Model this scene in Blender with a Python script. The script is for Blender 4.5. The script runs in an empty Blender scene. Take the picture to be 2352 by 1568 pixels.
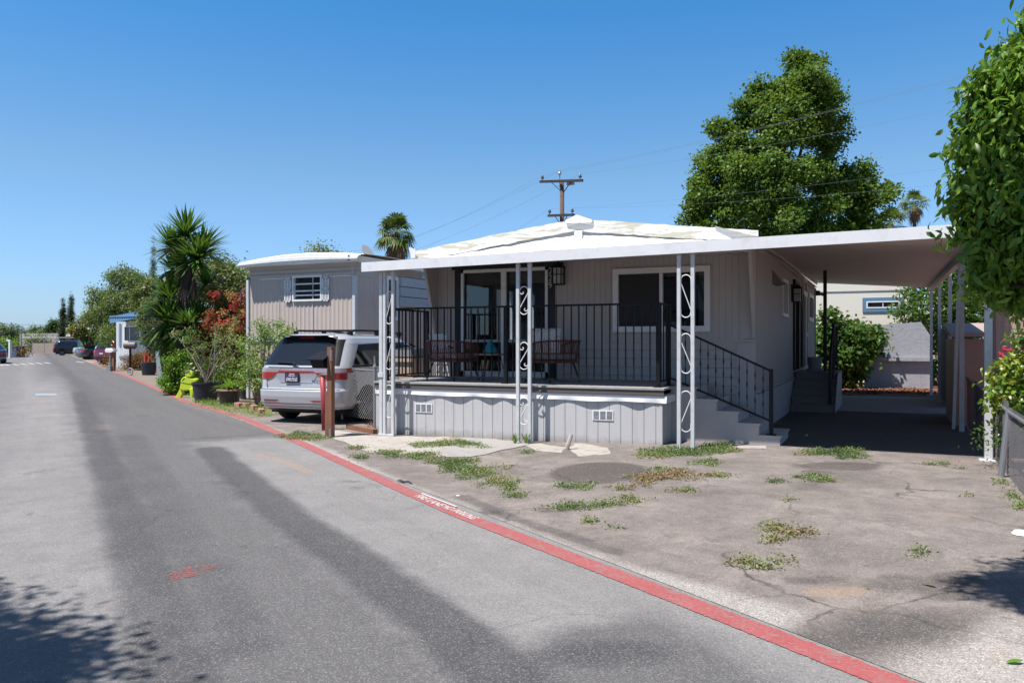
import bpy, math, random
import numpy as np
from mathutils import Vector, Matrix
random.seed(7); RNG = np.random.default_rng(7)
SC = bpy.context.scene
COL = SC.collection
# ------------------------------------------------------------------ camera
TH = math.radians(25.1); CT, ST = math.cos(TH), math.sin(TH)
EYE = 1.58; FPX = 1829.0; CU, CV = 1176.0, 784.0
cd = bpy.data.cameras.new('camera'); cam = bpy.data.objects.new('camera', cd); COL.objects.link(cam)
cam.location = (0, 0, EYE); cam.rotation_euler = (math.radians(90), 0, TH)
cd.sensor_width = 36; cd.lens = FPX / 2352 * 36; cd.clip_end = 2000; cd.clip_start = 0.05
SC.camera = cam
# ------------------------------------------------------------------ light
ELEV = math.radians(66); SUNROT = math.radians(212.7)
w = bpy.data.worlds.new('World'); SC.world = w; w.use_nodes = True
nt = w.node_tree; bg = nt.nodes['Background']; sky = nt.nodes.new('ShaderNodeTexSky')
sky.sky_type = 'NISHITA'; sky.sun_disc = False; sky.sun_elevation = ELEV; sky.sun_rotation = SUNROT
sky.air_density = 1.35; sky.dust_density = 0.35; sky.ozone_density = 2.6; sky.altitude = 0
# sky tinted by height: bluer low down, unseen zenith dimmed to weaken fill light
_tc = nt.nodes.new('ShaderNodeTexCoord'); _sx = nt.nodes.new('ShaderNodeSeparateXYZ'); nt.links.new(_tc.outputs['Generated'], _sx.inputs[0])
_rp = nt.nodes.new('ShaderNodeValToRGB'); nt.links.new(_sx.outputs[2], _rp.inputs[0]); _el = _rp.color_ramp.elements
while len(_el) < 6: _el.new(0.5)
for _e, (_p, _c) in zip(_el, [(0.0, (.26, .40, .78)), (0.05, (.26, .385, .66)), (0.20, (.27, .375, .49)), (0.38, (.135, .36, .53)), (0.65, (.24, .28, .32)), (1.0, (.30, .30, .30))]): _e.position = _p; _e.color = _c + (1,)
_mx = nt.nodes.new('ShaderNodeMix'); _mx.data_type = 'RGBA'; _mx.blend_type = 'MULTIPLY'; _mx.inputs[0].default_value = 1
nt.links.new(sky.outputs[0], _mx.inputs[6]); nt.links.new(_rp.outputs[0], _mx.inputs[7])
_sc = nt.nodes.new('ShaderNodeVectorMath'); _sc.operation = 'SCALE'; _sc.inputs['Scale'].default_value = 2.0; nt.links.new(_mx.outputs[2], _sc.inputs[0])
nt.links.new(_sc.outputs[0], bg.inputs[0]); bg.inputs[1].default_value = 0.084
sl = bpy.data.lights.new('sun', 'SUN'); sun = bpy.data.objects.new('sun', sl); COL.objects.link(sun)
sl.energy = 5.0; sl.angle = math.radians(0.53); sl.color = (1, 0.95, 0.89)
SUND = Vector((0.54 * math.cos(ELEV), 0.842 * math.cos(ELEV), -math.sin(ELEV)))
sun.rotation_euler = SUND.to_track_quat('-Z', 'Y').to_euler(); sun.location = (-5, -8, 20)
SC.view_settings.view_transform = 'Standard'; SC.view_settings.look = 'None'
SC.view_settings.exposure = 0.78; SC.view_settings.gamma = 1
SC.cycles.max_bounces = 7; SC.cycles.transparent_max_bounces = 24; SC.cycles.diffuse_bounces = 3
SC.cycles.sample_clamp_indirect = 6

# ------------------------------------------------------------------ measuring helpers
def ray(u, v):
    a = (u - CU) / FPX
    return Vector((a * CT - ST, a * ST + CT, (CV - v) / FPX))
def at_t(u, v, t):
    r = ray(u, v); return Vector((r.x * t, r.y * t, EYE + r.z * t))
def G(u, v, z=0.0):
    return at_t(u, v, (EYE - z) / ((v - CV) / FPX))
def PY(u, v, Y):
    r = ray(u, v); return at_t(u, v, Y / r.y)
def PX(u, v, X):
    r = ray(u, v); return at_t(u, v, X / r.x)
R0 = Vector((0.05, 4.1)); RD = Vector((-0.830, 0.5577)); RN = Vector((0.5577, 0.830))   # road edge line, direction, side
def sd(x, y):
    p = Vector((x, y)) - R0; return p.dot(RD), p.dot(RN)
def RP(s, d, z=0.0):
    p = R0 + RD * s + RN * d; return Vector((p.x, p.y, z))
def sstep(a, b, x):
    t = np.clip((x - a) / (b - a), 0, 1); return t * t * (3 - 2 * t)
def gz(x, y):
    d = (x - R0.x) * RN.x + (y - R0.y) * RN.y
    return 0.075 * sstep(-6.5, -2.0, x) * sstep(0.2, 3.0, d)

# ------------------------------------------------------------------ objects
def link(o, parent=None):
    COL.objects.link(o)
    if parent is not None: o.parent = parent
    return o
def tag(o, label=None, cat=None, group=None, kind=None):
    if label: o['label'] = label
    if cat: o['category'] = cat
    if group: o['group'] = group
    if kind: o['kind'] = kind
    return o
def thing(name, label, cat, loc=(0, 0, 0), rz=0.0, group=None):
    o = bpy.data.objects.new(name, None); o.empty_display_size = 0.2
    o.location = loc; o.rotation_euler = (0, 0, rz); link(o)
    return tag(o, label, cat, group)
def copy_tree(o, parent=None):
    c = o.copy(); COL.objects.link(c); c.parent = parent
    for ch in [x for x in COL.objects if x.parent == o]: copy_tree(ch, c)
    return c
def world_off(parent):
    M = Matrix.Identity(4); p = parent
    while p is not None:
        M = (Matrix.Translation(p.location) @ p.rotation_euler.to_matrix().to_4x4()) @ M; p = p.parent
    return M

class MB:
    """collects faces; build() links them as ONE mesh object (verts in world space unless local=True)"""
    def __init__(s): s.v = []; s.f = []; s.m = []; s.cm = 0
    def add(s, vs, fs):
        b = len(s.v); s.v.extend([tuple(p) for p in vs]); s.f.extend([[b + i for i in f] for f in fs]); s.m.extend([s.cm] * len(fs))
    def box(s, x0, x1, y0, y1, z0, z1):
        if x0 > x1: x0, x1 = x1, x0
        if y0 > y1: y0, y1 = y1, y0
        if z0 > z1: z0, z1 = z1, z0
        s.add([(x0, y0, z0), (x1, y0, z0), (x1, y1, z0), (x0, y1, z0), (x0, y0, z1), (x1, y0, z1), (x1, y1, z1), (x0, y1, z1)],
              [[0, 3, 2, 1], [4, 5, 6, 7], [0, 1, 5, 4], [1, 2, 6, 5], [2, 3, 7, 6], [3, 0, 4, 7]]); return s
    def bar(s, p, q, a, b=None, up=(0, 0, 1)):
        b = b or a; p = Vector(p); q = Vector(q); d = (q - p).normalized(); up = Vector(up)
        if abs(d.dot(up)) > 0.99: up = Vector((0, 1, 0))
        x = d.cross(up).normalized() * a / 2; y = x.normalized().cross(d).normalized() * b / 2
        vs = [c + sx * x + sy * y for c in (p, q) for sx, sy in ((-1, -1), (1, -1), (1, 1), (-1, 1))]
        s.add(vs, [[3, 2, 1, 0], [4, 5, 6, 7], [0, 1, 5, 4], [1, 2, 6, 5], [2, 3, 7, 6], [3, 0, 4, 7]]); return s
    def quad(s, a, b, c, d): s.add([a, b, c, d], [[0, 1, 2, 3]]); return s
    def poly(s, pts): s.add(pts, [list(range(len(pts)))]); return s
    def tube(s, pts, r, n=6, cap=True):
        pts = [Vector(p) for p in pts]; rs = r if isinstance(r, (list, tuple)) else [r] * len(pts)
        ups = None; rings = []
        for i, p in enumerate(pts):
            d = (pts[min(i + 1, len(pts) - 1)] - pts[max(i - 1, 0)])
            if d.length < 1e-9: d = Vector((0, 0, 1))
            d.normalize()
            if ups is None: ups = d.orthogonal().normalized()
            ups = (ups - d * ups.dot(d))
            if ups.length < 1e-6: ups = d.orthogonal()
            ups.normalize(); side = d.cross(ups)
            rings.append([p + (ups * math.cos(2 * math.pi * k / n) + side * math.sin(2 * math.pi * k / n)) * rs[i] for k in range(n)])
        vs = [v for rg in rings for v in rg]; fs = []
        for i in range(len(pts) - 1):
            for k in range(n):
                fs.append([i * n + k, i * n + (k + 1) % n, (i + 1) * n + (k + 1) % n, (i + 1) * n + k])
        if cap: fs.append(list(range(n))[::-1]); fs.append([(len(pts) - 1) * n + k for k in range(n)])
        s.add(vs, fs); return s
    def lathe(s, c, prof, n=16, sx=1, sy=1):
        vs = []; fs = []
        for r, z in prof:
            for k in range(n):
                a = 2 * math.pi * k / n; vs.append((c[0] + r * math.cos(a) * sx, c[1] + r * math.sin(a) * sy, c[2] + z))
        for i in range(len(prof) - 1):
            for k in range(n): fs.append([i * n + k, i * n + (k + 1) % n, (i + 1) * n + (k + 1) % n, (i + 1) * n + k])
        fs.append(list(range(n))[::-1]); fs.append([(len(prof) - 1) * n + k for k in range(n)])
        s.add(vs, fs); return s
    def prism(s, pts, off):
        """polygon pts (3D, planar) extruded by vector off"""
        n = len(pts); off = Vector(off); a = [Vector(p) for p in pts]; b = [p + off for p in a]
        s.add(a + b, [list(range(n))[::-1], [n + i for i in range(n)]] + [[i, (i + 1) % n, n + (i + 1) % n, n + i] for i in range(n)]); return s
    def grid(s, rows):
        nr = len(rows); nc = len(rows[0]); s.add([p for r in rows for p in r],
              [[i * nc + j, i * nc + j + 1, (i + 1) * nc + j + 1, (i + 1) * nc + j] for i in range(nr - 1) for j in range(nc - 1)]); return s
    def build(s, name, mat, parent=None, smooth=False, local=False, bevel=0, kind=None, label=None, recalc=True):
        me = bpy.data.meshes.new(name); me.from_pydata(s.v, [], s.f); me.update()
        o = bpy.data.objects.new(name, me)
        for m in (mat if isinstance(mat, (list, tuple)) else [mat]): me.materials.append(m)
        if isinstance(mat, (list, tuple)): me.polygons.foreach_set('material_index', s.m)
        if recalc:
            import bmesh
            bm = bmesh.new(); bm.from_mesh(me); bmesh.ops.recalc_face_normals(bm, faces=bm.faces); bm.to_mesh(me); bm.free()
        if smooth: me.polygons.foreach_set('use_smooth', [True] * len(me.polygons))
        link(o, parent)
        if parent is not None and not local: me.transform(world_off(parent).inverted())
        if parent is None and not local:
            co = np.array([v.co[:] for v in me.vertices]); c = [(co[:, 0].min() + co[:, 0].max()) / 2, (co[:, 1].min() + co[:, 1].max()) / 2, co[:, 2].min()]
            me.transform(Matrix.Translation(Vector(c)).inverted()); o.location = c
        if bevel:
            b = o.modifiers.new('bevel', 'BEVEL'); b.width = bevel; b.segments = 2; b.limit_method = 'ANGLE'; b.angle_limit = math.radians(40)
        if kind: o['kind'] = kind
        if label: o['label'] = label
        return o

# ------------------------------------------------------------------ materials
def newmat(name):
    m = bpy.data.materials.new(name); m.use_nodes = True; nt = m.node_tree
    return m, nt, nt.nodes['Principled BSDF']
def N(nt, t, **k):
    n = nt.nodes.new(t)
    for a, b in k.items():
        if a.startswith('i_'): n.inputs[int(a[2:])].default_value = b
        else: setattr(n, a, b)
    return n
def ramp(nt, fac, stops):
    r = nt.nodes.new('ShaderNodeValToRGB'); nt.links.new(fac, r.inputs[0]); el = r.color_ramp.elements
    while len(el) < len(stops): el.new(0.5)
    for e, (p, c) in zip(el, stops): e.position = p; e.color = tuple(c) + ((1,) if len(c) == 3 else ())
    return r.outputs[0]
def mixc(nt, f, a, b, mode='MIX'):
    m = nt.nodes.new('ShaderNodeMix'); m.data_type = 'RGBA'; m.blend_type = mode; m.clamp_factor = True
    for sock, val in ((m.inputs[0], f), (m.inputs[6], a), (m.inputs[7], b)):
        if hasattr(val, 'is_output'): nt.links.new(val, sock)
        else: sock.default_value = val if isinstance(val, (int, float)) else tuple(val) + ((1,) if len(val) == 3 else ())
    return m.outputs[2]
def mth(nt, op, a, b=0.0, c=0.0):
    m = nt.nodes.new('ShaderNodeMath'); m.operation = op
    for i, val in enumerate((a, b, c)):
        if hasattr(val, 'is_output'): nt.links.new(val, m.inputs[i])
        else: m.inputs[i].default_value = val
    return m.outputs[0]
def noise(nt, scale, detail=4, rough=0.55, vec=None, dist=0.0, stretch=None):
    if vec is None: vec = pos(nt)
    if stretch:
        mp = N(nt, 'ShaderNodeMapping'); mp.inputs['Scale'].default_value = stretch; nt.links.new(vec, mp.inputs[0]); vec = mp.outputs[0]
    n = N(nt, 'ShaderNodeTexNoise'); n.inputs['Scale'].default_value = scale; n.inputs['Detail'].default_value = detail
    n.inputs['Roughness'].default_value = rough; n.inputs['Distortion'].default_value = dist; nt.links.new(vec, n.inputs['Vector'])
    return n.outputs[0]
def pos(nt):
    for n in nt.nodes:
        if n.bl_idname == 'ShaderNodeTexCoord': return n.outputs['Object']
    return N(nt, 'ShaderNodeTexCoord').outputs['Object']
def sc(c, k): return tuple(min(1, x * k) for x in c[:3])
def solid(name, c, rough=0.6, metal=0.0, var=0.12, vscale=3.0, bump=0.0, bscale=60, grime=0.0, coat=0.0, spec=0.4, k=0.78):
    c = sc(c, k)
    m, nt, b = newmat(name)
    col = mixc(nt, noise(nt, vscale), sc(c, 1 - var), sc(c, 1 + var))
    col = mixc(nt, mth(nt, 'MULTIPLY', noise(nt, vscale * 9), 0.5), col, sc(c, 1 - var * .8))
    if grime:
        g = ramp(nt, noise(nt, vscale * 2.3, 6, 0.7), [(0.50, (0, 0, 0)), (0.72, (1, 1, 1))])
        col = mixc(nt, mth(nt, 'MULTIPLY', g, grime), col, (0.12, 0.10, 0.08))
    nt.links.new(col, b.inputs['Base Color']); b.inputs['Roughness'].default_value = rough; b.inputs['Metallic'].default_value = metal
    b.inputs['Coat Weight'].default_value = coat; b.inputs['Specular IOR Level'].default_value = spec
    if bump:
        bp = N(nt, 'ShaderNodeBump'); bp.inputs['Strength'].default_value = bump; bp.inputs['Distance'].default_value = 0.01
        nt.links.new(noise(nt, bscale, 3), bp.inputs['Height']); nt.links.new(bp.outputs[0], b.inputs['Normal'])
    return m
def leafmat(name, cols, trans=0.3, rough=0.5, spec=0.25, patch=0.6, pscale=0.8, patchcols=None):
    """per-leaf colour; clumps of slightly different leaf colour"""
    m, nt, b = newmat(name); g = N(nt, 'ShaderNodeNewGeometry')
    cols = [sc(c, .82) for c in cols]; n = len(cols); stops = [(i / max(1, n - 1), c) for i, c in enumerate(cols)]
    fac = mth(nt, 'ADD', mth(nt, 'MULTIPLY', g.outputs['Random Per Island'], 1 - patch), mth(nt, 'MULTIPLY', ramp(nt, noise(nt, pscale, 3), [(0.3, (0, 0, 0)), (0.7, (1, 1, 1))]), patch))
    col = ramp(nt, fac, stops)
    if patchcols:
        pf = ramp(nt, noise(nt, patchcols[2], 2), [(patchcols[1], (0, 0, 0)), (patchcols[1] + 0.06, (1, 1, 1))])
        col = mixc(nt, mth(nt, 'MULTIPLY', pf, 0.9), col, patchcols[0])
    nt.links.new(col, b.inputs['Base Color']); b.inputs['Roughness'].default_value = rough; b.inputs['Specular IOR Level'].default_value = spec
    tr = N(nt, 'ShaderNodeBsdfTranslucent'); nt.links.new(mixc(nt, 0.35, col, (0.5, 0.7, 0.08), 'MIX'), tr.inputs[0])
    mx = N(nt, 'ShaderNodeMixShader'); mx.inputs[0].default_value = trans
    nt.links.new(b.outputs[0], mx.inputs[1]); nt.links.new(tr.outputs[0], mx.inputs[2]); nt.links.new(mx.outputs[0], nt.nodes['Material Output'].inputs[0])
    return m
def glassmat(name, tint=(0.6, 0.66, 0.68), refl=1.0):
    m, nt, b = newmat(name); nt.nodes.remove(b)
    t = N(nt, 'ShaderNodeBsdfTransparent'); t.inputs[0].default_value = tint + (1,)
    gl = N(nt, 'ShaderNodeBsdfGlossy'); gl.inputs['Roughness'].default_value = 0.01; gl.inputs[0].default_value = (1, 1, 1, 1)
    f = N(nt, 'ShaderNodeFresnel'); f.inputs[0].default_value = 1.55
    mx = N(nt, 'ShaderNodeMixShader'); nt.links.new(mth(nt, 'MULTIPLY', f.outputs[0], 1.1 * refl), mx.inputs[0])
    nt.links.new(t.outputs[0], mx.inputs[1]); nt.links.new(gl.outputs[0], mx.inputs[2]); nt.links.new(mx.outputs[0], nt.nodes['Material Output'].inputs[0])
    return m
WHITE = solid('white_paint', (0.78, 0.79, 0.81), 0.45, var=0.07, grime=0.16, k=.86)
WHITE2 = solid('white_roof', (0.80, 0.80, 0.79), 0.6, var=0.08, grime=0.18, bump=0.3, bscale=12, k=.86)
POSTW = solid('post_paint', (0.66, 0.68, 0.70), 0.4, var=0.07, grime=0.25, vscale=4)
GREYP = solid('grey_paint', (0.52, 0.485, 0.47), 0.65, var=0.04, bump=0.15, bscale=90)
GREYSIDE = solid('grey_side', (0.45, 0.42, 0.405), 0.6, var=0.04)
BLACKM = solid('black_metal', (0.010, 0.010, 0.012), 0.45, var=0.2, spec=.25)
BLACKP = solid('black_paint', (0.02, 0.021, 0.028), 0.5, var=0.2)
DARK = solid('dark_void', (0.02, 0.02, 0.02), 0.8)
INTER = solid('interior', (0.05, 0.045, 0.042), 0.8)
GLASS = glassmat('window_glass')
DGLASS = solid('dark_glass', (0.012, 0.016, 0.022), 0.05, var=0.1, spec=0.8)
CHROME = solid('chrome', (0.7, 0.7, 0.72), 0.18, metal=1.0, var=0.05)
GALV = solid('galvanised', (0.42, 0.44, 0.46), 0.45, metal=0.7, var=0.15, vscale=8)
RUBBER = solid('rubber', (0.02, 0.02, 0.02), 0.8)
BARK = solid('bark', (0.09, 0.065, 0.05), 0.9, var=0.35, vscale=5, bump=0.8, bscale=25)
WOOD = solid('weathered_wood', (0.26, 0.12, 0.07), 0.8, var=0.35, vscale=6, bump=0.4, bscale=40)
BLACKPL = solid('black_plastic', (0.03, 0.033, 0.045), 0.5, var=0.2)
# ------------------------------------------------------------------ ground sheets
def polymask(X, Y, pts, soft):
    """signed distance to polygon -> soft mask"""
    P = np.array([(p[0], p[1]) for p in pts]); inside = np.zeros(X.shape, bool); dist = np.full(X.shape, 1e9)
    n = len(P)
    for i in range(n):
        a = P[i]; b = P[(i + 1) % n]; e = b - a
        t = np.clip(((X - a[0]) * e[0] + (Y - a[1]) * e[1]) / max(e @ e, 1e-9), 0, 1)
        dist = np.minimum(dist, np.hypot(X - a[0] - t * e[0], Y - a[1] - t * e[1]))
        c = ((a[1] > Y) != (b[1] > Y)) & (X < (b[0] - a[0]) * (Y - a[1]) / (b[1] - a[1] + 1e-12) + a[0]); inside ^= c
    return sstep(-soft, soft, np.where(inside, dist, -dist))
def linemask(X, Y, pts, wd):
    P = np.array([(p[0], p[1]) for p in pts]); out = np.zeros(X.shape)
    for i in range(len(P) - 1):
        a = P[i]; e = P[i + 1] - a; t = np.clip(((X - a[0]) * e[0] + (Y - a[1]) * e[1]) / (e @ e), 0, 1)
        out = np.maximum(out, 1 - sstep(wd * .3, wd, np.hypot(X - a[0] - t * e[0], Y - a[1] - t * e[1])))
    return out
def blob(X, Y, u, v, ru, rv, z=0.0):
    c = G(u, v, z); e1 = G(u + ru, v, z) - c; e2 = G(u, v + rv, z) - c
    det = e1.x * e2.y - e1.y * e2.x; dx = X - c.x; dy = Y - c.y
    a = (dx * e2.y - dy * e2.x) / det; b = (e1.x * dy - e1.y * dx) / det
    return 1 - sstep(0.45, 1.25, np.sqrt(a * a + b * b))
def gridsheet(name, P, masks, mat, kind='structure'):
    """P: (n,m,3) array; masks dict name->(n,m)"""
    n, m, _ = P.shape; idx = np.arange(n * m).reshape(n, m)
    F = np.stack([idx[:-1, :-1], idx[:-1, 1:], idx[1:, 1:], idx[1:, :-1]], -1).reshape(-1, 4)
    me = bpy.data.meshes.new(name); me.vertices.add(n * m); me.vertices.foreach_set('co', P.reshape(-1).astype(np.float32))
    me.loops.add(F.size); me.loops.foreach_set('vertex_index', F.reshape(-1).astype(np.int32))
    me.polygons.add(len(F)); me.polygons.foreach_set('loop_start', np.arange(0, F.size, 4, dtype=np.int32))
    me.update(calc_edges=True); me.validate()
    for k, val in masks.items():
        at = me.attributes.new(k, 'FLOAT', 'POINT'); at.data.foreach_set('value', val.reshape(-1).astype(np.float32))
    me.polygons.foreach_set('use_smooth', [True] * len(me.polygons)); me.materials.append(mat)
    if me.polygons[0].normal.z < 0: me.flip_normals()
    o = bpy.data.objects.new(name, me); link(o); o['kind'] = kind; return o
def asphalt(name, light, mid, dark, stain_shade_c=(0.05, 0.045, 0.04), crack=0.0, warm=None, roady=True, gravel=0.0, lo=.86, hi=1.12, mott=.25):
    light, mid, dark, stain_shade_c = [sc(c_, .78) for c_ in (light, mid, dark, stain_shade_c)]
    m, nt, b = newmat(name); p = pos(nt)
    def at(k): return N(nt, 'ShaderNodeAttribute', attribute_name=k).outputs['Fac']
    base = mixc(nt, ramp(nt, noise(nt, 0.9, 7, 0.7), [(.3, (0, 0, 0)), (.7, (1, 1, 1))]), sc(light, lo), sc(light, hi))
    base = mixc(nt, mth(nt, 'MULTIPLY', ramp(nt, noise(nt, 3.3, 7, .75, None, .8), [(.45, (0, 0, 0)), (.62, (1, 1, 1))]), mott), base, sc(light, .62))
    n1 = noise(nt, 2.2, 6, 0.7)
    # worn / sealed bands
    mp = N(nt, 'ShaderNodeMapping'); mp.inputs['Rotation'].default_value = (0, 0, math.radians(33.9)); nt.links.new(p, mp.inputs[0])
    streak = noise(nt, 1.0, 7, 0.68, mp.outputs[0], 0.5, (0.16, 2.2, 1))
    band = mth(nt, 'ADD', at('band'), mth(nt, 'MULTIPLY', mth(nt, 'SUBTRACT', n1, 0.5), 1.2))
    band = ramp(nt, band, [(0.12, (0, 0, 0)), (0.88, (1, 1, 1))])
    base = mixc(nt, mth(nt, 'MULTIPLY', ramp(nt, streak, [(.48, (0, 0, 0)), (.68, (1, 1, 1))]), .35 if roady else 0.0), base, sc(light, .66))
    midc = mixc(nt, streak, sc(mid, 0.74), sc(mid, 1.34))
    col = mixc(nt, band, base, midc)
    tr = mth(nt, 'ADD', at('track'), mth(nt, 'MULTIPLY', mth(nt, 'SUBTRACT', noise(nt, 1.6, 5, 0.65), 0.5), 0.9))
    tr = ramp(nt, tr, [(0.25, (0, 0, 0)), (0.85, (1, 1, 1))])
    col = mixc(nt, mth(nt, 'MULTIPLY', tr, 0.8), col, dark)
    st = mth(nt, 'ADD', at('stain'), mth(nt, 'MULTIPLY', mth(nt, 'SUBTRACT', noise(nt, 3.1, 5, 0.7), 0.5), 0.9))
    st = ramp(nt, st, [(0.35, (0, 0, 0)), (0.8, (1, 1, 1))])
    col = mixc(nt, mth(nt, 'MULTIPLY', st, 0.78), col, stain_shade_c)
    if warm:
        wf = mth(nt, 'ADD', at('warm'), mth(nt, 'MULTIPLY', mth(nt, 'SUBTRACT', noise(nt, 4, 5, 0.7), 0.5), 0.8))
        col = mixc(nt, mth(nt, 'MULTIPLY', ramp(nt, wf, [(0.4, (0, 0, 0)), (0.8, (1, 1, 1))]), 0.6), col, warm)
    # oil drips: sparse round spots
    vd = N(nt, 'ShaderNodeTexVoronoi'); vd.inputs['Scale'].default_value = 2.3; nt.links.new(p, vd.inputs['Vector']); sd_ = N(nt, 'ShaderNodeSeparateColor'); nt.links.new(vd.outputs['Color'], sd_.inputs[0])
    dr_ = mth(nt, 'MULTIPLY', ramp(nt, vd.outputs['Distance'], [(.02, (1, 1, 1)), (.085, (0, 0, 0))]), ramp(nt, sd_.outputs[0], [(.55, (0, 0, 0)), (.7, (1, 1, 1))]))
    col = mixc(nt, mth(nt, 'MULTIPLY', dr_, .6), col, dark)
    # small dark scuffs
    sf = ramp(nt, noise(nt, 1.3, 8, 0.75, None, 0.6, (1.6, 0.7, 1)), [(0.60, (0, 0, 0)), (0.70, (1, 1, 1))])
    col = mixc(nt, mth(nt, 'MULTIPLY', sf, 0.30), col, dark)
    # aggregate speckle: light and dark stones
    vo = N(nt, 'ShaderNodeTexVoronoi'); vo.inputs['Scale'].default_value = 150; nt.links.new(p, vo.inputs['Vector'])
    sp = N(nt, 'ShaderNodeSeparateColor'); nt.links.new(vo.outputs['Color'], sp.inputs[0])
    lightst = ramp(nt, sp.outputs[0], [(0.72, (0, 0, 0)), (0.95, (1, 1, 1))]); darkst = ramp(nt, sp.outputs[1], [(0.70, (0, 0, 0)), (0.95, (1, 1, 1))])
    col = mixc(nt, mth(nt, 'MULTIPLY', lightst, mth(nt, 'ADD', .26, mth(nt, 'MULTIPLY', band, 0.0 if roady else .5))), col, mixc(nt, 0.6, col, (0.66, 0.63, 0.60)))
    col = mixc(nt, mth(nt, 'MULTIPLY', darkst, mth(nt, 'ADD', .5, mth(nt, 'MULTIPLY', band, 0.0 if roady else .35))), col, mixc(nt, 0.62, col, (0.02, 0.02, 0.02)))
    fine = noise(nt, 38, 4, 0.8)
    col = mixc(nt, mth(nt, 'MULTIPLY', ramp(nt, fine, [(0.45, (0, 0, 0)), (0.7, (1, 1, 1))]), 0.5), col, mixc(nt, 0.5, col, (0.03, 0.03, 0.03)))
    if crack:
        nz = N(nt, 'ShaderNodeTexNoise'); nz.inputs['Scale'].default_value = 1.4; nz.inputs['Detail'].default_value = 5; nt.links.new(p, nz.inputs['Vector'])
        ad = N(nt, 'ShaderNodeVectorMath', operation='ADD'); nt.links.new(p, ad.inputs[0])
        s2 = N(nt, 'ShaderNodeVectorMath', operation='SCALE'); s2.inputs['Scale'].default_value = 0.8; nt.links.new(nz.outputs['Color'], s2.inputs[0]); nt.links.new(s2.outputs[0], ad.inputs[1])
        v2 = N(nt, 'ShaderNodeTexVoronoi', feature='DISTANCE_TO_EDGE'); v2.inputs['Scale'].default_value = 0.55; nt.links.new(ad.outputs[0], v2.inputs['Vector'])
        cr = ramp(nt, v2.outputs['Distance'], [(0.0, (1, 1, 1)), (0.011 if not roady else .005, (0, 0, 0))])
        cr = mth(nt, 'MULTIPLY', cr, ramp(nt, noise(nt, 0.7, 3), [(0.42, (0, 0, 0)), (0.62, (1, 1, 1))]))
        col = mixc(nt, mth(nt, 'MULTIPLY', cr, crack), col, (0.03, 0.027, 0.022))
    nt.links.new(col, b.inputs['Base Color']); b.inputs['Roughness'].default_value = 0.88; b.inputs['Specular IOR Level'].default_value = 0.3
    bp = N(nt, 'ShaderNodeBump'); bp.inputs['Strength'].default_value = 0.55; bp.inputs['Distance'].default_value = 0.006
    nt.links.new(mth(nt, 'ADD', noise(nt, 110, 3, 0.6), mth(nt, 'MULTIPLY', noise(nt, 14, 3), 1.4)), bp.inputs['Height']); nt.links.new(bp.outputs[0], b.inputs['Normal'])
    return m
ROADM = asphalt('road_asphalt', (0.255, 0.246, 0.246), (0.118, 0.115, 0.118), (0.058, 0.058, 0.064), warm=(0.26, 0.19, 0.14), crack=.5)
LOTM = asphalt('lot_asphalt', (0.235, 0.202, 0.185), (0.37, 0.345, 0.32), (0.075, 0.069, 0.066), crack=0.95, warm=(0.27, 0.19, 0.13), stain_shade_c=(0.060, 0.050, 0.044), roady=False, lo=.60, hi=1.38, mott=.65)

def road_masks(X, Y):
    left = [(90, 800), (105, 822), (125, 845), (150, 885), (172, 950), (205, 1050), (240, 1150), (280, 1250), (325, 1350), (350, 1450), (365, 1568), (375, 1700)]
    right = [(1300, 1640), (1176, 1560), (1050, 1460), (950, 1380), (860, 1320), (760, 1250), (650, 1180), (550, 1090), (455, 1016), (690, 998), (450, 930), (330, 870), (250, 838), (190, 815), (150, 800)]
    band = polymask(X, Y, [G(*p) for p in left + right], 0.62)
    rd2 = polymask(X, Y, [G(*p) for p in [(1180, 1520), (1300, 1440), (1500, 1420), (1620, 1470), (1760, 1560), (1850, 1640), (1200, 1700)]], 0.3)
    track = linemask(X, Y, [G(*p) for p in [(480, 1030), (560, 1100), (680, 1200), (800, 1275), (900, 1350), (1010, 1430), (1130, 1530), (1200, 1600)]], 0.34)
    track = np.maximum(track, 0.85 * linemask(X, Y, [G(*p) for p in [(180, 900), (220, 1000), (258, 1100), (310, 1250), (370, 1400), (400, 1568)]], 0.34))
    track = np.maximum(track, 0.55 * linemask(X, Y, [G(*p) for p in [(300, 1000), (380, 1150), (430, 1280), (540, 1480)]], 0.4))
    track = np.maximum(track, 0.75 * blob(X, Y, 1400, 1500, 220, 45))
    track = np.maximum(track, 0.55 * linemask(X, Y, [G(*p) for p in [(430, 1008), (560, 1000), (700, 985)]], 0.16))
    s = (X - R0.x) * RD.x + (Y - R0.y) * RD.y; d = (X - R0.x) * RN.x + (Y - R0.y) * RN.y
    far = sstep(20, 45, s) * np.exp(-((d + 2.4) / 1.4) ** 2); lane = .50 * (1 - sstep(-4.4, -3.0, d)); band = np.maximum(np.maximum(np.maximum(band, rd2 * 1.25), far * .8), lane)
    track = np.maximum(track, 0.6 * sstep(14, 20, s) * np.exp(-((d + 2.0) / 0.5) ** 2))
    stain = .10 + 0.8 * blob(X, Y, 1340, 1180, 10, 8) + 0.6 * blob(X, Y, 560, 1255, 15, 6)
    for u, v, ru, rv, k in [(800, 1105, 40, 5, .6), (820, 1120, 26, 6, .6), (1010, 1250, 30, 8, .4), (70, 1180, 20, 6, .6), (640, 1115, 30, 6, .3), (330, 955, 30, 4, .5)]:
        stain = np.maximum(stain, k * blob(X, Y, u, v, ru, rv))
    warm = 0.9 * linemask(X, Y, [G(*p) for p in [(590, 1043), (650, 1060), (710, 1083)]], 0.15) + 0.5 * blob(X, Y, 240, 980, 50, 14)
    return dict(band=band, track=track, stain=stain, warm=warm)
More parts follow.
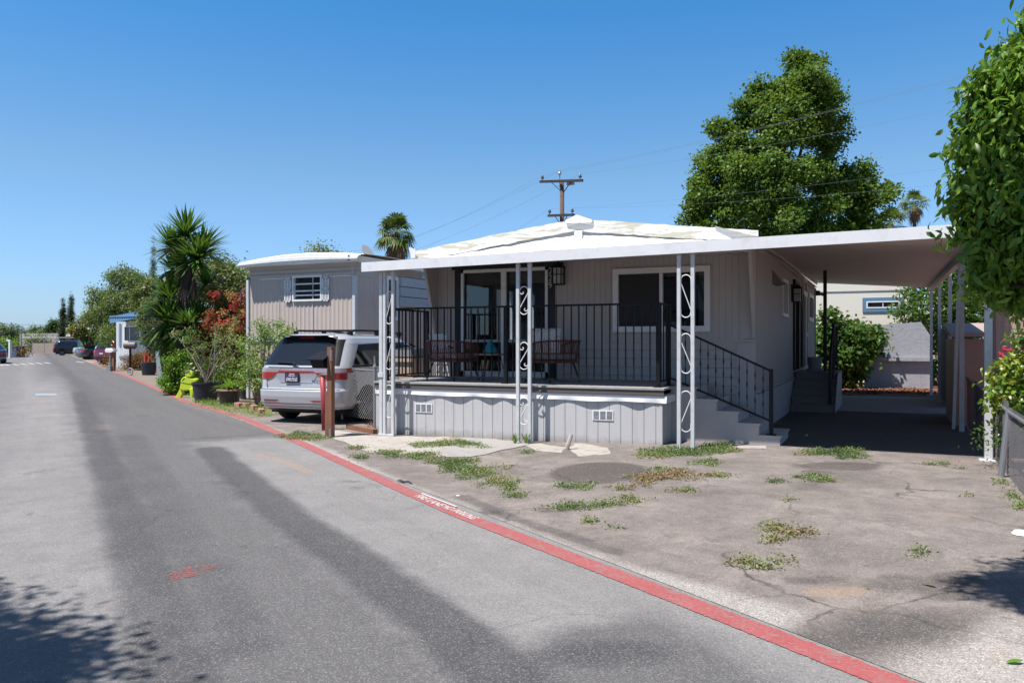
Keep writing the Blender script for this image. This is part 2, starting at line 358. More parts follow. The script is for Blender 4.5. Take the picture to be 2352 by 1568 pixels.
def roadgrid(name, s0, s1, d0, d1, ns, nd, z):
    S, D = np.meshgrid(np.linspace(s0, s1, ns), np.linspace(d0, d1, nd), indexing='ij')
    X = R0.x + RD.x * S + RN.x * D; Y = R0.y + RD.y * S + RN.y * D
    P = np.stack([X, Y, np.full(X.shape, z)], -1); return X, Y, P
X, Y, P = roadgrid('road', -12, 26, -9.5, 0.18, 480, 110, 0.0); gridsheet('road', P, road_masks(X, Y), ROADM)
X, Y, P = roadgrid('road', 26, 118, -9.5, 0.10, 240, 40, 0.0); gridsheet('road', P, road_masks(X, Y), ROADM)

def lot_masks(X, Y):
    z = .05
    # paler gravelly apron between red line and lot edge
    edge = [(0, 800), (560, 960), (700, 1010), (800, 1052), (980, 1130), (1100, 1178), (1260, 1235), (1420, 1290), (1560, 1330), (1640, 1350), (1840, 1405), (1820, 1440), (1700, 1470), (1500, 1390), (1300, 1290), (1180, 1225), (1000, 1150), (700, 1030)]
    band = polymask(X, Y, [G(u, v, 0) for u, v in edge if v > 930], 0.18) * 1.0
    band = np.maximum(band, 0.9 * polymask(X, Y, [G(*p) for p in [(2060, 1500), (2352, 1430), (2500, 1650), (2100, 1640)]], 0.25))
    stain = 0 * X + .12
    for u, v, ru, rv, k in [(1375, 1085, 125, 27, 1.6), (1250, 1095, 60, 12, .5), (1930, 1075, 130, 14, .85), (1880, 1090, 60, 14, .6), (2010, 1070, 60, 8, .5), (1850, 1120, 60, 16, .5),
                         (1760, 1140, 35, 10, .4), (1880, 1320, 110, 14, .7), (2050, 1330, 120, 28, .6), (2180, 1340, 110, 40, .75), (2200, 1420, 60, 14, .5), (1290, 1120, 70, 8, .4),
                         (1690, 1230, 120, 14, .4), (2200, 1105, 60, 5, .5), (1900, 1235, 80, 8, .45), (1590, 1400, 120, 14, .6), (1260, 1160, 60, 10, .55), (1130, 1165, 40, 8, .7), (1360, 1225, 60, 8, .55), (1180, 1125, 50, 10, .5), (1800, 960, 300, 30, .5), (2080, 1000, 160, 30, .5)]:
        stain = np.maximum(stain, k * blob(X, Y, u, v, ru, rv, z))
    track = 0.8 * linemask(X, Y, [G(*p) for p in [(1400, 1330), (1560, 1400), (1750, 1480), (1900, 1560), (2000, 1640)]], 0.35)
    track = np.maximum(track, 0.75 * polymask(X, Y, [G(u, v, z) for u, v in [(1700, 1475), (1840, 1415), (2000, 1370), (2250, 1390), (2200, 1460), (2050, 1500), (1900, 1530), (2060, 1600)]], 0.3) * 1.1)
    track = np.maximum(track, 0.7 * linemask(X, Y, [G(*p) for p in [(1060, 1140), (1180, 1190), (1300, 1230), (1420, 1270)]], 0.14))
    stain = np.maximum(stain, .95 * sstep(11.2, 12.6, Y) * sstep(-2.2, -1.6, X))  # carport floor: asphalt stains, with the roof's shade painted darker into them
    warm = 0.9 * blob(X, Y, 1920, 1345, 100, 16, z) + 0.5 * blob(X, Y, 2030, 1370, 60, 10, z) + 0.5 * blob(X, Y, 2220, 1065, 60, 12, z) + 0.6 * blob(X, Y, 2300, 1480, 60, 20, z) + 0.45 * blob(X, Y, 2150, 1180, 160, 30, z)
    return dict(band=band, stain=stain, track=track, warm=np.clip(warm, 0, 1))
def lotgrid(x0, x1, nx, ny, ymax):
    xs = np.linspace(x0, x1, nx); X = np.repeat(xs[:, None], ny, 1)
    ylo = R0.y + (0.10 - 0.0) / RN.y - (xs - R0.x) * RN.x / RN.y
    T = np.linspace(0, 1, ny) ** 1.6
    Y = ylo[:, None] + (ymax - ylo)[:, None] * T[None, :]
    return X, Y, np.stack([X, Y, gz(X, Y) + 0.004], -1)
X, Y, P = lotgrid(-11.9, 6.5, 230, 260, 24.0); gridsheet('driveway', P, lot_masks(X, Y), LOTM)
GROUNDM = solid('bare_ground', (0.24, 0.19, 0.145), 0.95, var=0.35, vscale=0.8, bump=0.8, bscale=30, grime=0.5)
g = MB(); g.quad((-700, -700, -0.03), (700, -700, -0.03), (700, 700, -0.03), (-700, 700, -0.03)); g.build('ground', GROUNDM, kind='structure')
# verge soil along the far lots
VERGE = solid('verge_soil', (0.235, 0.20, 0.16), 0.95, var=0.4, vscale=1.5, bump=0.8, bscale=40, grime=0.6)
X, Y, P = roadgrid('v', 14, 118, 0.12, 6, 120, 12, 0.002); 
mk = X < -11.95
g = MB(); a = RP(16.0, 0.1); g.poly([(-11.95, R0.y + (0.1 - (-11.95 - R0.x) * RN.x) / RN.y, 0.002), RP(118, 0.1, 0.002), RP(118, 30, 0.002), (-11.95, 40, 0.002)]); g.build('verge', VERGE, kind='structure')
CONC = solid('concrete', (0.44, 0.41, 0.37), 0.85, var=0.25, vscale=2, bump=0.5, bscale=50, grime=0.7)
CONC2 = solid('old_concrete', (0.36, 0.345, 0.33), 0.85, var=0.14, vscale=2, bump=0.4, bscale=70, grime=0.5)
def flat(name, pix, mat, dz=0.008, kind='structure'):
    pts = []
    for u, v in pix:
        p = G(u, v, 0.03); z = float(gz(p.x, p.y)); p = G(u, v, z); pts.append((p.x, p.y, z + dz))
    g = MB(); g.poly(pts); return g.build(name, mat, kind=kind)
def ragged(pix, n=4, amp=3.0, seed=1):
    r = random.Random(seed); out = []
    for i, a in enumerate(pix):
        b = pix[(i + 1) % len(pix)]
        for k in range(n):
            t = k / n; out.append((a[0] + (b[0] - a[0]) * t + r.uniform(-amp, amp), a[1] + (b[1] - a[1]) * t + r.uniform(-amp, amp) * .3))
    return out
flat('concrete_apron', ragged([(745, 985), (865, 1003), (1000, 1003), (1100, 1006), (1190, 1020), (1150, 1030), (1060, 1034), (960, 1047), (850, 1040), (770, 1008)], 4, 5), CONC)
flat('worn_concrete_apron', ragged([(1070, 1004), (1190, 1014), (1215, 1021), (1080, 1052), (1000, 1048), (1010, 1030)], 4, 5, 3), CONC2, 0.012)
flat('concrete_patch', ragged([(1302, 1027), (1330, 1018), (1400, 1030), (1400, 1044), (1330, 1048)], 4, 4, 5), CONC)
flat('concrete_patch', [(1695, 1024), (1760, 1024), (1760, 1031), (1690, 1030)], CONC)
flat('concrete_patch', ragged([(1195, 1020), (1240, 1020), (1300, 1028), (1290, 1040), (1235, 1036)], 3, 4, 9), CONC)
g = MB(); zz = 0.083; g.poly([(-0.98, 18.6, zz), (1.35, 18.6, zz), (1.35, 24.0, zz), (-1.87, 24.0, zz), (-1.87, 20.4, zz), (-0.98, 20.4, zz)]); g.build('concrete_slab', CONC2, kind='structure')
MULCHM = solid('mulch', (0.19, 0.085, 0.045), 0.95, var=0.4, vscale=9, bump=1, bscale=60)
g = MB(); g.poly([(-3.2, 24.0, 0.079), (1.9, 24.0, 0.079), (1.9, 36, 0.079), (-3.2, 36, 0.079)]); g.build('mulch_bed', MULCHM, kind='structure')
# red earth beyond the chain link fence
REDM = solid('red_gravel', (0.33, 0.17, 0.135), 0.95, var=0.3, vscale=6, bump=0.8, bscale=50, grime=0.4)
g = MB(); g.poly([(1.28, 6.0, 0.081), (9, 6.0, 0.081), (9, 24, 0.081), (1.28, 24, 0.081)]); g.build('red_gravel_yard', REDM, kind='structure')

# ------------------------------------------------------------------ painted markings
m, nt, b = newmat('red_curb_paint')
col = mixc(nt, noise(nt, 5, 5, .7), (0.235, 0.040, 0.042), (0.33, 0.080, 0.078))
wn = ramp(nt, noise(nt, 42, 6, 0.8), [(0.49, (0, 0, 0)), (0.57, (1, 1, 1))]); w2 = ramp(nt, noise(nt, 2.0, 5, 0.7), [(0.35, (0.25, 0.25, 0.25)), (0.65, (1, 1, 1))])
wear = mth(nt, 'MULTIPLY', wn, w2); col = mixc(nt, mth(nt, 'MULTIPLY', wear, 0.85), col, (0.22, 0.17, 0.165))
w3 = ramp(nt, noise(nt, 7, 7, 0.8, None, .8), [(0.54, (0, 0, 0)), (0.60, (1, 1, 1))]); col = mixc(nt, mth(nt, 'MULTIPLY', w3, 0.7), col, (0.20, 0.15, 0.14))
nt.links.new(col, b.inputs['Base Color']); b.inputs['Roughness'].default_value = 0.7
REDP = m
g = MB(); rows = []
n = 900; r = random.Random(3)
def linew(s):
    u0 = 0.085 if s < 60 else 0.07
    return u0
LINE = [(2060 + 95, 1568 + 40), (1560, 1375), (1300, 1275), (1055, 1181), (900, 1113), (700, 1021), (560, 960), (430, 924), (330, 880), (240, 843), (205, 829)]
LP = [G(u, v) for u, v in LINE]
def lineat(k):
    i = min(int(k), len(LP) - 2); return LP[i].lerp(LP[i + 1], k - i)
prev = None
A = []; B = []
for i in range(n):
    k = (i / (n - 1)) ** 1.0 * (len(LP) - 1); p = lineat(k); s = sd(p.x, p.y)[0]
    h = 0.088 + r.uniform(-.006, .006); q = Vector((RN.x, RN.y, 0))
    ch = 0; A.append(p - q * (h - ch) + Vector((0, 0, .0045))); B.append(p + q * (h - 0 + r.uniform(-.008, .008)) + Vector((0, 0, .0045)))
g.grid([A, B]); line = g.build('red_curb_line', REDP, recalc=False); tag(line, 'faded red painted fire lane line along the edge of the road', 'road marking', kind='structure')
line2 = line
def textmesh(name, s, size, mat, M, parent=None, extrude=0.0, sx=1.0, bold=0.0, align='LEFT'):
    cu = bpy.data.curves.new(name, 'FONT'); cu.body = s; cu.size = size; cu.extrude = extrude; cu.offset = bold; cu.resolution_u = 3; cu.align_x = align
    to = bpy.data.objects.new(name, cu); COL.objects.link(to); dg = bpy.context.evaluated_depsgraph_get()
    me = bpy.data.meshes.new_from_object(to.evaluated_get(dg)); COL.objects.unlink(to); bpy.data.objects.remove(to)
    me.transform(Matrix.Diagonal((sx, 1, 1, 1))); me.transform(M); me.materials.clear(); me.materials.append(mat)
    o = bpy.data.objects.new(name, me)
    if parent is not None: me.transform(world_off(parent).inverted())
    link(o, parent); return o
LETTER = solid('letter_paint', (0.72, 0.62, 0.62), 0.7, var=0.3, vscale=20)
def road_text(s, pa, pb, h):
    a = G(*pa); b = G(*pb); ex = (b - a).normalized(); ey = Vector((RN.x, RN.y, 0))
    M = Matrix(((ex.x, ey.x, 0, a.x), (ex.y, ey.y, 0, a.y), (0, 0, 1, 0.009), (0, 0, 0, 1)))
    o = textmesh('curb_lettering', s, h, LETTER, M, None, 0, 1.0, 0.002); L = o.dimensions.x
    me = o.data; xs = [v.co for v in me.vertices]
    inv = M.inverted(); mx = max((inv @ c).x for c in xs); k = (b - a).length / mx
    me.transform(M @ Matrix.Diagonal((k, 1, 1, 1)) @ inv)
    tag(o, 'white stencilled words %s on the red fire lane line' % s, 'road marking', kind='structure'); return o
road_text('FIRE LANE', (950, 1140), (1008, 1164), 0.13)
road_text('NO PARKING', (1012, 1165), (1083, 1194), 0.13)
WPAINT = solid('worn_white_paint', (0.62, 0.61, 0.60), 0.7, var=0.3, vscale=6)
g = MB(); a = G(966, 1134); b_ = G(1046, 1165); q = Vector((RN.x, RN.y, 0)) * 0.012
g.quad(a + q * 0 + Vector((0, 0, .008)), b_ + Vector((0, 0, .008)), b_ + q * 2 + Vector((0, 0, .008)), a + q * 2 + Vector((0, 0, .008)))
g.build('thin_white_paint_line', WPAINT, kind='structure')
g = MB()
for u0, v0, wd in [(0, 838, 12), (12, 838, 13), (31, 837.5, 15), (50, 836.5, 15), (68, 835.5, 14), (86, 834.5, 14), (104, 833.5, 15), (178, 831.5, 18), (200, 831, 20), (223, 830.5, 22)]:
    p = [G(u0 - 6, v0 - 1.5), G(u0 + wd - 6, v0 + 1.3), G(u0 + wd, v0 + 1.3), G(u0, v0 - 1.5)]
    c = [x + Vector((0, 0, .006)) for x in p]; g.quad(*c)
o = g.build('speed_hump_marking', WPAINT, kind='structure')
g = MB(); p = [G(82, 904), G(128, 904), G(132, 908), (G(80, 908))]; g.quad(*[x + Vector((0, 0, .006)) for x in p]); g.build('utility_cover', solid('cover_plate', (0.33, 0.38, 0.45), .6), kind='structure')
m, nt, b = newmat('red_spray'); 
b.inputs['Base Color'].default_value = (.32, .07, .065, 1); nt.links.new(mth(nt, 'MULTIPLY', ramp(nt, noise(nt, 30, 6, .8), [(0.46, (0, 0, 0)), (0.58, (1, 1, 1))]), ramp(nt, noise(nt, 6, 3, .6), [(.38, (0, 0, 0)), (.6, (1, 1, 1))])), b.inputs['Alpha']); b.inputs['Roughness'].default_value = .8
g = MB(); g.poly([x + Vector((0, 0, .004)) for x in [G(375, 1328), G(400, 1312), G(440, 1300), G(490, 1296), G(500, 1303), G(470, 1318), G(430, 1326), G(395, 1334)]]); g.build('red_spray_mark', m, kind='structure')
# ------------------------------------------------------------------ main mobile home
YW = 13.2; XL, XR = -7.78, -1.87; YB = 25.0; ZT = 3.12; ZB = 0.02; BELT = 1.58; XPK = -4.73
def sidingmat(name, c, groove=0.20, axis='X'):
    m, nt, b = newmat(name); p = pos(nt)
    col = mixc(nt, noise(nt, 1.2, 4), sc(c, .94), sc(c, 1.05))
    nt.links.new(col, b.inputs['Base Color']); b.inputs['Roughness'].default_value = 0.6
    return m
def grooved(mb, P, x0, x1, z0, z1, pitch, gw=0.012, depth=0.008, phase=0.0, zt=None):
    """vertical grooved sheet; P(x, off, z) -> point"""
    xs = [(x0, 0)]; k = math.ceil((x0 - phase) / pitch)
    while phase + k * pitch < x1:
        c = phase + k * pitch
        for dx, o in ((-gw / 2, 0), (-gw / 4, depth), (gw / 4, depth), (gw / 2, 0)):
            if x0 < c + dx < x1: xs.append((c + dx, o))
        k += 1
    xs.append((x1, 0))
    zt = zt or (lambda x: z1)
    mb.grid([[P(x, o, z0) for x, o in xs], [P(x, o, zt(x)) for x, o in xs]])
def corrug(mb, P, x0, x1, z0, z1, pitch=0.11, amp=0.014, n=6, zt=None):
    k = max(2, int((x1 - x0) / pitch * n)); zt = zt or (lambda x: z1)
    xs = [x0 + (x1 - x0) * i / k for i in range(k + 1)]; f = lambda x: amp * (1 - abs(math.cos(math.pi * x / pitch)) ** 0.8)
    mb.grid([[P(x, f(x), z0) for x in xs], [P(x, f(x), zt(x)) for x in xs]])
def laps(mb, P, x0, x1, z0, z1, pitch=0.145, depth=0.012):
    z = z1
    while z > z0 + 1e-4:
        zn = max(z0, z - pitch)
        mb.grid([[P(x0, 0.002, z), P(x1, 0.002, z)], [P(x0, -depth, zn + .006), P(x1, -depth, zn + .006)], [P(x0, 0.002, zn), P(x1, 0.002, zn)]]); z = zn
home = thing('mobile_home', 'grey mobile home with white gable roof, house number 229 and a railed front porch deck', 'mobile home', ((XL + XR) / 2, YW, 0))
# openings in the front wall
DX0, DX1 = PY(1060, 800, YW).x, PY(1259.5, 800, YW).x; DZ1 = PY(1160, 617, YW).z; DZ0 = 0.93
WX0, WX1 = PY(1409, 700, YW).x, PY(1632, 700, YW).x; WZ1 = PY(1520, 614, YW).z; WZ0 = PY(1520, 762, YW).z
PF = lambda x, o, z: (x, YW + o, z)
f = MB()
def front_piece(x0, x1, z0, z1):
    if x1 - x0 < 1e-3 or z1 - z0 < 1e-3: return
    zt = (lambda x: z1) if z1 < ZT - .01 else (lambda x: z1 + 0.40 * (1 - abs(x - XPK) / 3.05))
    if z1 > BELT: grooved(f, PF, x0, x1, max(z0, BELT), z1, 0.102, 0.010, 0.006, zt=zt)
    if z0 < BELT: laps(f, PF, x0, x1, z0, min(z1, BELT))
for a in [(XL, DX0, 0.05, ZT), (DX0, DX1, DZ1, ZT), (DX0, DX1, .05, DZ0), (DX1, WX0, .05, ZT), (WX0, WX1, WZ1, ZT), (WX0, WX1, .05, WZ0), (WX1, XR, .05, ZT)]: front_piece(*a)
f.box(XL, DX0, YW + .08, YW + .1, .05, ZT); f.box(WX1, XR, YW + .08, YW + .1, .05, ZT); f.box(DX1, WX0, YW + .08, YW + .1, .05, ZT)
f.build('front_wall', GREYP, home)
g = MB(); g.box(XL + .01, XR - .01, YW - .014, YW - .001, BELT - .012, BELT + .035); g.box(XR - .30, XR, YW - .022, YW - .001, .05, BELT - .02); g.build('belt_trim', GREYP, home)
# right side wall (grooved, to the carport) with openings for windows and door
sideopen = []
def sidew(u0, u1, v0, v1):
    y0 = PX(u0, 800, XR).y; y1 = PX(u1, 800, XR).y; ym = (y0 + y1) / 2; u = CU + FPX * 0
    t = (Vector((XR, ym)).dot(Vector((-ST, CT)))); return y0, y1, EYE + (CV - v1) / FPX * t, EYE + (CV - v0) / FPX * t
SW1 = sidew(1793.5, 1805.6, 642, 728); SDOOR = (18.95, 19.85, 0.93, 2.86); SW2 = sidew(1842.5, 1850.6, 640, 678); SW3 = sidew(1854.6, 1865.4, 676, 738)
ops = [SW1, SDOOR, SW2, SW3]
PS = lambda y, o, z: (XR - o, y, z)
s = MB(); yc = YW
def side_piece(y0, y1, z0, z1):
    if y1 - y0 > 1e-3 and z1 - z0 > 1e-3: grooved(s, PS, y0, y1, z0, z1, 0.051, 0.012, 0.007)
for (a, b_, c, d) in sorted(ops):
    side_piece(yc, a, .72, 3.2); side_piece(a, b_, .72, c); side_piece(a, b_, d, 3.2); yc = b_
side_piece(yc, YB, .72, 3.2)
s.box(XR - .12, XR - .1, SW1[1], 18.9, .05, 3.1); s.box(XR - .12, XR - .1, YW, SW1[0], .05, 3.1)
s.build('side_wall', GREYSIDE, home)
g = MB(); g.box(XR - .01, XR + .02, YW, YB, .05, .70); g.box(XR, XR + .035, YW, YB, .70, .735); g.box(XR, XR + .03, YW, YB, .76, .785); g.build('skirting', GREYP, home)
# left wall with windows that let the light through, back wall, floor, ceiling, partition
lw = MB(); LWIN = [(15.6, 16.5, 1.55, 2.75), (17.3, 17.75, 1.3, 2.75), (19.2, 20.4, 1.6, 2.7)]
yc = YW + .02
for a, b_, c, d in LWIN:
    lw.box(XL, XL + .1, yc, a, .05, ZT); lw.box(XL, XL + .1, a, b_, .05, c); lw.box(XL, XL + .1, a, b_, d, ZT); yc = b_
lw.box(XL, XL + .1, yc, YB, .05, ZT); lw.build('left_wall', GREYP, home)
for a, b_, c, d in LWIN:
    lwf = MB()
    for y in (a, b_, (a + b_) / 2): lwf.box(XL + .02, XL + .08, y - .03, y + .03, c, d)
    for z in (c, d): lwf.box(XL + .02, XL + .08, a, b_, z - .03, z + .03)
    lwf.build('window_frame', WHITE, home)
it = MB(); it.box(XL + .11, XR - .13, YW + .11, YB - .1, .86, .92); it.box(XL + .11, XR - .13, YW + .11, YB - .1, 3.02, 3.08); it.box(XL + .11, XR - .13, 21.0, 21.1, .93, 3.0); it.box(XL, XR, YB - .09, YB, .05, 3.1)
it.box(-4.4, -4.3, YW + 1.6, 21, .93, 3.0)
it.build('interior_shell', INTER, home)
cu = MB()
for k in range(9): cu.tube([(PY(1607 + k * 1.6, 700, YW + .25).x, YW + .25 + .02 * (k % 2), WZ0 + .05), (PY(1607 + k * 1.6, 700, YW + .25).x, YW + .25 + .02 * (k % 2), WZ1 - .1)], .022, 5)
cu.build('curtain', solid('curtain_cloth', (.55, .55, .56), .9), home)
# tapered wing walls at the two front corners carrying the roof overhang
for nm, xa, sgn in (('wing_wall', XL, 1), ('wing_wall', XR, -1)):
    g = MB()
    pts = [(0, YW), (0, YW - .03), (0, YW - .03)]
    x0, x1 = (xa, xa + .05) if sgn > 0 else (xa - .05, xa)
    for x in (x0,):
        g.prism([(x, YW - .002, BELT + .05), (x, YW - .06, BELT + .05), (x, YW - .52, 3.06), (x, YW - .002, 3.12)], (x1 - x0, 0, 0))
    g.box(xa if sgn > 0 else xa - .24, xa + .24 if sgn > 0 else xa, YW - .016, YW - .003, BELT + .05, 3.05)
    g.build(nm, GREYP, home)
# roof: low gable with raised weathered edge
def roofz(x): return 3.17 + 0.37 * max(0, 1 - abs(x - XPK) / 3.0) ** 1.0
YF = YW - .62
rf = MB(); xs = [XL - .12, -7.0, -6.2, -5.4, XPK, -4.0, -3.2, -2.4, XR + .06]
rf.grid([[(x, y, roofz(x) + .0) for x in xs] for y in (YF + .05, YW, 17, 21, YB + .2)]); rf.grid([[(x, y, roofz(x) - .10) for x in xs] for y in (YF + .05, YB + .2)])
rf.build('roof', WHITE2, home)
m, nt, b = newmat('weathered_trim')
fac = ramp(nt, noise(nt, 3.2, 6, .7, None, .4, (.45, 1, 3)), [(0.50, (0, 0, 0)), (0.56, (1, 1, 1))]); c1 = mixc(nt, fac, (0.62, .62, .60), (.43, .41, .33))
fac = ramp(nt, noise(nt, 11, 6, .8, None, 1, (.6, 1, 2)), [(0.64, (0, 0, 0)), (0.70, (1, 1, 1))]); c1 = mixc(nt, fac, c1, (.12, .11, .10)); nt.links.new(c1, b.inputs[0]); b.inputs['Roughness'].default_value = .8
WTRIM = m
g = MB(); r = random.Random(4); xs = [XL - .16 + i * (XR + .12 - XL + .16) / 60 for i in range(61)]
top = [(x, roofz(x) + .10 + r.uniform(-.008, .008)) for x in xs]; bot = [(x, roofz(x) - .10 + r.uniform(-.008, .008)) for x in xs]
g.grid([[(x, YF, z) for x, z in bot], [(x, YF, z) for x, z in top], [(x, YF + .05, z + .005) for x, z in top], [(x, YF + .05, z) for x, z in bot]])
g.build('rake_trim', WTRIM, home, recalc=True)
g = MB(); px = XPK + .06
g.grid([[(px - .22, YF - .03, roofz(px - .22) + .10), (px, YF - .05, roofz(px) + .17), (px + .27, YF - .03, roofz(px + .27) + .10)], [(px - .20, YF - .035, roofz(px - .20) + .05), (px, YF - .05, roofz(px) + .03), (px + .25, YF - .035, roofz(px + .25) + .05)]])
g.grid([[(px - .22, YF - .03, roofz(px - .22) + .105), (px, YF - .05, roofz(px) + .175), (px + .27, YF - .03, roofz(px + .27) + .105)], [(px - .3, YF + 1.2, roofz(px - .3) + .03), (px, YF + 1.3, roofz(px) + .14), (px + .3, YF + 1.2, roofz(px + .3) + .03)]])
g.build('ridge_cap', WHITE2, home)
g = MB(); x = XR + .02; g.grid([[(x - .55, YF - .03, roofz(x - .5) + .13), (x + .0, YF - .08, 3.20), (x + .32, YF - .04, 3.12)], [(x - .55, YF + .9, roofz(x - .5) + .1), (x, YF + 1, 3.24), (x + .3, YF + 1.1, 3.2)]])
g.build('roof_flashing', WHITE2, home); g = MB()
x = XL - .1; g.grid([[(x - .1, YF - .05, 3.33), (x + .04, YF - .05, 3.28)], [(x - .06, YF - .03, 3.12), (x + .03, YF - .03, 3.12)]])
g.build('roof_flashing', WHITE2, home); g = MB()
g.grid([[(XPK + .0, YF - .01, roofz(XPK) - .10), (XPK + .14, YF - .01, roofz(XPK) - .10)], [(XPK, YF - .03, 3.16), (XPK + .14, YF - .03, 3.16)]])
g.build('roof_flashing', WHITE2, home)
# gable infill behind the porch roof (white membrane)
g = MB(); xs = [XL - .05 + i * (XR - XL) / 30 for i in range(31)]; r = random.Random(9)
g.grid([[(x, YF + .08, roofz(x) - .08) for x in xs], [(x, YF - .02 - .06 * r.random(), (roofz(x) + 3.0) / 2) for x in xs], [(x, YF - .05, 2.98) for x in xs]]); g.build('gable_infill', WHITE2, home, smooth=True)
# sliding door
dr = MB()
t0, t1 = PY(1046.5, 800, YW).x, PY(1275, 800, YW).x
dr.box(t0, DX0 - .005, YW - .035, YW - .004, .92, DZ1 + .13); dr.box(DX1 + .005, t1, YW - .035, YW - .004, .92, DZ1 + .13); dr.box(t0 - .06, t1 + .02, YW - .045, YW - .004, DZ1 + .012, DZ1 + .13)
dtrim = dr.build('door_surround', BLACKP, home)
sdoor = MB(); y0, y1 = YW - .03, YW + .07; w_ = .055
dm = PY(1157, 800, YW).x
for a, b_, c, d in [(DX0, DX1, DZ1 - w_, DZ1), (DX0, DX1, DZ0, DZ0 + .10), (DX0, DX0 + w_, DZ0, DZ1), (DX1 - w_, DX1, DZ0, DZ1), (dm - .05, dm + .05, DZ0 + .1, DZ1 - w_)]: sdoor.box(a + .001, b_ - .001, y0 + (.01 if a == dm - .05 else 0), y1, c, d)
sdo = sdoor.build('sliding_door', WHITE, home)
g = MB(); g.box(DX0 + w_, dm - .05, YW + .02, YW + .026, DZ0 + .1, DZ1 - w_); g.box(dm + .05, DX1 - w_, YW + .035, YW + .041, DZ0 + .1, DZ1 - w_); gp = g.build('glass_pane', GLASS, sdo)
g = MB()
g.box(dm + .05, dm + .09, YW + .03, YW + .05, DZ0 + .1, DZ1 - w_); g.box(DX0 + w_, DX0 + w_ + .035, YW + .01, YW + .05, DZ0 + .1, DZ1 - w_); g.build('inner_stile', DARK, sdo)
# number 229
for i, ch in enumerate('229'):
    zc = [PY(1266, 622, YW).z, PY(1266, 638.5, YW).z, PY(1266, 654.5, YW).z][i] - .055
    M = Matrix(((1, 0, 0, PY(1261.5, 630, YW).x + .0), (0, 0, -1, YW - .039), (0, 1, 0, zc), (0, 0, 0, 1)))
    textmesh('house_number', ch, .155, solid('number_metal', (.62, .62, .62), .3, metal=.4), M, home, .003)
def lantern(x, y, z, nrm, parent):
    """wall lantern, nrm = outward direction (x,y)"""
    n = Vector((nrm[0], nrm[1], 0)); t = Vector((-n.y, n.x, 0)); c = Vector((x, y, z)); k = MB(); h = .17; r_ = .085; cc = c + n * .11
    k.bar(c + n * .0 - Vector((0, 0, .16)), c + n * .0 + Vector((0, 0, .22)), .10, .03, up=n)
    for a, b_ in ((-1, -1), (1, -1), (1, 1), (-1, 1)): k.bar(cc + t * a * r_ + n * b_ * r_ - Vector((0, 0, h)), cc + t * a * r_ + n * b_ * r_ + Vector((0, 0, h * .75)), .016)
    for zz in (-h, -.0, h * .75):
        for a in (-1, 1):
            k.bar(cc + t * a * r_ + n * r_ + Vector((0, 0, zz)), cc + t * a * r_ - n * r_ + Vector((0, 0, zz)), .014); k.bar(cc + t * r_ + n * a * r_ + Vector((0, 0, zz)), cc - t * r_ + n * a * r_ + Vector((0, 0, zz)), .014)
    k.bar(cc + n * r_ - Vector((0, 0, h)), cc + n * r_ + Vector((0, 0, h * .75)), .012)
    z1 = h * .75; ring = [cc + t * a * .11 + n * b_ * .11 + Vector((0, 0, z1)) for a, b_ in ((-1, -1), (1, -1), (1, 1), (-1, 1))]; ri2 = [cc + t * a * .045 + n * b_ * .045 + Vector((0, 0, z1 + .07)) for a, b_ in ((-1, -1), (1, -1), (1, 1), (-1, 1))]
    k.add(ring + ri2, [[0, 1, 5, 4], [1, 2, 6, 5], [2, 3, 7, 6], [3, 0, 4, 7], [4, 5, 6, 7], [3, 2, 1, 0]]); k.bar(cc + Vector((0, 0, z1 + .07)), cc + Vector((0, 0, z1 + .11)), .03)
    o = k.build('wall_lantern', BLACKM, parent)
    k = MB(); k.bar(cc - Vector((0, 0, h * .95)), cc + Vector((0, 0, h * .7)), .13, .13, up=n); k.build('lantern_glass', solid('frosted_glass', (.55, .57, .58), .3), o)
lc = PY(1288, 632, YW); lantern(lc.x, YW - .01, lc.z, (0, -1), home)
# big front window
def slider(x0, x1, z0, z1, split, parent, P, fr=.10, glass=GLASS, depth=.05, back=.06, hasgap=True):
    """P(x,o,z): o>0 is into the wall"""
    k = MB()
    def bx(a, b_, c, d, o0, o1):
        vs = [P(a, o0, c), P(b_, o0, c), P(b_, o1, c), P(a, o1, c), P(a, o0, d), P(b_, o0, d), P(b_, o1, d), P(a, o1, d)]
        k.add(vs, [[0, 3, 2, 1], [4, 5, 6, 7], [0, 1, 5, 4], [1, 2, 6, 5], [2, 3, 7, 6], [3, 0, 4, 7]])
    bx(x0, x1, z1 - fr, z1, -depth, back); bx(x0, x1, z0, z0 + fr, -depth, back); bx(x0, x0 + fr, z0 + fr, z1 - fr, -depth, back); bx(x1 - fr, x1, z0 + fr, z1 - fr, -depth, back)
    if split is not None: bx(split - fr * .28, split + fr * .28, z0 + fr, z1 - fr, -depth * .4, back)
    fo = k.build('window', WHITE, parent); k = MB()
    bx(x0 + fr, x1 - fr, z0 + fr, z1 - fr, back * .5, back * .5 + .006); k.build('pane', glass, fo)
    return fo
wm = PY(1518.5, 700, YW).x
fo = slider(WX0, WX1, WZ0, WZ1, wm, home, PF, .095)
k = MB(); k.box(WX0 + .10, wm - .03, YW + .01, YW + .014, WZ0 + .10, WZ1 - .10)
m, nt, b = newmat('insect_screen'); b.inputs['Base Color'].default_value = (.02, .02, .022, 1); b.inputs['Roughness'].default_value = .6; b.inputs['Alpha'].default_value = .78
k.build('insect_screen', m, fo)
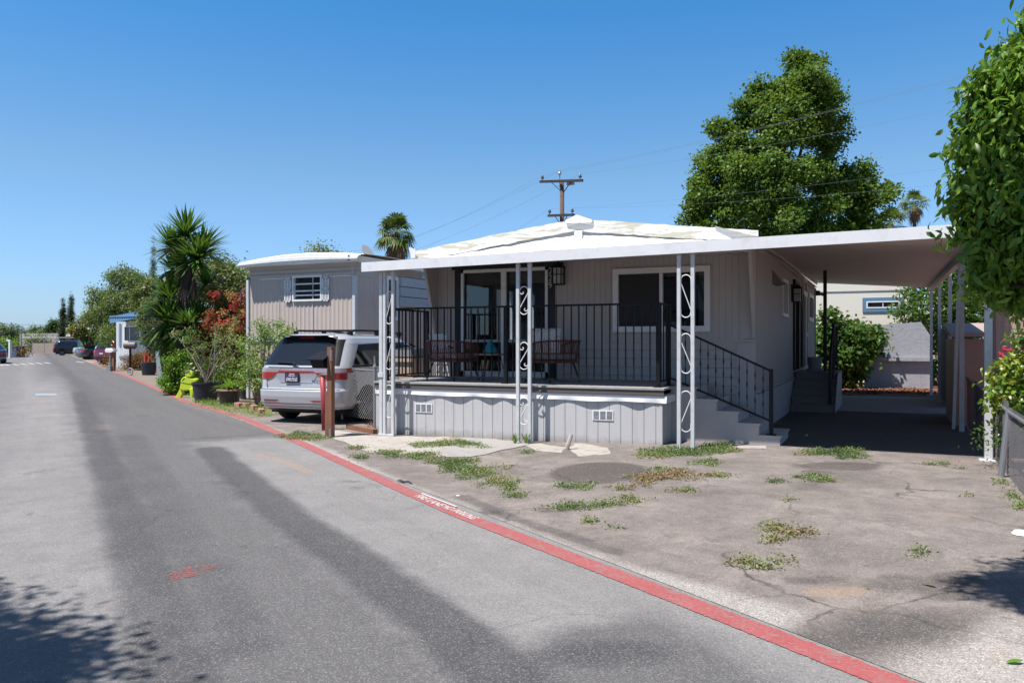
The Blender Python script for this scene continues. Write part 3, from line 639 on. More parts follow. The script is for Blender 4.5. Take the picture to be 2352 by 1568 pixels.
# side windows, doors, fixtures
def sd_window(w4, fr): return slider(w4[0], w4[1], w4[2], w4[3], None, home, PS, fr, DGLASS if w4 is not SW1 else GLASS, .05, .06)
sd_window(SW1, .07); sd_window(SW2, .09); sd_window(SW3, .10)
k = MB(); y0, y1, z0, z1 = SDOOR
k.box(XR - .02, XR + .05, y0 - .12, y0 + .02, z0, z1 + .1); k.box(XR - .02, XR + .05, y1 - .02, y1 + .10, z0, z1 + .1); k.box(XR - .02, XR + .05, y0 - .12, y1 + .10, z1 + .002, z1 + .11); k.box(XR - .06, XR - .03, y0, y1, z0, z1)
dd = k.build('side_door', BLACKP, home)
k = MB(); k.box(XR + .06, XR + .10, 20.6, 21.35, .95, 2.72); k.box(XR + .10, XR + .12, 20.64, 20.75, .98, 2.68); k.box(XR + .10, XR + .12, 21.2, 21.31, .98, 2.68); k.box(XR + .10, XR + .12, 20.75, 21.2, 1.7, 1.8); k.build('screen_door', solid('aluminium_door', (.42, .42, .44), .4, metal=.2), home)
k = MB(); c = PX(1779, 637, XR); k.add([(XR, c.y - .35, c.z + .12), (XR, c.y + .35, c.z + .0), (XR, c.y - .35, c.z - .15), (XR + .16, c.y - .05, c.z - .13), (XR + .16, c.y + .3, c.z - .12), (XR, c.y + .35, c.z - .14)], [[0, 3, 2], [0, 1, 4, 3], [1, 5, 4], [2, 3, 4, 5]]); k.build('vent_hood', solid('brown_hood', (.14, .10, .085), .6), home)
lc = PX(1812, 639, XR); lantern(XR + .01, 18.55, 2.62, (1, 0), home)
k = MB(); k.box(XR - .005, XR + .03, YB - .06, YB + .02, .05, 3.15); k.build('corner_trim', solid('light_trim', (.42, .46, .52), .6), home)
k = MB(); k.box(XR + .01, XR + .14, YB - .05, YB + .12, 2.93, 3.07); k.tube([(XR + .1, YB + .12, 3.0), (XR + .22, YB + .22, 2.96)], .045, 8); k.build('flood_lamp', BLACKPL, home)

# ------------------------------------------------------------------ porch awning (white flat roof over the deck on scroll posts)
YA = 11.0
awn = thing('porch_awning', 'white awning roof over the front porch on three pairs of scrollwork posts', 'awning', (-4.9, 11.2, 0))
XA0 = PY(830, 700, YA).x; XJ = -1.84
def fz(x): return 2.745 + (x - XA0) / (XJ - XA0) * .065      # bottom of fascia
g = MB(); r = random.Random(2); xs = [XA0 + i * (XJ - XA0) / 40 for i in range(41)]
FH = .155
g.grid([[(x, YA + .03, fz(x)) for x in xs], [(x, YA, fz(x)) for x in xs], [(x, YA, fz(x) + FH) for x in xs], [(x, YA + .06, fz(x) + FH + .004) for x in xs]])
g.box(XA0, XA0 + .03, YA + .002, YF + .3, 2.76, 2.90)
g.build('fascia', WHITE, awn, smooth=False)
g = MB(); rows = []
for j, y in enumerate((YA + .06, YA + .25, YA + .6, YA + 1.0, YA + 1.35, YF + .0)):
    t = (y - YA) / (YF - YA); rows.append([(x, y, fz(x) + FH - .01 + (3.02 - fz(x) - FH) * t ** .9 + (r.uniform(-.006, .006) if 0 < j < 5 else 0)) for x in xs])
g.grid(rows); g.build('roof_panel', WHITE2, awn, smooth=True)
g = MB(); 
g.grid([[(x, YA + .062, fz(x) + FH + .003) for x in xs], [(x, YA + .064, fz(x) + FH + .006 + .007 * r.random()) for x in xs]])
g.build('gutter_gap', DARK, awn)
g = MB()
nn = 36; 
for i in range(nn):
    x = XA0 + .04 + i * (XJ - XA0 - .08) / nn; wv = (XJ - XA0 - .08) / nn
    g.grid([[(x, YA + .035, fz(x) + .05), (x + wv * .8, YA + .035, fz(x) + .05), (x + wv * .8, YA + .035, fz(x) + .07), (x + wv, YA + .035, fz(x) + .07)], [(x, YW - .03, 3.0), (x + wv * .8, YW - .03, 3.0), (x + wv * .8, YW - .03, 3.02), (x + wv, YW - .03, 3.02)]])
g.build('soffit', solid('soffit_paint', (.75, .74, .73), .6), awn)
def arc(cx, cz, r0, a0, a1, n=10, r1=None):
    r1 = r0 if r1 is None else r1
    return [(cx + (r0 + (r1 - r0) * i / n) * math.cos(math.radians(a0 + (a1 - a0) * i / n)), cz + (r0 + (r1 - r0) * i / n) * math.sin(math.radians(a0 + (a1 - a0) * i / n))) for i in range(n + 1)]
def loopz(flip):   # unit box x[-1,1] z[-1..1]*h : long loop with a diagonal
    def mk(w_, h):
        p = [(w_, h - w_ * 1.8)] + arc(0, h - w_, w_, 0, 180, 12) + [(-w_, h - w_ * 1.5), (w_, -h + w_ * 1.5)] + arc(0, -h + w_, w_, 0, -180, 12) + [(-w_, -h + w_ * 1.7)]
        return [((-x if flip else x), z) for x, z in p]
    return mk
def scroll_s(w_, h):
    up = arc(0, h - w_, w_, -20, 180, 12); top_sp = arc(-.28 * w_, h - w_ * 1.05, .72 * w_, 180, 400, 14, .12 * w_)
    # S: spiral at upper left -> over the top -> diagonal -> bottom -> spiral lower right
    a = arc(-.35 * w_, h - w_ * 1.15, .10 * w_, 60, -180, 8, .62 * w_)
    b1 = arc(0, h - w_, w_, 180, -35, 14); b2 = arc(0, -h + w_, w_, 145, 360, 14); c = arc(.35 * w_, -h + w_ * 1.15, .62 * w_, 0, -240 + 0, 8, .10 * w_)
    return a + b1 + b2 + c
def post_pair(u0, u1, vt, vb, scrolls, Y=11.17, extra=False):
    xa, xb = PY(u0, 800, Y).x, PY(u1, 800, Y).x; k = MB(); w_ = .052; zb = float(gz(xa, Y))
    for x in (xa, xb): k.box(x - w_ / 2, x + w_ / 2, Y - w_ / 2, Y + w_ / 2, zb - .02, fz(x) + .06)
    for x in (xa, xb): k.box(x - w_ / 2 - .004, x + w_ / 2 + .004, Y - w_ / 2 - .004, Y + w_ / 2 + .004, fz(x) - .05, fz(x) - .01)
    if extra: k.box(xa - .11, xb + .03, Y - .04, Y + .04, zb - .01, zb + .035); k.box(xa - .105, xa - .045, Y - .02, Y + .05, zb, fz(xa)); k.box(xa - .12, xa - .02, Y - .035, Y + .06, .98, 1.06)
    po = k.build('scroll_post', POSTW, awn, bevel=.003)
    for kind, v0, v1 in scrolls:
        cx = (xa + xb) / 2; hw = (xb - xa) / 2 - w_ / 2; z1 = PY(u0, v0, Y).z; z0 = PY(u0, v1, Y).z; cz = (z0 + z1) / 2; h = (z1 - z0) / 2
        pts = kind(hw, h); k = MB(); k.tube([(cx + x, Y, cz + z) for x, z in pts], .0075, 5); k.build('scroll', WHITE, po, smooth=True)
S2 = lambda y: (y / 2.34 + 580) * .84
post_pair(884, 903, 0, 0, [(loopz(True), S2(508), S2(715)), (loopz(True), S2(798), S2(1005)), (loopz(True), S2(1103), S2(1313))], extra=True)
post_pair(1190, 1217, 0, 0, [(scroll_s, S2(477), S2(655)), (scroll_s, S2(833), S2(1005)), (scroll_s, S2(1185), S2(1357))])
post_pair(1559.7, 1591.3, 0, 0, [(loopz(False), S2(403), S2(674)), (loopz(False), S2(777), S2(1030)), (loopz(True), S2(1143), S2(1402))], Y=11.10)

# ------------------------------------------------------------------ carport
m, nt, b = newmat('carport_ceiling'); sx_ = N(nt, 'ShaderNodeSeparateXYZ'); nt.links.new(pos(nt), sx_.inputs[0]); fr_ = mth(nt, 'FRACT', mth(nt, 'MULTIPLY', sx_.outputs[1], 1 / .2))
sm_ = ramp(nt, fr_, [(0.0, (0, 0, 0)), (.05, (1, 1, 1)), (.80, (1, 1, 1)), (.86, (0, 0, 0))]); nt.links.new(mixc(nt, sm_, (.34, .30, .285), mixc(nt, noise(nt, 1.2), (.60, .545, .52), (.70, .64, .61))), b.inputs[0]); b.inputs['Roughness'].default_value = .5; CEILM = m
car_ = thing('carport', 'large white flat carport roof on slim posts beside the grey mobile home', 'carport', (-.3, 18, 0))
XC0, XC1 = -1.84, 1.20; YC0, YC1 = 11.0, 25.2
def czz(x, y):
    li = np.interp(y, [11, 12, 13.2, 14.3, 16, 20, 25.2], [2.81, 2.93, 3.07, 3.15, 3.19, 3.22, 3.27]); ro = np.interp(y, [11, 13, 16, 20, 25.2], [2.845, 2.90, 2.96, 3.0, 3.04])
    t = (x - XC0) / (XC1 - XC0); return float(li + (ro - li) * t)
g = MB(); 
ny = 70; xs = [XC0 + .0, -1.2, -.5, .3, XC1]
rows = []
for i in range(ny):
    y0 = YC0 + .04 + i * (YC1 - YC0 - .04) / ny; wv = (YC1 - YC0 - .04) / ny
    for dy, dz in ((0, .05), (wv * .72, .05), (wv * .76, .075), (wv * .96, .075)): rows.append([(x, y0 + dy, czz(x, y0) + dz * 2.2 - .07) for x in xs])
g.grid(rows)
g.build('ceiling_panel', CEILM, car_)
g = MB(); g.grid([[(x, y, czz(x, y) + .145 + (.006 if k % 2 else 0)) for x in xs] for k, y in enumerate([YC0 + .02 + i * .35 for i in range(41)])]); g.build('roof_panel', WHITE2, car_)
g = MB(); xs2 = [XJ - .0 + i * (XC1 - XJ + .05) / 20 for i in range(21)]
g.grid([[(x, YC0 + .03, czz(x, 11)) for x in xs2], [(x, YC0 - .012, czz(x, 11)) for x in xs2], [(x, YC0 - .012, czz(x, 11) + FH) for x in xs2], [(x, YC0 + .05, czz(x, 11) + FH + .004) for x in xs2]])
ys = [YC0 + i * (YC1 - YC0) / 20 for i in range(21)]
g.grid([[(XC1 + .01, y, czz(XC1, y)) for y in ys], [(XC1 + .05, y, czz(XC1, y)) for y in ys], [(XC1 + .05, y, czz(XC1, y) + FH) for y in ys], [(XC1 + .0, y, czz(XC1, y) + FH) for y in ys]])
g.build('fascia', WHITE, car_)
g = MB()
for y0, y1 in zip(ys[:-1], ys[1:]): g.bar((XC1 - .06, y0, czz(XC1, y0) + .0), (XC1 - .06, y1, czz(XC1, y1) + .0), .08, .11)
g.build('side_beam', solid('beam_paint', (.55, .53, .52), .5), car_)
g = MB()
for y0, y1 in zip(ys[:-1], ys[1:]):
    if y0 > 13: g.bar((XR + .03, y0, czz(XR, y0) + .02), (XR + .03, y1, czz(XR, y1) + .02), .05, .07)
g.build('wall_ledger', solid('ledger_paint', (.5, .49, .48), .5), car_)
for i, (u, v, w_, lean) in enumerate([(2270, 1058, .085, 0), (2209, 991, .075, 0), (2190, 985, .05, .1), (2182, 950, .07, 0), (2158, 924, .07, 0), (2139, 908, .07, 0)]):
    p = G(u, v, .075); k = MB(); zt = czz(XC1, min(p.y, 25)) - .05; k.bar((p.x, p.y, .06), (p.x + lean, p.y + (.1 if lean else 0), zt), w_, w_, up=(0, 1, 0)); k.build('carport_post', POSTW, car_)
p = G(2270, 1058, .075); k = MB(); k.box(p.x - .1, p.x + .07, p.y - .08, p.y + .06, .07, .095); k.build('post_foot', WHITE, car_)

# ------------------------------------------------------------------ deck
deck = thing('porch_deck', 'raised grey front deck with grooved skirt, black railings and side stairs', 'deck', (-5.4, 11.45, 0))
YD = 11.45; XD0, XD1 = PY(866, 900, YD).x, PY(1520, 900, YD).x; ZD = .90
k = MB(); k.box(XD0 - .03, XD1 + .05, YD - .06, YW - .03, ZD - .03, ZD)
k.build('deck_boards', solid('deck_paint', (.40, .39, .39), .8, var=.15, vscale=3, grime=.3, bump=.4), deck)
k = MB(); k.box(XD0 - .02, XD1 + .04, YD - .045, YD - .02, ZD - .105, ZD - .031); k.build('deck_edge', solid('deck_edge_brown', (.13, .11, .10), .8, var=.2), deck)
k = MB(); n = 90; xs = [XD0 - .02 + i * (XD1 - XD0 + .10) / n for i in range(n + 1)]; r = random.Random(6)
wv = lambda x: -.018 - .016 * (1 + math.sin(x * 10.5 + 1.2 * math.sin(x * 2.3)))
k.grid([[(x, YD - .022, ZD - .115) for x in xs], [(x, YD - .028, ZD - .16) for x in xs], [(x, YD + wv(x), ZD - .215 + .006 * math.sin(x * 5)) for x in xs]])
k.grid([[(XD1 + .062, YD - .022, ZD - .115), (XD1 + .062, YW - 1.2, ZD - .115)], [(XD1 + .09, YD - .03, ZD - .215), (XD1 + .07, YW - 1.2, ZD - .215)]])
k.build('flashing', WHITE, deck, smooth=True)
m, nt, b = newmat('skirt_paint'); c = (.44, .435, .445)
fac = noise(nt, 8, 5, .7, None, .3, (.35, 1, 9)); col = mixc(nt, fac, sc(c, .90), sc(c, 1.08))
stk = ramp(nt, noise(nt, 3, 6, .7, None, .2, (3, 3, .35)), [(.52, (0, 0, 0)), (.75, (1, 1, 1))]); col = mixc(nt, mth(nt, 'MULTIPLY', stk, .35), col, sc(c, .6))
_sz = N(nt, 'ShaderNodeSeparateXYZ'); nt.links.new(pos(nt), _sz.inputs[0]); spl = mth(nt, 'MULTIPLY', ramp(nt, mth(nt, 'ADD', _sz.outputs[2], mth(nt, 'MULTIPLY', noise(nt, 6, 5, .7), .22)), [(.14, (1, 1, 1)), (.26, (0, 0, 0))]), .55); col = mixc(nt, spl, col, (.20, .165, .13)); nt.links.new(col, b.inputs[0]); b.inputs['Roughness'].default_value = .7
bp = N(nt, 'ShaderNodeBump'); bp.inputs['Strength'].default_value = .5; bp.inputs['Distance'].default_value = .004; nt.links.new(noise(nt, 14, 5, .75, None, .4, (.25, 1, 9)), bp.inputs['Height']); nt.links.new(bp.outputs[0], b.inputs['Normal'])
SKIRT = m
k = MB(); grooved(k, lambda x, o, z: (x, YD + o, z), XD0, XD1, .0, ZD - .10, .178, .009, .010, phase=XD0 + .09)
grooved(k, lambda y, o, z: (XD1 - o, y, z), YD, YW - .05, .0, ZD - .10, .178, .009, .010); grooved(k, lambda y, o, z: (XD0 + o, y, z), YD, YW - .05, .0, ZD - .10, .178, .009, .010)
k.box(XD1 - .03, XD1 + .012, YD - .012, YD + .03, 0, ZD - .12); k.box(XD0 - .012, XD0 + .12, YD - .012, YD + .01, 0, ZD - .12)
k.build('skirt', SKIRT, deck)
for uc, vc in ((1159 * .84, 1115 * .84), (1649 * .84, 1135 * .84)):
    p = PY(uc, vc, YD); k = MB(); hw, hh = .165, .075; k.box(p.x - hw, p.x + hw, YD - .012, YD - .001, p.z - hh, p.z + hh); vo = k.build('vent', WHITE, deck); k = MB()
    for j in range(3):
        cx = p.x + (j - 1) * .105
        for i in range(7): k.box(cx - .043, cx + .043, YD - .0145, YD - .0121, p.z - .058 + i * .018, p.z - .050 + i * .018)
    k.build('louvre', DARK, vo)
def rail(pts_bot, zt, zb, parent, step=.125, name='railing', posts=(), skip_end=True):
    (x0, y0), (x1, y1) = pts_bot; L = math.hypot(x1 - x0, y1 - y0); k = MB()
    k.bar((x0, y0, zt), (x1, y1, zt), .042, .03); k.bar((x0, y0, zb), (x1, y1, zb), .03, .025)
    n = int(round(L / step))
    for i in range(1, n):
        t = i / n; k.bar((x0 + (x1 - x0) * t, y0 + (y1 - y0) * t, zb - .0), (x0 + (x1 - x0) * t, y0 + (y1 - y0) * t, zt), .017, .017, up=(0, 1, 0))
    ro = k.build(name, BLACKM, parent)
    for (x, y) in posts:
        k = MB(); k.bar((x, y, ZD - .01), (x, y, zt + .015), .058, .058, up=(0, 1, 0)); k.box(x - .06, x + .06, y - .06, y + .06, ZD, ZD + .012); k.build('rail_post', BLACKM, ro)
    return ro
YR = 11.60; XRR = PY(1512, 800, YR).x; XRM = PY(1162, 800, YR).x; XRL = XD0 + .10
zt = PY(1162, 704, YR).z; zb = PY(1162, 868, YR).z
rail(((XRL, YR), (XRM, YR)), zt, zb, deck, .125, posts=((XRL, YR), (XRM, YR)))
rail(((XRM, YR), (XRR, YR)), zt, zb, deck, .124, posts=((XRR, YR),))
YRE = 12.95; rail(((XRL, YR), (XRL, YRE)), zt, zb, deck, .125, posts=((XRL, YRE),))
rail(((XRR, YR), (XRR + .02, 12.15)), zt, zb, deck, .125, posts=((XRR + .02, 12.15),))
# side stairs
st = MB(); YS0, YS1 = 12.0, 13.1; Z0s = .07
risers = [(-1.37, .22), (-1.66, .385), (-1.96, .55), (-2.27, .72), (-2.58, .895)]
for i, (x, z) in enumerate(risers):
    z0 = risers[i - 1][1] if i else 0.0
    xe = -2.96
    st.box(xe, x, YS0 + .012, YS1, z0 - (.0 if i == 0 else .03), z - .03); st.box((risers[i + 1][0] - .02) if i < 4 else xe, x + .02, YS0, YS1 + .01, z - .03, z)
stp = st.build('stairs', GREYP, deck)
hr = MB(); YH = 12.1; A = Vector((-2.98, YH, 1.83)); B = Vector((-1.50, YH, 1.15)); a2 = A - Vector((0, 0, .80)); b2 = B - Vector((0, 0, .60))
a2.z = 1.02; b2.z = .42
hr.bar(A, B, .045, .03); hr.bar(a2, b2, .032, .028); hr.bar(B + Vector((0, 0, .03)), (B.x, YH, .22), .055, .055, up=(0, 1, 0)); hr.box(B.x - .07, B.x + .07, YH - .06, YH + .06, .215, .235)
n = 13
for i in range(1, n):
    t = i / n; p = A.lerp(B, t); q = a2.lerp(b2, t); L = p.z - q.z
    hr.tube([(p.x, YH, q.z + L * s_) for s_ in (0, .2, .27, .34, .45, .52, .6, .7, .77, .84, 1)], [.007, .007, .015, .007, .007, .016, .007, .007, .015, .007, .007], 4)
hr.build('stair_handrail', BLACKM, deck)

# ------------------------------------------------------------------ back steps under the carport
bs = thing('side_steps', 'dark wooden steps and landing up to the side door under the carport', 'steps', (-1.45, 18.8, 0.07))
k = MB(); nst = 5; X0, X1 = -1.83, -.97
for i in range(nst):
    z = .08 + (i + 1) * .164; y = 17.95 + i * .27; k.box(X0, X1, y + .02, 21.0 if i == nst - 1 else y + .5, z - .164, z - .03); k.box(X0, X1 + .02, y, y + .31 if i < nst - 1 else 20.6, z - .03, z)
k.box(X0, X1, 19.0, 20.6, .08, .70)
k.build('steps', solid('step_paint', (.27, .25, .25), .7, var=.1), bs)
k = MB(); k.prism([(X1 + .02, 17.93, .08), (X1 + .02, 17.93, .22), (X1 + .02, 18.9, .85), (X1 + .02, 20.6, .88), (X1 + .02, 20.6, .08)], (.015, 0, 0)); k.build('stringer', GREYP, bs)
k = MB(); xr = X1 - .08
k.bar((xr, 18.05, .24), (xr, 18.05, 1.30), .06, .06, up=(0, 1, 0)); k.bar((xr, 19.25, .89), (xr, 19.25, 2.0), .06, .06, up=(0, 1, 0)); k.bar((xr, 20.5, .89), (xr, 20.5, 2.0), .06, .06, up=(0, 1, 0))
k.bar((xr, 18.05, 1.25), (xr, 19.25, 1.93), .05, .04); k.bar((xr, 19.25, 1.95), (xr, 20.5, 1.95), .05, .04); k.bar((xr, 18.05, .45), (xr, 19.25, 1.0), .03, .03); k.bar((xr, 19.25, 1.0), (xr, 20.5, 1.0), .03, .03)
for i in range(1, 9): y = 18.05 + i * .133; k.bar((xr, y, .45 + i * .061), (xr, y, 1.25 + i * .075), .018)
for i in range(1, 9): y = 19.25 + i * .139; k.bar((xr, y, 1.0), (xr, y, 1.95), .018)
k.build('railing', BLACKM, bs)
k = MB(); p = PX(1895, 700, -1.24); k.bar((-1.24, 19.5, .9), (-1.24, 19.5, 3.2), .075, .075, up=(0, 1, 0)); o = k.build('support_post', BLACKP, car_)
p = PX(1875, 846, -1.5); k = MB(); k.lathe((-1.45, 19.35, .905), [(.19, 0), (.2, .03), (.17, .05), (.13, .06), (.16, .30), (.165, .32), (.14, .32), (.12, .25)], 18); o = k.build('flower_pot', solid('pot_grey', (.33, .33, .35), .6), smooth=False); tag(o, 'small grey flower pot standing on the landing of the side steps', 'pot')

# ------------------------------------------------------------------ porch furniture
WICK = solid('wicker', (.20, .07, .045), .5, var=.25, vscale=20)
def wicker_seat(name, label, x, y, rz, width, kinds='wicker armchair', group=None):
    t = thing(name, label, kinds, (x, y, ZD), rz, group)
    # local: front toward +y, back at -y
    W = width / 2; D = .33; zs = .42; zt_ = .69
    out = [(-W * .86, D), (-W, .0), (-W * .93, -D * .85), (-W * .6, -D * 1.05), (0, -D * 1.1), (W * .6, -D * 1.05), (W * .93, -D * .85), (W, 0), (W * .86, D)]
    fl = lambda s_: 1 + .07 * s_
    k = MB(); dense = []
    for i in range(len(out) - 1):
        n_ = max(3, int(math.dist(out[i], out[i + 1]) / .040))
        for j in range(n_): dense.append((out[i][0] + (out[i + 1][0] - out[i][0]) * j / n_, out[i][1] + (out[i + 1][1] - out[i][1]) * j / n_))
    dense.append(out[-1])
    def top(i): q = i / (len(dense) - 1); return zt_ - .13 * abs(2 * q - 1) ** 3
    for i, (px, py) in enumerate(dense): k.bar((px * .93, py * .93, zs - .08), (px * 1.06, py * 1.06, top(i)), .011, .008, up=(0, 1, 0))
    k.tube([(px * 1.06, py * 1.06, top(i)) for i, (px, py) in enumerate(dense)], .018, 6); k.tube([(px * .94, py * .94, zs - .08) for px, py in dense], .020, 6); k.tube([(px * .97, py * .97, zs + .06) for px, py in dense], .012, 5)
    k.build('back', WICK, t, local=True)
    k = MB(); k.box(-W * .84, W * .84, -D * .9, D * .95, zs - .10, zs - .05); k.build('seat', WICK, t, local=True)
    k = MB(); k.box(-W * .82, W * .82, -D * .82, D, zs - .038, zs + .05); k.build('cushion', solid('cushion_cloth', (.55, .56, .62), .9), t, local=True, bevel=.025)
    for sx in (-1, 1):
        for sy in (-1, 1): k = MB(); k.bar((sx * W * .70, sy * D * .7, zs - .09), (sx * W * .92, sy * D * .98, 0), .026); k.build('leg', BLACKM, t, local=True)
    return t
PIL = None
m, nt, b = newmat('pillow_cloth'); vo = N(nt, 'ShaderNodeTexVoronoi', feature='DISTANCE_TO_EDGE'); vo.inputs['Scale'].default_value = 26; nt.links.new(pos(nt), vo.inputs['Vector'])
v2 = N(nt, 'ShaderNodeTexVoronoi'); v2.inputs['Scale'].default_value = 7; nt.links.new(pos(nt), v2.inputs['Vector'])
c0 = ramp(nt, v2.outputs['Distance'], [(0.1, (.55, .16, .10)), (.35, (.6, .38, .12)), (.6, (.10, .13, .28)), (.8, (.2, .28, .2))]); c1 = mixc(nt, ramp(nt, vo.outputs['Distance'], [(.03, (0, 0, 0)), (.09, (1, 1, 1))]), c0, (.66, .66, .68)); nt.links.new(c1, b.inputs[0]); b.inputs['Roughness'].default_value = .9
PILM = m
def pillow(x, y, z, rz, tilt, label, s_=.44):
    k = MB(); n = 12; rows = []
    for sgn in (1, -1):
        rows = []
        for i in range(n + 1):
            a = i / n * 2 - 1; row = []
            for j in range(n + 1):
                b_ = j / n * 2 - 1; th = .065 * ((1 - a ** 4) * (1 - b_ ** 4)) ** .6; pin = 1 - .05 * (1 - abs(a) ** 2) * abs(b_) ** 2; pin2 = 1 - .05 * (1 - abs(b_) ** 2) * abs(a) ** 2
                row.append((a * s_ / 2 * pin, sgn * th, b_ * s_ / 2 * pin2))
            rows.append(row)
        k.grid(rows)
    o = k.build('throw_pillow', PILM, None, smooth=True, local=True); o.location = (x, y, z); o.rotation_euler = (tilt, 0, rz); return tag(o, label, 'pillow', 'patterned throw pillows on the porch seats')
YCH = 12.45
pc = PY(1040, 850, 12.35); wicker_seat('wicker_armchair', 'brown wicker armchair seen from behind at the left end of the porch', pc.x, 12.35, math.radians(-14), .72, group='wicker armchairs on the porch')
pl = PY(1010, 782, 12.3); pillow(pl.x, 12.28, ZD + .60, math.radians(-14), math.radians(12), 'patterned cushion poking above the left wicker armchair')
pc = PY(1272, 850, 12.6); wicker_seat('wicker_armchair', 'brown wicker armchair with black legs left of the big window, facing the table', pc.x + .02, 12.5, math.radians(62), .72, group='wicker armchairs on the porch')
pillow(pc.x - .06, 12.38, ZD + .66, math.radians(10), math.radians(-14), 'patterned square pillow standing upright on the right wicker armchair', .50)
pt = PY(1197, 818, 12.3); tb = thing('patio_table', 'small round wooden patio table on black hairpin legs between the wicker seats', 'table', (PY(1127, 800, 12.4).x, 12.4, ZD))
k = MB(); k.lathe((0, 0, .44), [(.27, 0), (.28, .008), (.28, .022), (.27, .03)], 28); k.build('table_top', solid('table_wood', (.42, .24, .12), .45, var=.2, vscale=8), tb, local=True)
for a in range(3):
    c, s_ = math.cos(a * 2.1 + .5), math.sin(a * 2.1 + .5); k = MB(); k.tube([(c * .17, s_ * .17, .44), (c * .27, s_ * .27, .0)], .007, 5); k.tube([(c * .24 - s_ * .06, s_ * .24 + c * .06, .44), (c * .27, s_ * .27, .0)], .007, 5); k.build('leg', BLACKM, tb, local=True)
k = MB(); tx, ty = tb.location.x + .03, 12.33
for i in range(5): zc = .0 + i * .045; rr = .135 - i * .024; k.tube([(tx + rr * .55 * math.cos(a * .55), ty + rr * .55 * math.sin(a * .55), ZD + .505 + zc + .004 * math.sin(a)) for a in range(13)], rr * .42, 8)
k.lathe((tx, ty, ZD + .474), [(.10, 0), (.125, .03), (.10, .08), (.07, .14), (.03, .2), (.005, .23)], 16)
o = k.build('table_ornament', solid('teal_ceramic', (.02, .26, .33), .35), smooth=True); tag(o, 'teal coiled ornament sitting on the round patio table', 'ornament')
k = MB(); p = PY(1082 * .84 + 62, 866, 13.0)
# ------------------------------------------------------------------ vehicles
TYRE = solid('tyre', (.018, .018, .02), .85); RIM = solid('alloy', (.16, .165, .17), .35, metal=.8, var=.1)
REDL = solid('tail_red', (.45, .01, .012), .12, var=.1, coat=1); CLEARL = solid('lamp_clear', (.50, .40, .42), .1, metal=.4, var=.3, vscale=30)
def carpaint(name, c, metal=.35): return solid(name, c, .30, metal=metal, var=.03, coat=1.0)
class Car:
    def __init__(s, tab, r=.32, rf=.45, bow=.05):
        s.z = [q[0] for q in tab]; s.hw = [q[1] for q in tab]; s.yr = [q[2] for q in tab]; s.yf = [q[3] for q in tab]; s.r = r; s.rf = rf; s.bow = bow
    def at(s, z): return (float(np.interp(z, s.z, s.hw)), float(np.interp(z, s.z, s.yr)), float(np.interp(z, s.z, s.yf)))
    def pt(s, k, z, off=0.0):
        """k 0..5 around the right half: rear straight, rear corner, side, front corner, front straight"""
        hw, yr, yf = s.at(z); r = min(s.r, hw * .9); rf = min(s.rf, hw * .9); bow = lambda x: s.bow * (abs(x) / hw) ** 2
        if k <= 1: x = k * (hw - r); return Vector((x, yr + bow(x) - off, z))
        if k <= 2: a = (k - 1) * math.pi / 2; x = hw - r + (r + off) * math.sin(a); return Vector((x, yr + bow(min(x, hw)) + r - (r + off) * math.cos(a), z))
        if k <= 3: return Vector((hw + off, yr + s.bow + r + (k - 2) * (yf - rf - yr - r - s.bow), z))
        if k <= 4: a = (k - 3) * math.pi / 2; return Vector((hw - rf + (rf + off) * math.cos(a), yf - rf + (rf + off) * math.sin(a), z))
        return Vector(((5 - k) * (hw - rf), yf + off, z))
    def kx(s, x, z):
        hw, yr, yf = s.at(z); r = min(s.r, hw * .9); x = abs(x)
        return x / (hw - r) if x <= hw - r else 1 + math.asin(min(1, (x - hw + r) / r)) / (math.pi / 2)
    def ky(s, y, z):
        hw, yr, yf = s.at(z); r = min(s.r, hw * .9); rf = min(s.rf, hw * .9); y0 = yr + r + s.bow; y1 = yf - rf
        if y <= y0: return 1 + math.acos(max(-1, min(1, (y0 - y) / r))) / (math.pi / 2)
        if y >= y1: return 3 + math.asin(min(1, (y - y1) / rf)) / (math.pi / 2)
        return 2 + (y - y0) / (y1 - y0)
    def body(s, nz=60):
        g = MB(); ks = [0, .33, .66, 1] + [1 + i / 6 for i in range(1, 7)] + [2 + i / 14 for i in range(1, 15)] + [3 + i / 6 for i in range(1, 7)] + [4.33, 4.66, 5]
        zs = sorted(set(s.z) | set(np.linspace(s.z[0], s.z[-1], nz))); rows = []
        for z in zs:
            R = [s.pt(k, z) for k in ks]; L = [Vector((-p.x, p.y, p.z)) for p in R[::-1][1:-1]]; rows.append(R + L + [R[0]])
        g.grid(rows); g.poly(rows[-1][:-1]); g.poly(rows[0][:-1][::-1]); return g
    def patch(s, pts, mode, off=.006, n=10, m=6, mirror=False, g=None):
        """pts: 4 corners (a,z) bl, br, tr, tl ; mode 'k','x','y'"""
        g = g or MB()
        for sg in ((1, -1) if mirror else (1,)):
            rows = []
            for j in range(m + 1):
                v = j / m; row = []
                for i in range(n + 1):
                    u = i / n; a = (pts[0][0] * (1 - u) + pts[1][0] * u) * (1 - v) + (pts[3][0] * (1 - u) + pts[2][0] * u) * v
                    z = (pts[0][1] * (1 - u) + pts[1][1] * u) * (1 - v) + (pts[3][1] * (1 - u) + pts[2][1] * u) * v
                    q = 1
                    if mode == 'x': k = s.kx(a, z); q = -1 if a < 0 else 1
                    elif mode == 'y': k = s.ky(a, z)
                    else: k = abs(a); q = -1 if a < 0 else 1
                    p = s.pt(k, z, off); row.append((p.x * q * sg, p.y, p.z))
                rows.append(row)
            g.grid(rows)
        return g
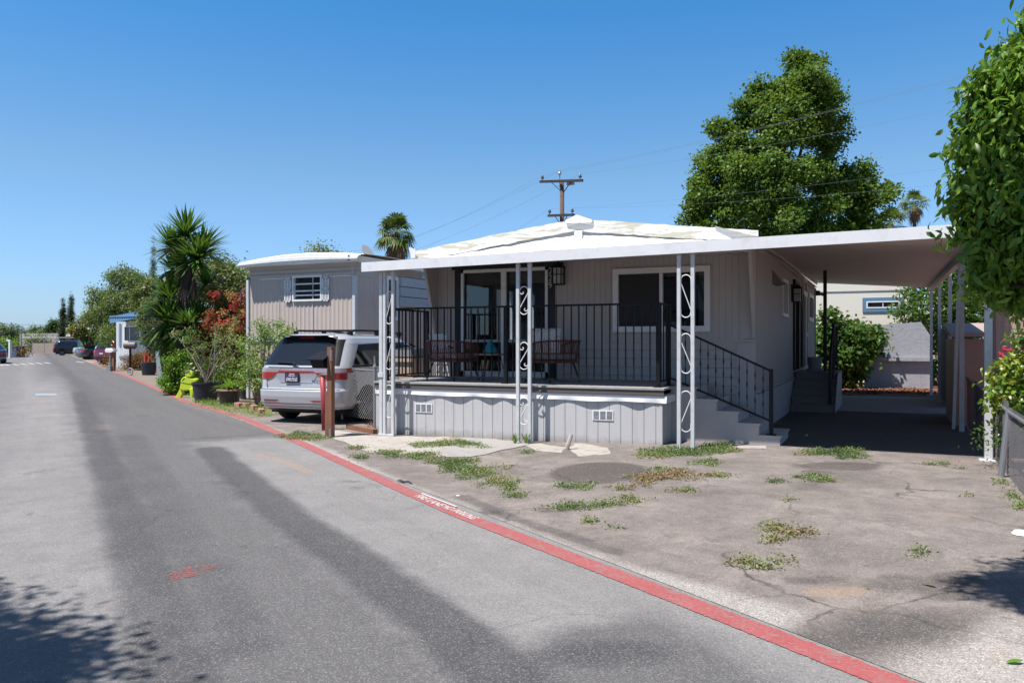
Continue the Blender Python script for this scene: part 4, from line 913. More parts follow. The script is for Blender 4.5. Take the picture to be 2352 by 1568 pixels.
def wheels(t, car_hw, ys, R, wd=.23, arch=None):
    for y in ys:
        for sx in (-1, 1):
            k = MB(); x = sx * (car_hw - .02); prof = [(R * .62, 0), (R * .93, 0), (R, wd * .15), (R, wd * .85), (R * .93, wd), (R * .62, wd)]
            k2 = MB(); k2.lathe((0, 0, 0), prof, 28); M = Matrix.Translation((x, y, R)) @ Matrix.Rotation(-sx * math.pi / 2, 4, 'Y')
            k2.v = [tuple(M @ Vector(v)) for v in k2.v]; k2.build('wheel', TYRE, t, local=True, smooth=False)
            wo = COL.objects[-1] if False else bpy.data.objects[len(bpy.data.objects) - 1]
            k3 = MB(); k3.lathe((0, 0, 0), [(R * .60, wd * .05), (R * .62, .0), (R * .15, .03), (R * .12, .0), (.01, -.0)], 24)
            xo = Matrix.Translation((sx * (car_hw + .004), y, R)) @ Matrix.Rotation(-sx * math.pi / 2, 4, 'Y')
            k3.v = [tuple(xo @ Vector((v[0], v[1], v[2]))) for v in k3.v]
            for a in range(5):
                c, s_ = math.cos(a * 1.2566), math.sin(a * 1.2566); k3.bar((sx * (car_hw + .012), y + c * R * .1, R + s_ * R * .1), (sx * (car_hw + .010), y + c * R * .58, R + s_ * R * .58), .035, .02, up=(1, 0, 0))
            k3.build('rim', RIM, t, local=True)
def arches(cr, t, ys, R, mat=TYRE):
    g = MB()
    for y in ys:
        for sg in (1, -1):
            c = []; 
            for i in range(17):
                a = math.pi * i / 16; yy = y + math.cos(a) * R * 1.14; zz = R + math.sin(a) * R * 1.14; p = cr.pt(cr.ky(yy, max(zz, cr.z[0])), max(zz, cr.z[0]), .004); c.append((p.x * sg, p.y, zz))
            c += [(c[-1][0], c[-1][1], cr.z[0] - .01), (c[0][0], c[0][1], cr.z[0] - .01)]; g.poly(c)
    g.build('wheel_arch', DARK, t, local=True)
VAN = [(.24, .86, .16, 4.95), (.30, .95, .05, 5.08), (.40, .985, .0, 5.13), (.52, .995, -.02, 5.15), (.64, 1.0, -.02, 5.15), (.68, 1.0, .035, 5.13), (.85, 1.0, .05, 5.03), (.98, .995, .04, 4.75), (1.06, .985, .05, 4.35), (1.12, .97, .08, 4.15), (1.25, .94, .17, 3.85), (1.40, .90, .27, 3.55), (1.55, .85, .36, 3.2), (1.64, .80, .41, 2.95), (1.69, .72, .42, 2.75), (1.725, .60, .50, 2.45), (1.74, .40, .75, 2.1)]
def minivan():
    t = thing('silver_minivan', 'silver minivan parked rear to the road beside the porch with roof rails', 'minivan', (-10.22, 12.02, 0.0), math.radians(3.5))
    cr = Car(VAN, .30, .5, .07); P_ = carpaint('silver_paint', (.64, .66, .70), .35)
    cr.body().build('body', P_, t, smooth=True, local=True)
    o = cr.patch([(-.80, 1.125), (.80, 1.125), (.63, 1.60), (-.63, 1.60)], 'x', .006, 24, 12).build('rear_window', DGLASS, t, smooth=True, local=True)
    g = MB(); cr.patch([(-.69, 1.56), (.69, 1.56), (.62, 1.675), (-.62, 1.675)], 'x', .010, 24, 5, g=g); cr.patch([(.78, 1.12), (.87, 1.12), (.76, 1.62), (.62, 1.62)], 'x', .004, 4, 8, mirror=True, g=g)
    g.box(-.62, .62, .30, .44, 1.685, 1.70); g.build('rear_spoiler', BLACKM, t, smooth=True, local=True)
    cr.patch([(-.17, 1.63), (.17, 1.63), (.17, 1.665), (-.17, 1.665)], 'x', .014, 4, 2).build('brake_light', REDL, t, local=True)
    g = MB(); p = cr.pt(0, 1.16, .03); g.bar((-.05, p.y - .01, 1.17), (-.50, cr.pt(0, 1.19, .04).y, 1.195), .03, .02); g.bar((-.02, p.y - .01, 1.15), (-.09, p.y - .015, 1.175), .05, .03); g.build('rear_wiper', BLACKPL, t, local=True)
    # tail light band: red wraps round the corners, dark line above
    cr.patch([(-1.0, 1.072), (1.0, 1.072), (1.0, 1.088), (-1.0, 1.088)], 'k', .010, 20, 1).build('trim_line', BLACKM, t, local=True)
    g = MB(); cr.patch([(.86, .865), (1.75, .85), (1.78, .985), (.62, .985)], 'k', .012, 16, 4, mirror=True, g=g); cr.patch([(-.64, .982), (.64, .982), (.64, 1.012), (-.64, 1.012)], 'k', .010, 16, 1, g=g)
    cr.patch([(1.75, .985), (2.02, .985), (2.0, 1.07), (1.75, 1.07)], 'k', .012, 5, 2, mirror=True, g=g); g.build('tail_light', REDL, t, local=True, smooth=True)
    g = MB(); cr.patch([(.62, .987), (1.75, .987), (1.75, 1.07), (.50, 1.07)], 'k', .012, 16, 2, mirror=True, g=g); cr.patch([(-.62, 1.016), (.62, 1.016), (.62, 1.07), (-.62, 1.07)], 'k', .010, 16, 1, g=g); g.build('reversing_light', CLEARL, t, local=True, smooth=True)
    # number plate recess and plate
    g = MB(); cr.patch([(-.36, .79), (.36, .79), (.50, .965), (-.50, .965)], 'x', .006, 12, 4, g=g); g.build('plate_recess', carpaint('silver_shade', (.54, .57, .63), .35), t, local=True, smooth=True)
    y = cr.pt(0, .88, .02).y - .012
    g = MB(); g.box(-.235, .085, y, y + .012, .80, .975); po = g.build('number_plate', BLACKM, t, local=True)
    g = MB(); g.box(-.222, .072, y - .002, y, .812, .962); pf = g.build('plate_face', solid('plate_face', (.07, .06, .13), .4, var=.4, vscale=12), po, local=True)
    plt = solid('plate_white', (.78, .78, .80), .5)
    W_ = world_off(t)
    def rear_text(s, xc, z, size, mat, nm='badge', sx=1.0, par=None, yy=None):
        M = W_ @ Matrix(((1, 0, 0, xc), (0, 0, -1, (y if yy is None else yy) - .004), (0, 1, 0, z), (0, 0, 0, 1))); return textmesh(nm, s, size, mat, M, par or t, .002, sx, .0015, 'CENTER')
    rear_text('6WLF563', -.075, .822, .095, plt, 'plate_number', .68, po); rear_text('SAN JOSE', -.075, .945, .026, plt, 'plate_frame_text', 1.1, po); rear_text('Stevens Creek', -.075, .915, .022, plt, 'plate_frame_text', 1.1, po)
    yb = cr.pt(0, .80, .0).y
    rear_text('ODYSSEY', -.60, .818, .045, CHROME, 'badge', 1.15, yy=cr.pt(.8, .82, .008).y + .02); rear_text('TOURING', .46, .818, .04, CHROME, 'badge', 1.15, yy=cr.pt(.6, .82, .008).y + .0)
    # emblem: H in a rounded frame
    ye = cr.pt(0, 1.10, .0).y - .02; g = MB(); ey = lambda z: cr.pt(0, z, 0).y - .012; e0, e1 = 1.092, 1.168; xc = -.02
    for a, b_ in (((xc - .05, e1), (xc + .05, e1)), ((xc + .05, e1), (xc + .038, e0)), ((xc + .038, e0), (xc - .038, e0)), ((xc - .038, e0), (xc - .05, e1)), ((xc - .026, e1 - .008), (xc - .02, e0 + .006)), ((xc + .026, e1 - .008), (xc + .02, e0 + .006)), ((xc - .022, 1.13), (xc + .022, 1.13))):
        g.bar((a[0], ey(1.10) - .006, a[1] - .07), (b_[0], ey(1.10) - .006, b_[1] - .07), .012, .010, up=(0, 1, 0))
    g.v = [(x, y_ + .0, z + .048) for x, y_, z in g.v]; g.build('emblem', CHROME, t, local=True)
    # bumper details
    cr.patch([(-1.5, .655), (1.5, .655), (1.5, .668), (-1.5, .668)], 'k', .004, 20, 1).build('bumper_seam', DARK, t, local=True)
    g = MB(); cr.patch([(.62, .43), (1.12, .43), (1.12, .46), (.50, .46)], 'k', .006, 6, 1, mirror=True, g=g); g.build('reflector', REDL, t, local=True)
    cr.patch([(-1.2, .385), (1.2, .385), (1.2, .392), (-1.2, .392)], 'k', .004, 20, 1).build('bumper_line', DARK, t, local=True)
    g = MB(); cr.patch([(-2.9, .235), (2.9, .235), (2.9, .33), (-2.9, .33)], 'k', .004, 40, 2, g=g); g.build('lower_valance', BLACKPL, t, local=True)
    g = MB()
    for x in (-.66, -.22, .22, .66): k_ = cr.kx(x, .56); p = cr.pt(k_, .56, .0); g.lathe((math.copysign(p.x, x), p.y, .56), [(.0, 0), (.014, .0), (.014, .004)], 8)
    # tailgate seams
    g = MB(); cr.patch([(.96, .68), (.985, .68), (1.06, .90), (1.035, .90)], 'k', .004, 1, 6, mirror=True, g=g); g.build('tailgate_seam', DARK, t, local=True)
    # side glass, with pillars left as body colour
    g = MB()
    for q in ([(.52, 1.13), (1.95, 1.125), (1.95, 1.56), (.86, 1.52)], [(2.03, 1.12), (2.98, 1.12), (2.90, 1.57), (2.03, 1.56)], [(3.06, 1.12), (3.80, 1.12), (3.16, 1.50), (2.98, 1.57)]):
        for sg in (1, -1):
            g = cr.patch(q, 'y', .006, 12, 6); g.v = [(x * sg, y_, z) for x, y_, z in g.v]; g.build('side_window', DGLASS, t, smooth=True, local=True)
    g = MB(); cr.patch([(.48, 1.085), (4.0, 1.085), (3.95, 1.122), (.50, 1.122)], 'y', .007, 24, 1, mirror=True, g=g); cr.patch([(1.95, 1.13), (2.03, 1.13), (2.03, 1.53), (1.95, 1.52)], 'y', .005, 1, 5, mirror=True, g=g); cr.patch([(2.95, 1.13), (3.03, 1.13), (2.94, 1.54), (2.86, 1.54)], 'y', .005, 1, 5, mirror=True, g=g); g.build('window_trim', BLACKM, t, smooth=True, local=True)
    g = MB(); cr.patch([(1.92, .35), (1.93, .35), (1.98, 1.09), (1.97, 1.09)], 'y', .003, 1, 8, mirror=True, g=g); cr.patch([(2.98, .35), (2.99, .35), (3.0, 1.09), (2.99, 1.09)], 'y', .003, 1, 8, mirror=True, g=g); cr.patch([(.8, 1.0), (2.0, .995), (2.0, 1.006), (.8, 1.012)], 'y', .003, 10, 1, mirror=True, g=g); g.build('door_seam', DARK, t, local=True)
    g = MB(); rows = []
    for j in range(7):
        z = 1.14 + j * .065; rows.append([(x * cr.at(z)[0] * .88, cr.at(z)[2] + .01, z) for x in (-1, -.5, 0, .5, 1)])
    g.grid(rows); g.build('windscreen', DGLASS, t, smooth=True, local=True)
    for sx in (-1, 1):
        g = MB(); g.tube([(sx * .62, .85, 1.71), (sx * .66, 1.0, 1.80), (sx * .66, 2.2, 1.80), (sx * .64, 3.0, 1.73)], .022, 8)
        for yy in (.92, 1.9, 2.85): g.bar((sx * .645, yy, 1.68), (sx * .66, yy, 1.79), .05, .10, up=(0, 1, 0))
        g.build('roof_rail', BLACKM, t, local=True)
    g = MB(); g.bar((-.66, 1.25, 1.805), (.66, 1.25, 1.805), .05, .03); g.bar((-.66, 2.3, 1.805), (.66, 2.3, 1.805), .05, .03); g.build('cross_bar', BLACKM, t, local=True)
    for sx in (-1, 1): g = MB(); g.bar((sx * .98, 3.55, 1.12), (sx * 1.14, 3.5, 1.14), .05); g.box(sx * 1.02, sx * 1.22, 3.44, 3.56, 1.07, 1.22); g.build('wing_mirror', P_, t, local=True, bevel=.02)
    for sx in (-1, 1):
        for zz in (1.03,): g = MB(); p = cr.pt(cr.ky(2.1, zz), zz, .02); g.bar((sx * p.x, 2.1, zz), (sx * p.x, 2.32, zz), .03, .03); g.build('door_handle', CHROME, t, local=True)
    arches(cr, t, (.98, 3.98), .34); wheels(t, .98, (.98, 3.98), .335)
    g = MB(); g.box(-.85, .85, .4, 4.9, .18, .30); g.build('underbody', DARK, t, local=True)
    return t
minivan()
SUV = [(.30, .84, .10, 4.4), (.40, .90, .02, 4.5), (.6, .92, 0, 4.55), (.9, .93, .03, 4.45), (1.0, .92, .06, 4.1), (1.05, .91, .08, 3.4), (1.3, .85, .2, 3.0), (1.5, .78, .33, 2.7), (1.66, .70, .45, 2.4), (1.72, .5, .65, 2.1)]
SEDAN = [(.22, .80, .15, 4.55), (.32, .88, .03, 4.68), (.55, .90, 0, 4.72), (.78, .90, .02, 4.6), (.90, .89, .08, 4.1), (.96, .87, .30, 3.5), (1.0, .85, .55, 3.35), (1.2, .74, 1.05, 2.95), (1.36, .64, 1.45, 2.6), (1.42, .45, 1.8, 2.3)]
def smallcar(name, label, cat, tab, paint, x, y, rz, glassz, sx0=1.0, plate=True, ladder=False):
    t = thing(name, label, cat, (x, y, 0), rz, 'cars parked farther along the road'); cr = Car(tab, .3, .5, .06); cr.body(26).build('body', carpaint(name + '_paint', paint, .3), t, smooth=True, local=True)
    z0, z1 = glassz; hb = cr.at(z0)[0] - .1; ht = cr.at(z1)[0] - .12
    cr.patch([(-hb, z0), (hb, z0), (ht, z1), (-ht, z1)], 'x', .008, 10, 5).build('rear_window', DGLASS, t, smooth=True, local=True)
    yr0, yf0 = cr.at(z0)[1:]; yr1, yf1 = cr.at(z1)[1:]; m0 = (yr0 + yf0) / 2
    for q in ([(yr0 + .45, z0), (m0 - .04, z0), (m0 - .04, z1), (yr1 + .45, z1)], [(m0 + .04, z0), (yf0 - .55, z0), (yf1 - .5, z1), (m0 + .04, z1)]):
        for sg in (1, -1):
            g = cr.patch(q, 'y', .008, 8, 4); g.v = [(x * sg, y_, z) for x, y_, z in g.v]; g.build('side_window', DGLASS, t, smooth=True, local=True)
    suv = tab is SUV; zl = (.78, 1.0) if suv else (.66, .82)
    for sg in (1, -1): g = cr.patch([(.95, zl[0]), (1.75, zl[0]), (1.75, zl[1]), (.85, zl[1])], 'k', .012, 8, 2); g.v = [(x * sg, y_, z) for x, y_, z in g.v]; g.build('tail_light', REDL, t, local=True)
    g = MB(); cr.patch([(-.16, .72), (.16, .72), (.16, .80), (-.16, .80)], 'x', .02, 2, 1, g=g); g.build('number_plate', solid('plate_far', (.6, .62, .68), .5), t, local=True)
    g = MB(); cr.patch([(-1.9, .36 if suv else .27), (1.9, .36 if suv else .27), (1.9, .50 if suv else .42), (-1.9, .50 if suv else .42)], 'k', .012, 14, 1, g=g); g.build('bumper', BLACKPL if suv else CHROME, t, local=True)
    R = .36 if suv else .32; L = tab[3][3]; arches(cr, t, (.95, L - .9), R); wheels(t, cr.at(.5)[0] - .01, (.95, L - .9), R)
    g = MB(); g.box(-.7, .7, .3, L - .3, .16, .34); g.build('underbody', DARK, t, local=True)
    return t
def gcar(u, v): p = G(u, v); return p.x, p.y
x, y = gcar(224, 838); smallcar('red_suv', 'dark red sport utility vehicle parked nose in behind the white mailbox posts', 'suv', SUV, (.16, .012, .018), x - .3, y + .5, math.radians(4), (1.08, 1.55))
x, y = gcar(192, 826); smallcar('grey_sedan', 'dark grey sedan parked between the red sport utility vehicle and a silver car', 'sedan', SEDAN, (.06, .065, .07), x - 1.2, y + .3, math.radians(-16), (1.0, 1.3))
x, y = gcar(176, 818.5); smallcar('silver_sedan', 'small silver car partly hidden by the dark grey sedan', 'sedan', SEDAN, (.42, .46, .52), x - 1.2, y + .6, math.radians(-20), (1.0, 1.3))
x, y = gcar(118, 816); smallcar('black_suv', 'black sport utility vehicle standing crosswise at the far end of the road', 'suv', SUV, (.014, .014, .018), x - .2, y + .3, math.radians(-38), (1.08, 1.55))
x, y = gcar(176, 814); t = smallcar('green_pickup', 'dark green pickup truck behind the silver car at the road end', 'pickup', SEDAN, (.03, .05, .05), x + .4, y + 3.2, math.radians(-60), (1.0, 1.3))
p = at_t(-14, 800, 56); smallcar('blue_hatchback', 'dark blue car cut by the left edge of the picture', 'sedan', SEDAN, (.02, .03, .07), p.x - .2, p.y, math.radians(60), (1.0, 1.3))
p = G(4, 822); smallcar('maroon_hatchback', 'maroon car behind the dark blue one on the left side', 'sedan', SEDAN, (.12, .01, .02), p.x - 4.6, p.y - .2, math.radians(50), (1.0, 1.3))
p = G(372, 852); t = smallcar('crimson_sedan', 'crimson sedan under trees beside the red stair railing', 'sedan', SEDAN, (.30, .03, .05), p.x + 2.2, p.y + 1.0, math.radians(10), (1.0, 1.3))
# ------------------------------------------------------------------ foliage
def np_mesh(name, V, F, mats, parent=None, smooth=False, world=True, mi=None):
    me = bpy.data.meshes.new(name)
    if parent is not None and world:
        inv = np.array(world_off(parent).inverted()); V = V @ inv[:3, :3].T + inv[:3, 3]
    loc = None
    if parent is None and world: loc = np.array([(V[:, 0].min() + V[:, 0].max()) / 2, (V[:, 1].min() + V[:, 1].max()) / 2, V[:, 2].min()]); V = V - loc
    me.vertices.add(len(V)); me.vertices.foreach_set('co', V.reshape(-1).astype(np.float32)); k = F.shape[1]
    me.loops.add(F.size); me.loops.foreach_set('vertex_index', F.reshape(-1).astype(np.int32)); me.polygons.add(len(F)); me.polygons.foreach_set('loop_start', np.arange(0, F.size, k, dtype=np.int32))
    for m in (mats if isinstance(mats, (list, tuple)) else [mats]): me.materials.append(m)
    if mi is not None: me.polygons.foreach_set('material_index', mi.astype(np.int32))
    me.update(calc_edges=True)
    o = bpy.data.objects.new(name, me); link(o, parent)
    if loc is not None: o.location = loc.tolist()
    return o
def unit(n, rng): v = rng.normal(size=(n, 3)); return v / np.linalg.norm(v, axis=1, keepdims=True)
def leafcloud(clumps, n, size, aspect=.55, sub=0, seed=1, twig=25, spread=2.2, shell=.45, droop=.2, upb=.5, fold=.15, shape='leaf', zmin=None, jit=.16):
    rng = np.random.default_rng(seed); C = np.array(clumps, float)
    if C.shape[1] == 4: C = np.concatenate([C, C[:, 3:4], C[:, 3:4]], 1)
    if sub:
        k_ = sub; d0 = unit(len(C) * k_, rng); base = np.repeat(C, k_, 0); f_ = rng.uniform(.32, .52, len(base))[:, None]; nb_ = base.copy(); nb_[:, :3] = base[:, :3] + d0 * base[:, 3:6] * rng.uniform(.55, .95, len(base))[:, None]; nb_[:, 3:6] = base[:, 3:6] * f_; C = nb_
    wgt = (C[:, 3] * C[:, 4] * C[:, 5]) ** .67; wgt /= wgt.sum(); ntw = max(1, n // twig); ci = rng.choice(len(C), ntw, p=wgt)
    d = unit(ntw, rng); rr = 1 - shell * rng.random(ntw) ** 1.6; rr *= 1 + jit * rng.normal(size=ntw)
    tw = C[ci, :3] + d * C[ci, 3:6] * rr[:, None]; ti = rng.integers(0, ntw, n)
    p = tw[ti] + rng.normal(size=(n, 3)) * size * spread * np.array([1, 1, .75]); out = d[ti]
    nr = out * .7 + unit(n, rng) * .75 + np.array([0, 0, upb]); nr /= np.linalg.norm(nr, axis=1, keepdims=True)
    ax = np.cross(nr, unit(n, rng)); ax[:, 2] -= droop; ax += out * .3; ax -= nr * (ax * nr).sum(1, keepdims=True); ax /= np.linalg.norm(ax, axis=1, keepdims=True) + 1e-9
    if droop > .6: ax = ax * .6 + np.array([0, 0, -1]) * .5 * droop + out * .25; ax /= np.linalg.norm(ax, axis=1, keepdims=True); nr -= ax * (ax * nr).sum(1, keepdims=True); nr /= np.linalg.norm(nr, axis=1, keepdims=True) + 1e-9
    sd_ = np.cross(nr, ax); L = (size * rng.uniform(.65, 1.25, n))[:, None]; W = L * aspect / 2
    if zmin is not None: p[:, 2] = np.maximum(p[:, 2], zmin + .02)
    if shape == 'leaf':
        V = np.stack([p - ax * L / 2, p + sd_ * W + nr * W * fold * 2 - ax * L * .05, p + ax * L / 2 - nr * L * .08, p - sd_ * W + nr * W * fold * 2 - ax * L * .05], 1).reshape(-1, 3)
        F = np.arange(n * 4).reshape(n, 4)
    else:   # 'big': folded leaf along a midrib, two quads a side
        b0 = p - ax * L * .5; m1 = p - ax * L * .15 - nr * L * .01; m2 = p + ax * L * .22 - nr * L * .05; tip = p + ax * L * .5 - nr * L * .16
        V = np.stack([b0, m1 + sd_ * W + nr * W * fold, m2 + sd_ * W * .75 + nr * W * fold * .6, tip, m2 - sd_ * W * .75 + nr * W * fold * .6, m1 - sd_ * W + nr * W * fold, m1, m2], 1).reshape(-1, 3)
        b = np.arange(n)[:, None] * 8; F = np.concatenate([b + np.array([[0, 1, 6, 6]]), b + np.array([[1, 2, 7, 6]]), b + np.array([[2, 3, 7, 7]]), b + np.array([[0, 6, 5, 5]]), b + np.array([[6, 7, 4, 5]]), b + np.array([[7, 3, 4, 4]])])
        F3 = F[F[:, 2] == F[:, 3]][:, :3]; F4 = F[F[:, 2] != F[:, 3]]
        F = np.concatenate([F3, F4[:, [0, 1, 2]], F4[:, [0, 2, 3]]])
    return V, F
def foliage(name, parent, mat, clumps, n, size, **k):
    V, F = leafcloud(clumps, n, size, **k); return np_mesh(name, V, F, mat, parent)
def trunk(parent, pts, r0, r1, mat=BARK, name='trunk', limbs=()):
    g = MB(); n = len(pts); g.tube(pts, [r0 + (r1 - r0) * i / (n - 1) for i in range(n)], 9)
    for lp, a, b_ in limbs: g.tube(lp, [a + (b_ - a) * i / (len(lp) - 1) for i in range(len(lp))], 6)
    return g.build(name, mat, parent, smooth=True)
def tree(name, label, cat, base, clumps, n, size, mat, tr=.15, group=None, seed=1, limbs=6, **k):
    t = thing(name, label, cat, tuple(base), 0, group); b = Vector(base); C = clumps
    cz = sum(c[2] * c[3] for c in C) / sum(c[3] for c in C); cx = sum(c[0] * c[3] for c in C) / sum(c[3] for c in C); cy = sum(c[1] * c[3] for c in C) / sum(c[3] for c in C)
    r = random.Random(seed); top = Vector((cx, cy, cz)); mid = b.lerp(top, .5) + Vector((r.uniform(-.1, .1), r.uniform(-.1, .1), 0)); lm = []
    for c in sorted(C, key=lambda c: -c[3])[:limbs]: s_ = b.lerp(top, r.uniform(.45, .8)); e = Vector(c[:3]); lm.append(([s_, s_.lerp(e, .5) + Vector((0, 0, .1)), e], tr * .45, tr * .12))
    trunk(t, [b, mid, top], tr, tr * .4, limbs=lm); foliage('crown', t, mat, C, n, size, seed=seed, **k); return t
LF_MAPLE = leafmat('leaf_maple', [(.022, .055, .008), (.05, .115, .012), (.10, .19, .022), (.20, .28, .035)], .28, .5, patch=.35, pscale=.9)
LF_DARK = leafmat('leaf_dark', [(.012, .035, .008), (.03, .075, .012), (.06, .12, .02)], .2, .4, .4, .8)
LF_HEDGE = leafmat('leaf_near', [(.045, .11, .012), (.085, .19, .018), (.15, .29, .03), (.30, .42, .06)], .25, .40, .3, patch=.25, pscale=1.5)
LF_PEPPER = leafmat('leaf_pepper', [(.05, .09, .02), (.09, .14, .035), (.16, .19, .05)], .25, .5, .4, .5)
LF_OLIVE = leafmat('leaf_olive', [(.06, .09, .025), (.12, .15, .04), (.24, .24, .08)], .25, .5, .4, .7)
LF_AUT = leafmat('leaf_autumn', [(.03, .07, .015), (.08, .13, .02), (.20, .17, .03), (.32, .13, .03)], .25, .5, .55, .7)
LF_BRIGHT = leafmat('leaf_bright', [(.06, .16, .01), (.13, .28, .02), (.26, .42, .04)], .3, .4, .35, 1.2)
LF_YEL = leafmat('leaf_yellowgreen', [(.06, .14, .02), (.16, .26, .03), (.42, .44, .06)], .3, .35, .5, 1.8)
LF_CYP = leafmat('leaf_cypress', [(.012, .030, .012), (.02, .048, .016), (.04, .07, .025)], .1, .6, .4, 1.2)
LF_RED = leafmat('leaf_photinia', [(.03, .06, .015), (.12, .13, .03), (.40, .11, .05), (.65, .32, .14)], .3, .5, patch=.5, pscale=1.0, patchcols=((.55, .012, .045), .575, 1.5))
LF_FAR = leafmat('leaf_far', [(.03, .065, .025), (.055, .10, .04), (.10, .14, .05)], .2, .6, .5, .12)
LF_WEED = leafmat('leaf_weed', [(.05, .10, .025), (.10, .16, .04), (.18, .22, .07), (.25, .16, .09)], .2, .6, .6, 1.3)
LF_DRY = leafmat('leaf_dry', [(.14, .08, .03), (.28, .17, .08), (.40, .27, .14)], .2, .8, .3, 3)
LF_GRASS = leafmat('leaf_grass', [(.06, .14, .02), (.12, .24, .03), (.26, .33, .08)], .3, .6, .4, 2)
LF_YUC = leafmat('leaf_yucca', [(.025, .08, .012), (.06, .16, .025), (.14, .28, .05)], .15, .35, .2, 1)
LF_SKIRT = leafmat('dead_fronds', [(.10, .06, .035), (.20, .13, .08), (.30, .21, .13)], .1, .8, .3, 2)
LF_PALM = leafmat('leaf_palm', [(.05, .09, .02), (.10, .15, .035), (.20, .22, .07)], .2, .45, .3, 1)
LF_RUST = leafmat('leaf_rust', [(.12, .04, .015), (.26, .09, .03), (.38, .17, .06)], .25, .6, .3, 2)
LF_OLE = leafmat('leaf_oleander', [(.10, .15, .05), (.20, .27, .08), (.38, .40, .18)], .25, .5, .3, 2)
LF_VINE = leafmat('leaf_vine', [(.03, .08, .015), (.06, .13, .02), (.13, .22, .04)], .25, .4, .3, 1.4)
def clumps_px(lst, t, dy=0):
    """(u, v, r_px[, dt]) -> world clump spheres at distance t"""
    out = []
    for c in lst:
        tt = t + (c[3] if len(c) > 3 else 0); p = at_t(c[0], c[1], tt); r = c[2] / FPX * tt; out.append((p.x, p.y, p.z, r))
    return out
# big tree behind the house
BT = [(1845, 175, 48), (1800, 235, 52, .8), (1868, 235, 62, -1), (1750, 195, 30), (1722, 250, 42), (1788, 310, 78, -1), (1888, 310, 48, 1), (1690, 290, 24, .5), (1700, 350, 58), (1650, 300, 24, -.5), (1650, 400, 58, .5), (1740, 420, 70, -2), (1830, 400, 75, -1.5), (1890, 400, 46), (1925, 440, 42), (1620, 460, 48), (1700, 490, 60, -1.5), (1790, 500, 75, -2), (1880, 500, 62, -1), (1960, 480, 46, .5), (2010, 450, 34, -.4), (1990, 395, 26), (1955, 420, 30), (1596, 505, 30, 0), (1640, 540, 50), (1740, 570, 70), (1850, 570, 75), (1950, 545, 50), (1998, 520, 28), (1830, 150, 28), (1872, 152, 20), (1915, 215, 24), (1925, 285, 22), (1655, 360, 30, -1), (2035, 440, 18)]
bt = at_t(1790, 790, 44); tree('sycamore_tree', 'tall leafy green tree rising behind the grey mobile home', 'tree', (bt.x, bt.y, 0), [(c[0], c[1], c[2], c[3] * .95) for c in clumps_px(BT, 44)], 120000, .185, LF_MAPLE, .34, seed=5, limbs=14, twig=40, spread=1.3, shell=.6, aspect=.8, upb=.35, jit=.24, sub=9)
# near tree on the right (close, large drooping leaves)
NT = [(2352, 110, 70), (2300, 200, 66), (2410, 200, 120), (2275, 300, 70), (2250, 370, 60), (2340, 320, 100), (2440, 350, 150, .5), (2255, 450, 64), (2330, 470, 110, -.1), (2240, 520, 52), (2290, 580, 72), (2370, 600, 90, -.1), (2450, 550, 150, .5), (2275, 640, 52), (2330, 660, 50), (2400, 655, 60), (2460, 680, 90, .3), (2480, 150, 150, .6), (2500, 10, 120, .5), (2400, 60, 60, .3)]
nb = Vector((1.75, 5.1, .06)); nt_ = thing('laurel_tree', 'close dense green tree with long drooping leaves at the right edge, overhanging the driveway', 'tree', tuple(nb))
cl = clumps_px(NT, 4.9)
trunk(nt_, [nb, nb + Vector((-.05, .05, .9)), nb + Vector((-.15, .1, 2.0)), nb + Vector((-.2, .1, 3.2))], .10, .05, limbs=[([nb + Vector((-.1, .05, 1.5)), Vector(c[:3])], .035, .012) for c in cl[:14]])
V, F = leafcloud(cl, 34000, .080, seed=11, sub=6, twig=7, spread=.7, shell=.6, aspect=.36, droop=.62, upb=.3, fold=.35, shape='big', jit=.02); np_mesh('crown', V, F, LF_HEDGE, nt_)
V, F = leafcloud([(-.38, 3.95, 4.9, .40), (-.16, 4.2, 4.9, .48), (.06, 3.7, 4.85, .48), (.3, 3.6, 4.85, .5), (.55, 4.1, 4.75, .6), (1.2, 4.6, 4.5, .62), (1.6, 4.9, 4.2, .7), (.9, 3.9, 4.8, .6)], 30000, .08, seed=12, twig=10, spread=.7, aspect=.4, shell=.9, jit=.05); np_mesh('added_shadow_crown', V, F, LF_HEDGE, nt_)  # unseen leaf clumps above the frame, added to cast shade on the driveway
# street tree out of view on the left, whose shadow falls on the road
sh = [(-4.85, .0, 4.9, .85), (-6.0, .25, 5.2, 1.0), (-4.2, -.45, 4.5, .5), (-3.8, -.7, 4.7, .45), (-5.3, -.9, 5.6, 1.1), (-7.0, .0, 5.1, 1.1), (-6.2, -1.3, 5.3, 1.3), (-4.4, -1.3, 5.3, .8), (-4.7, -.25, 5.2, .7), (-5.4, -.1, 5.4, .8), (-4.0, -1.2, 4.6, .6), (-3.3, -.85, 4.7, .45), (-2.95, -1.1, 4.8, .42), (-3.5, -1.3, 4.9, .6)]
tree('street_tree', 'tree beside the road whose leafy shadow falls on the asphalt at the lower left', 'tree', (-5.9, -1.6, 0), sh, 70000, .11, LF_DARK, .14, seed=3, sub=5, twig=40, spread=1.6, jit=.18, shell=.9)
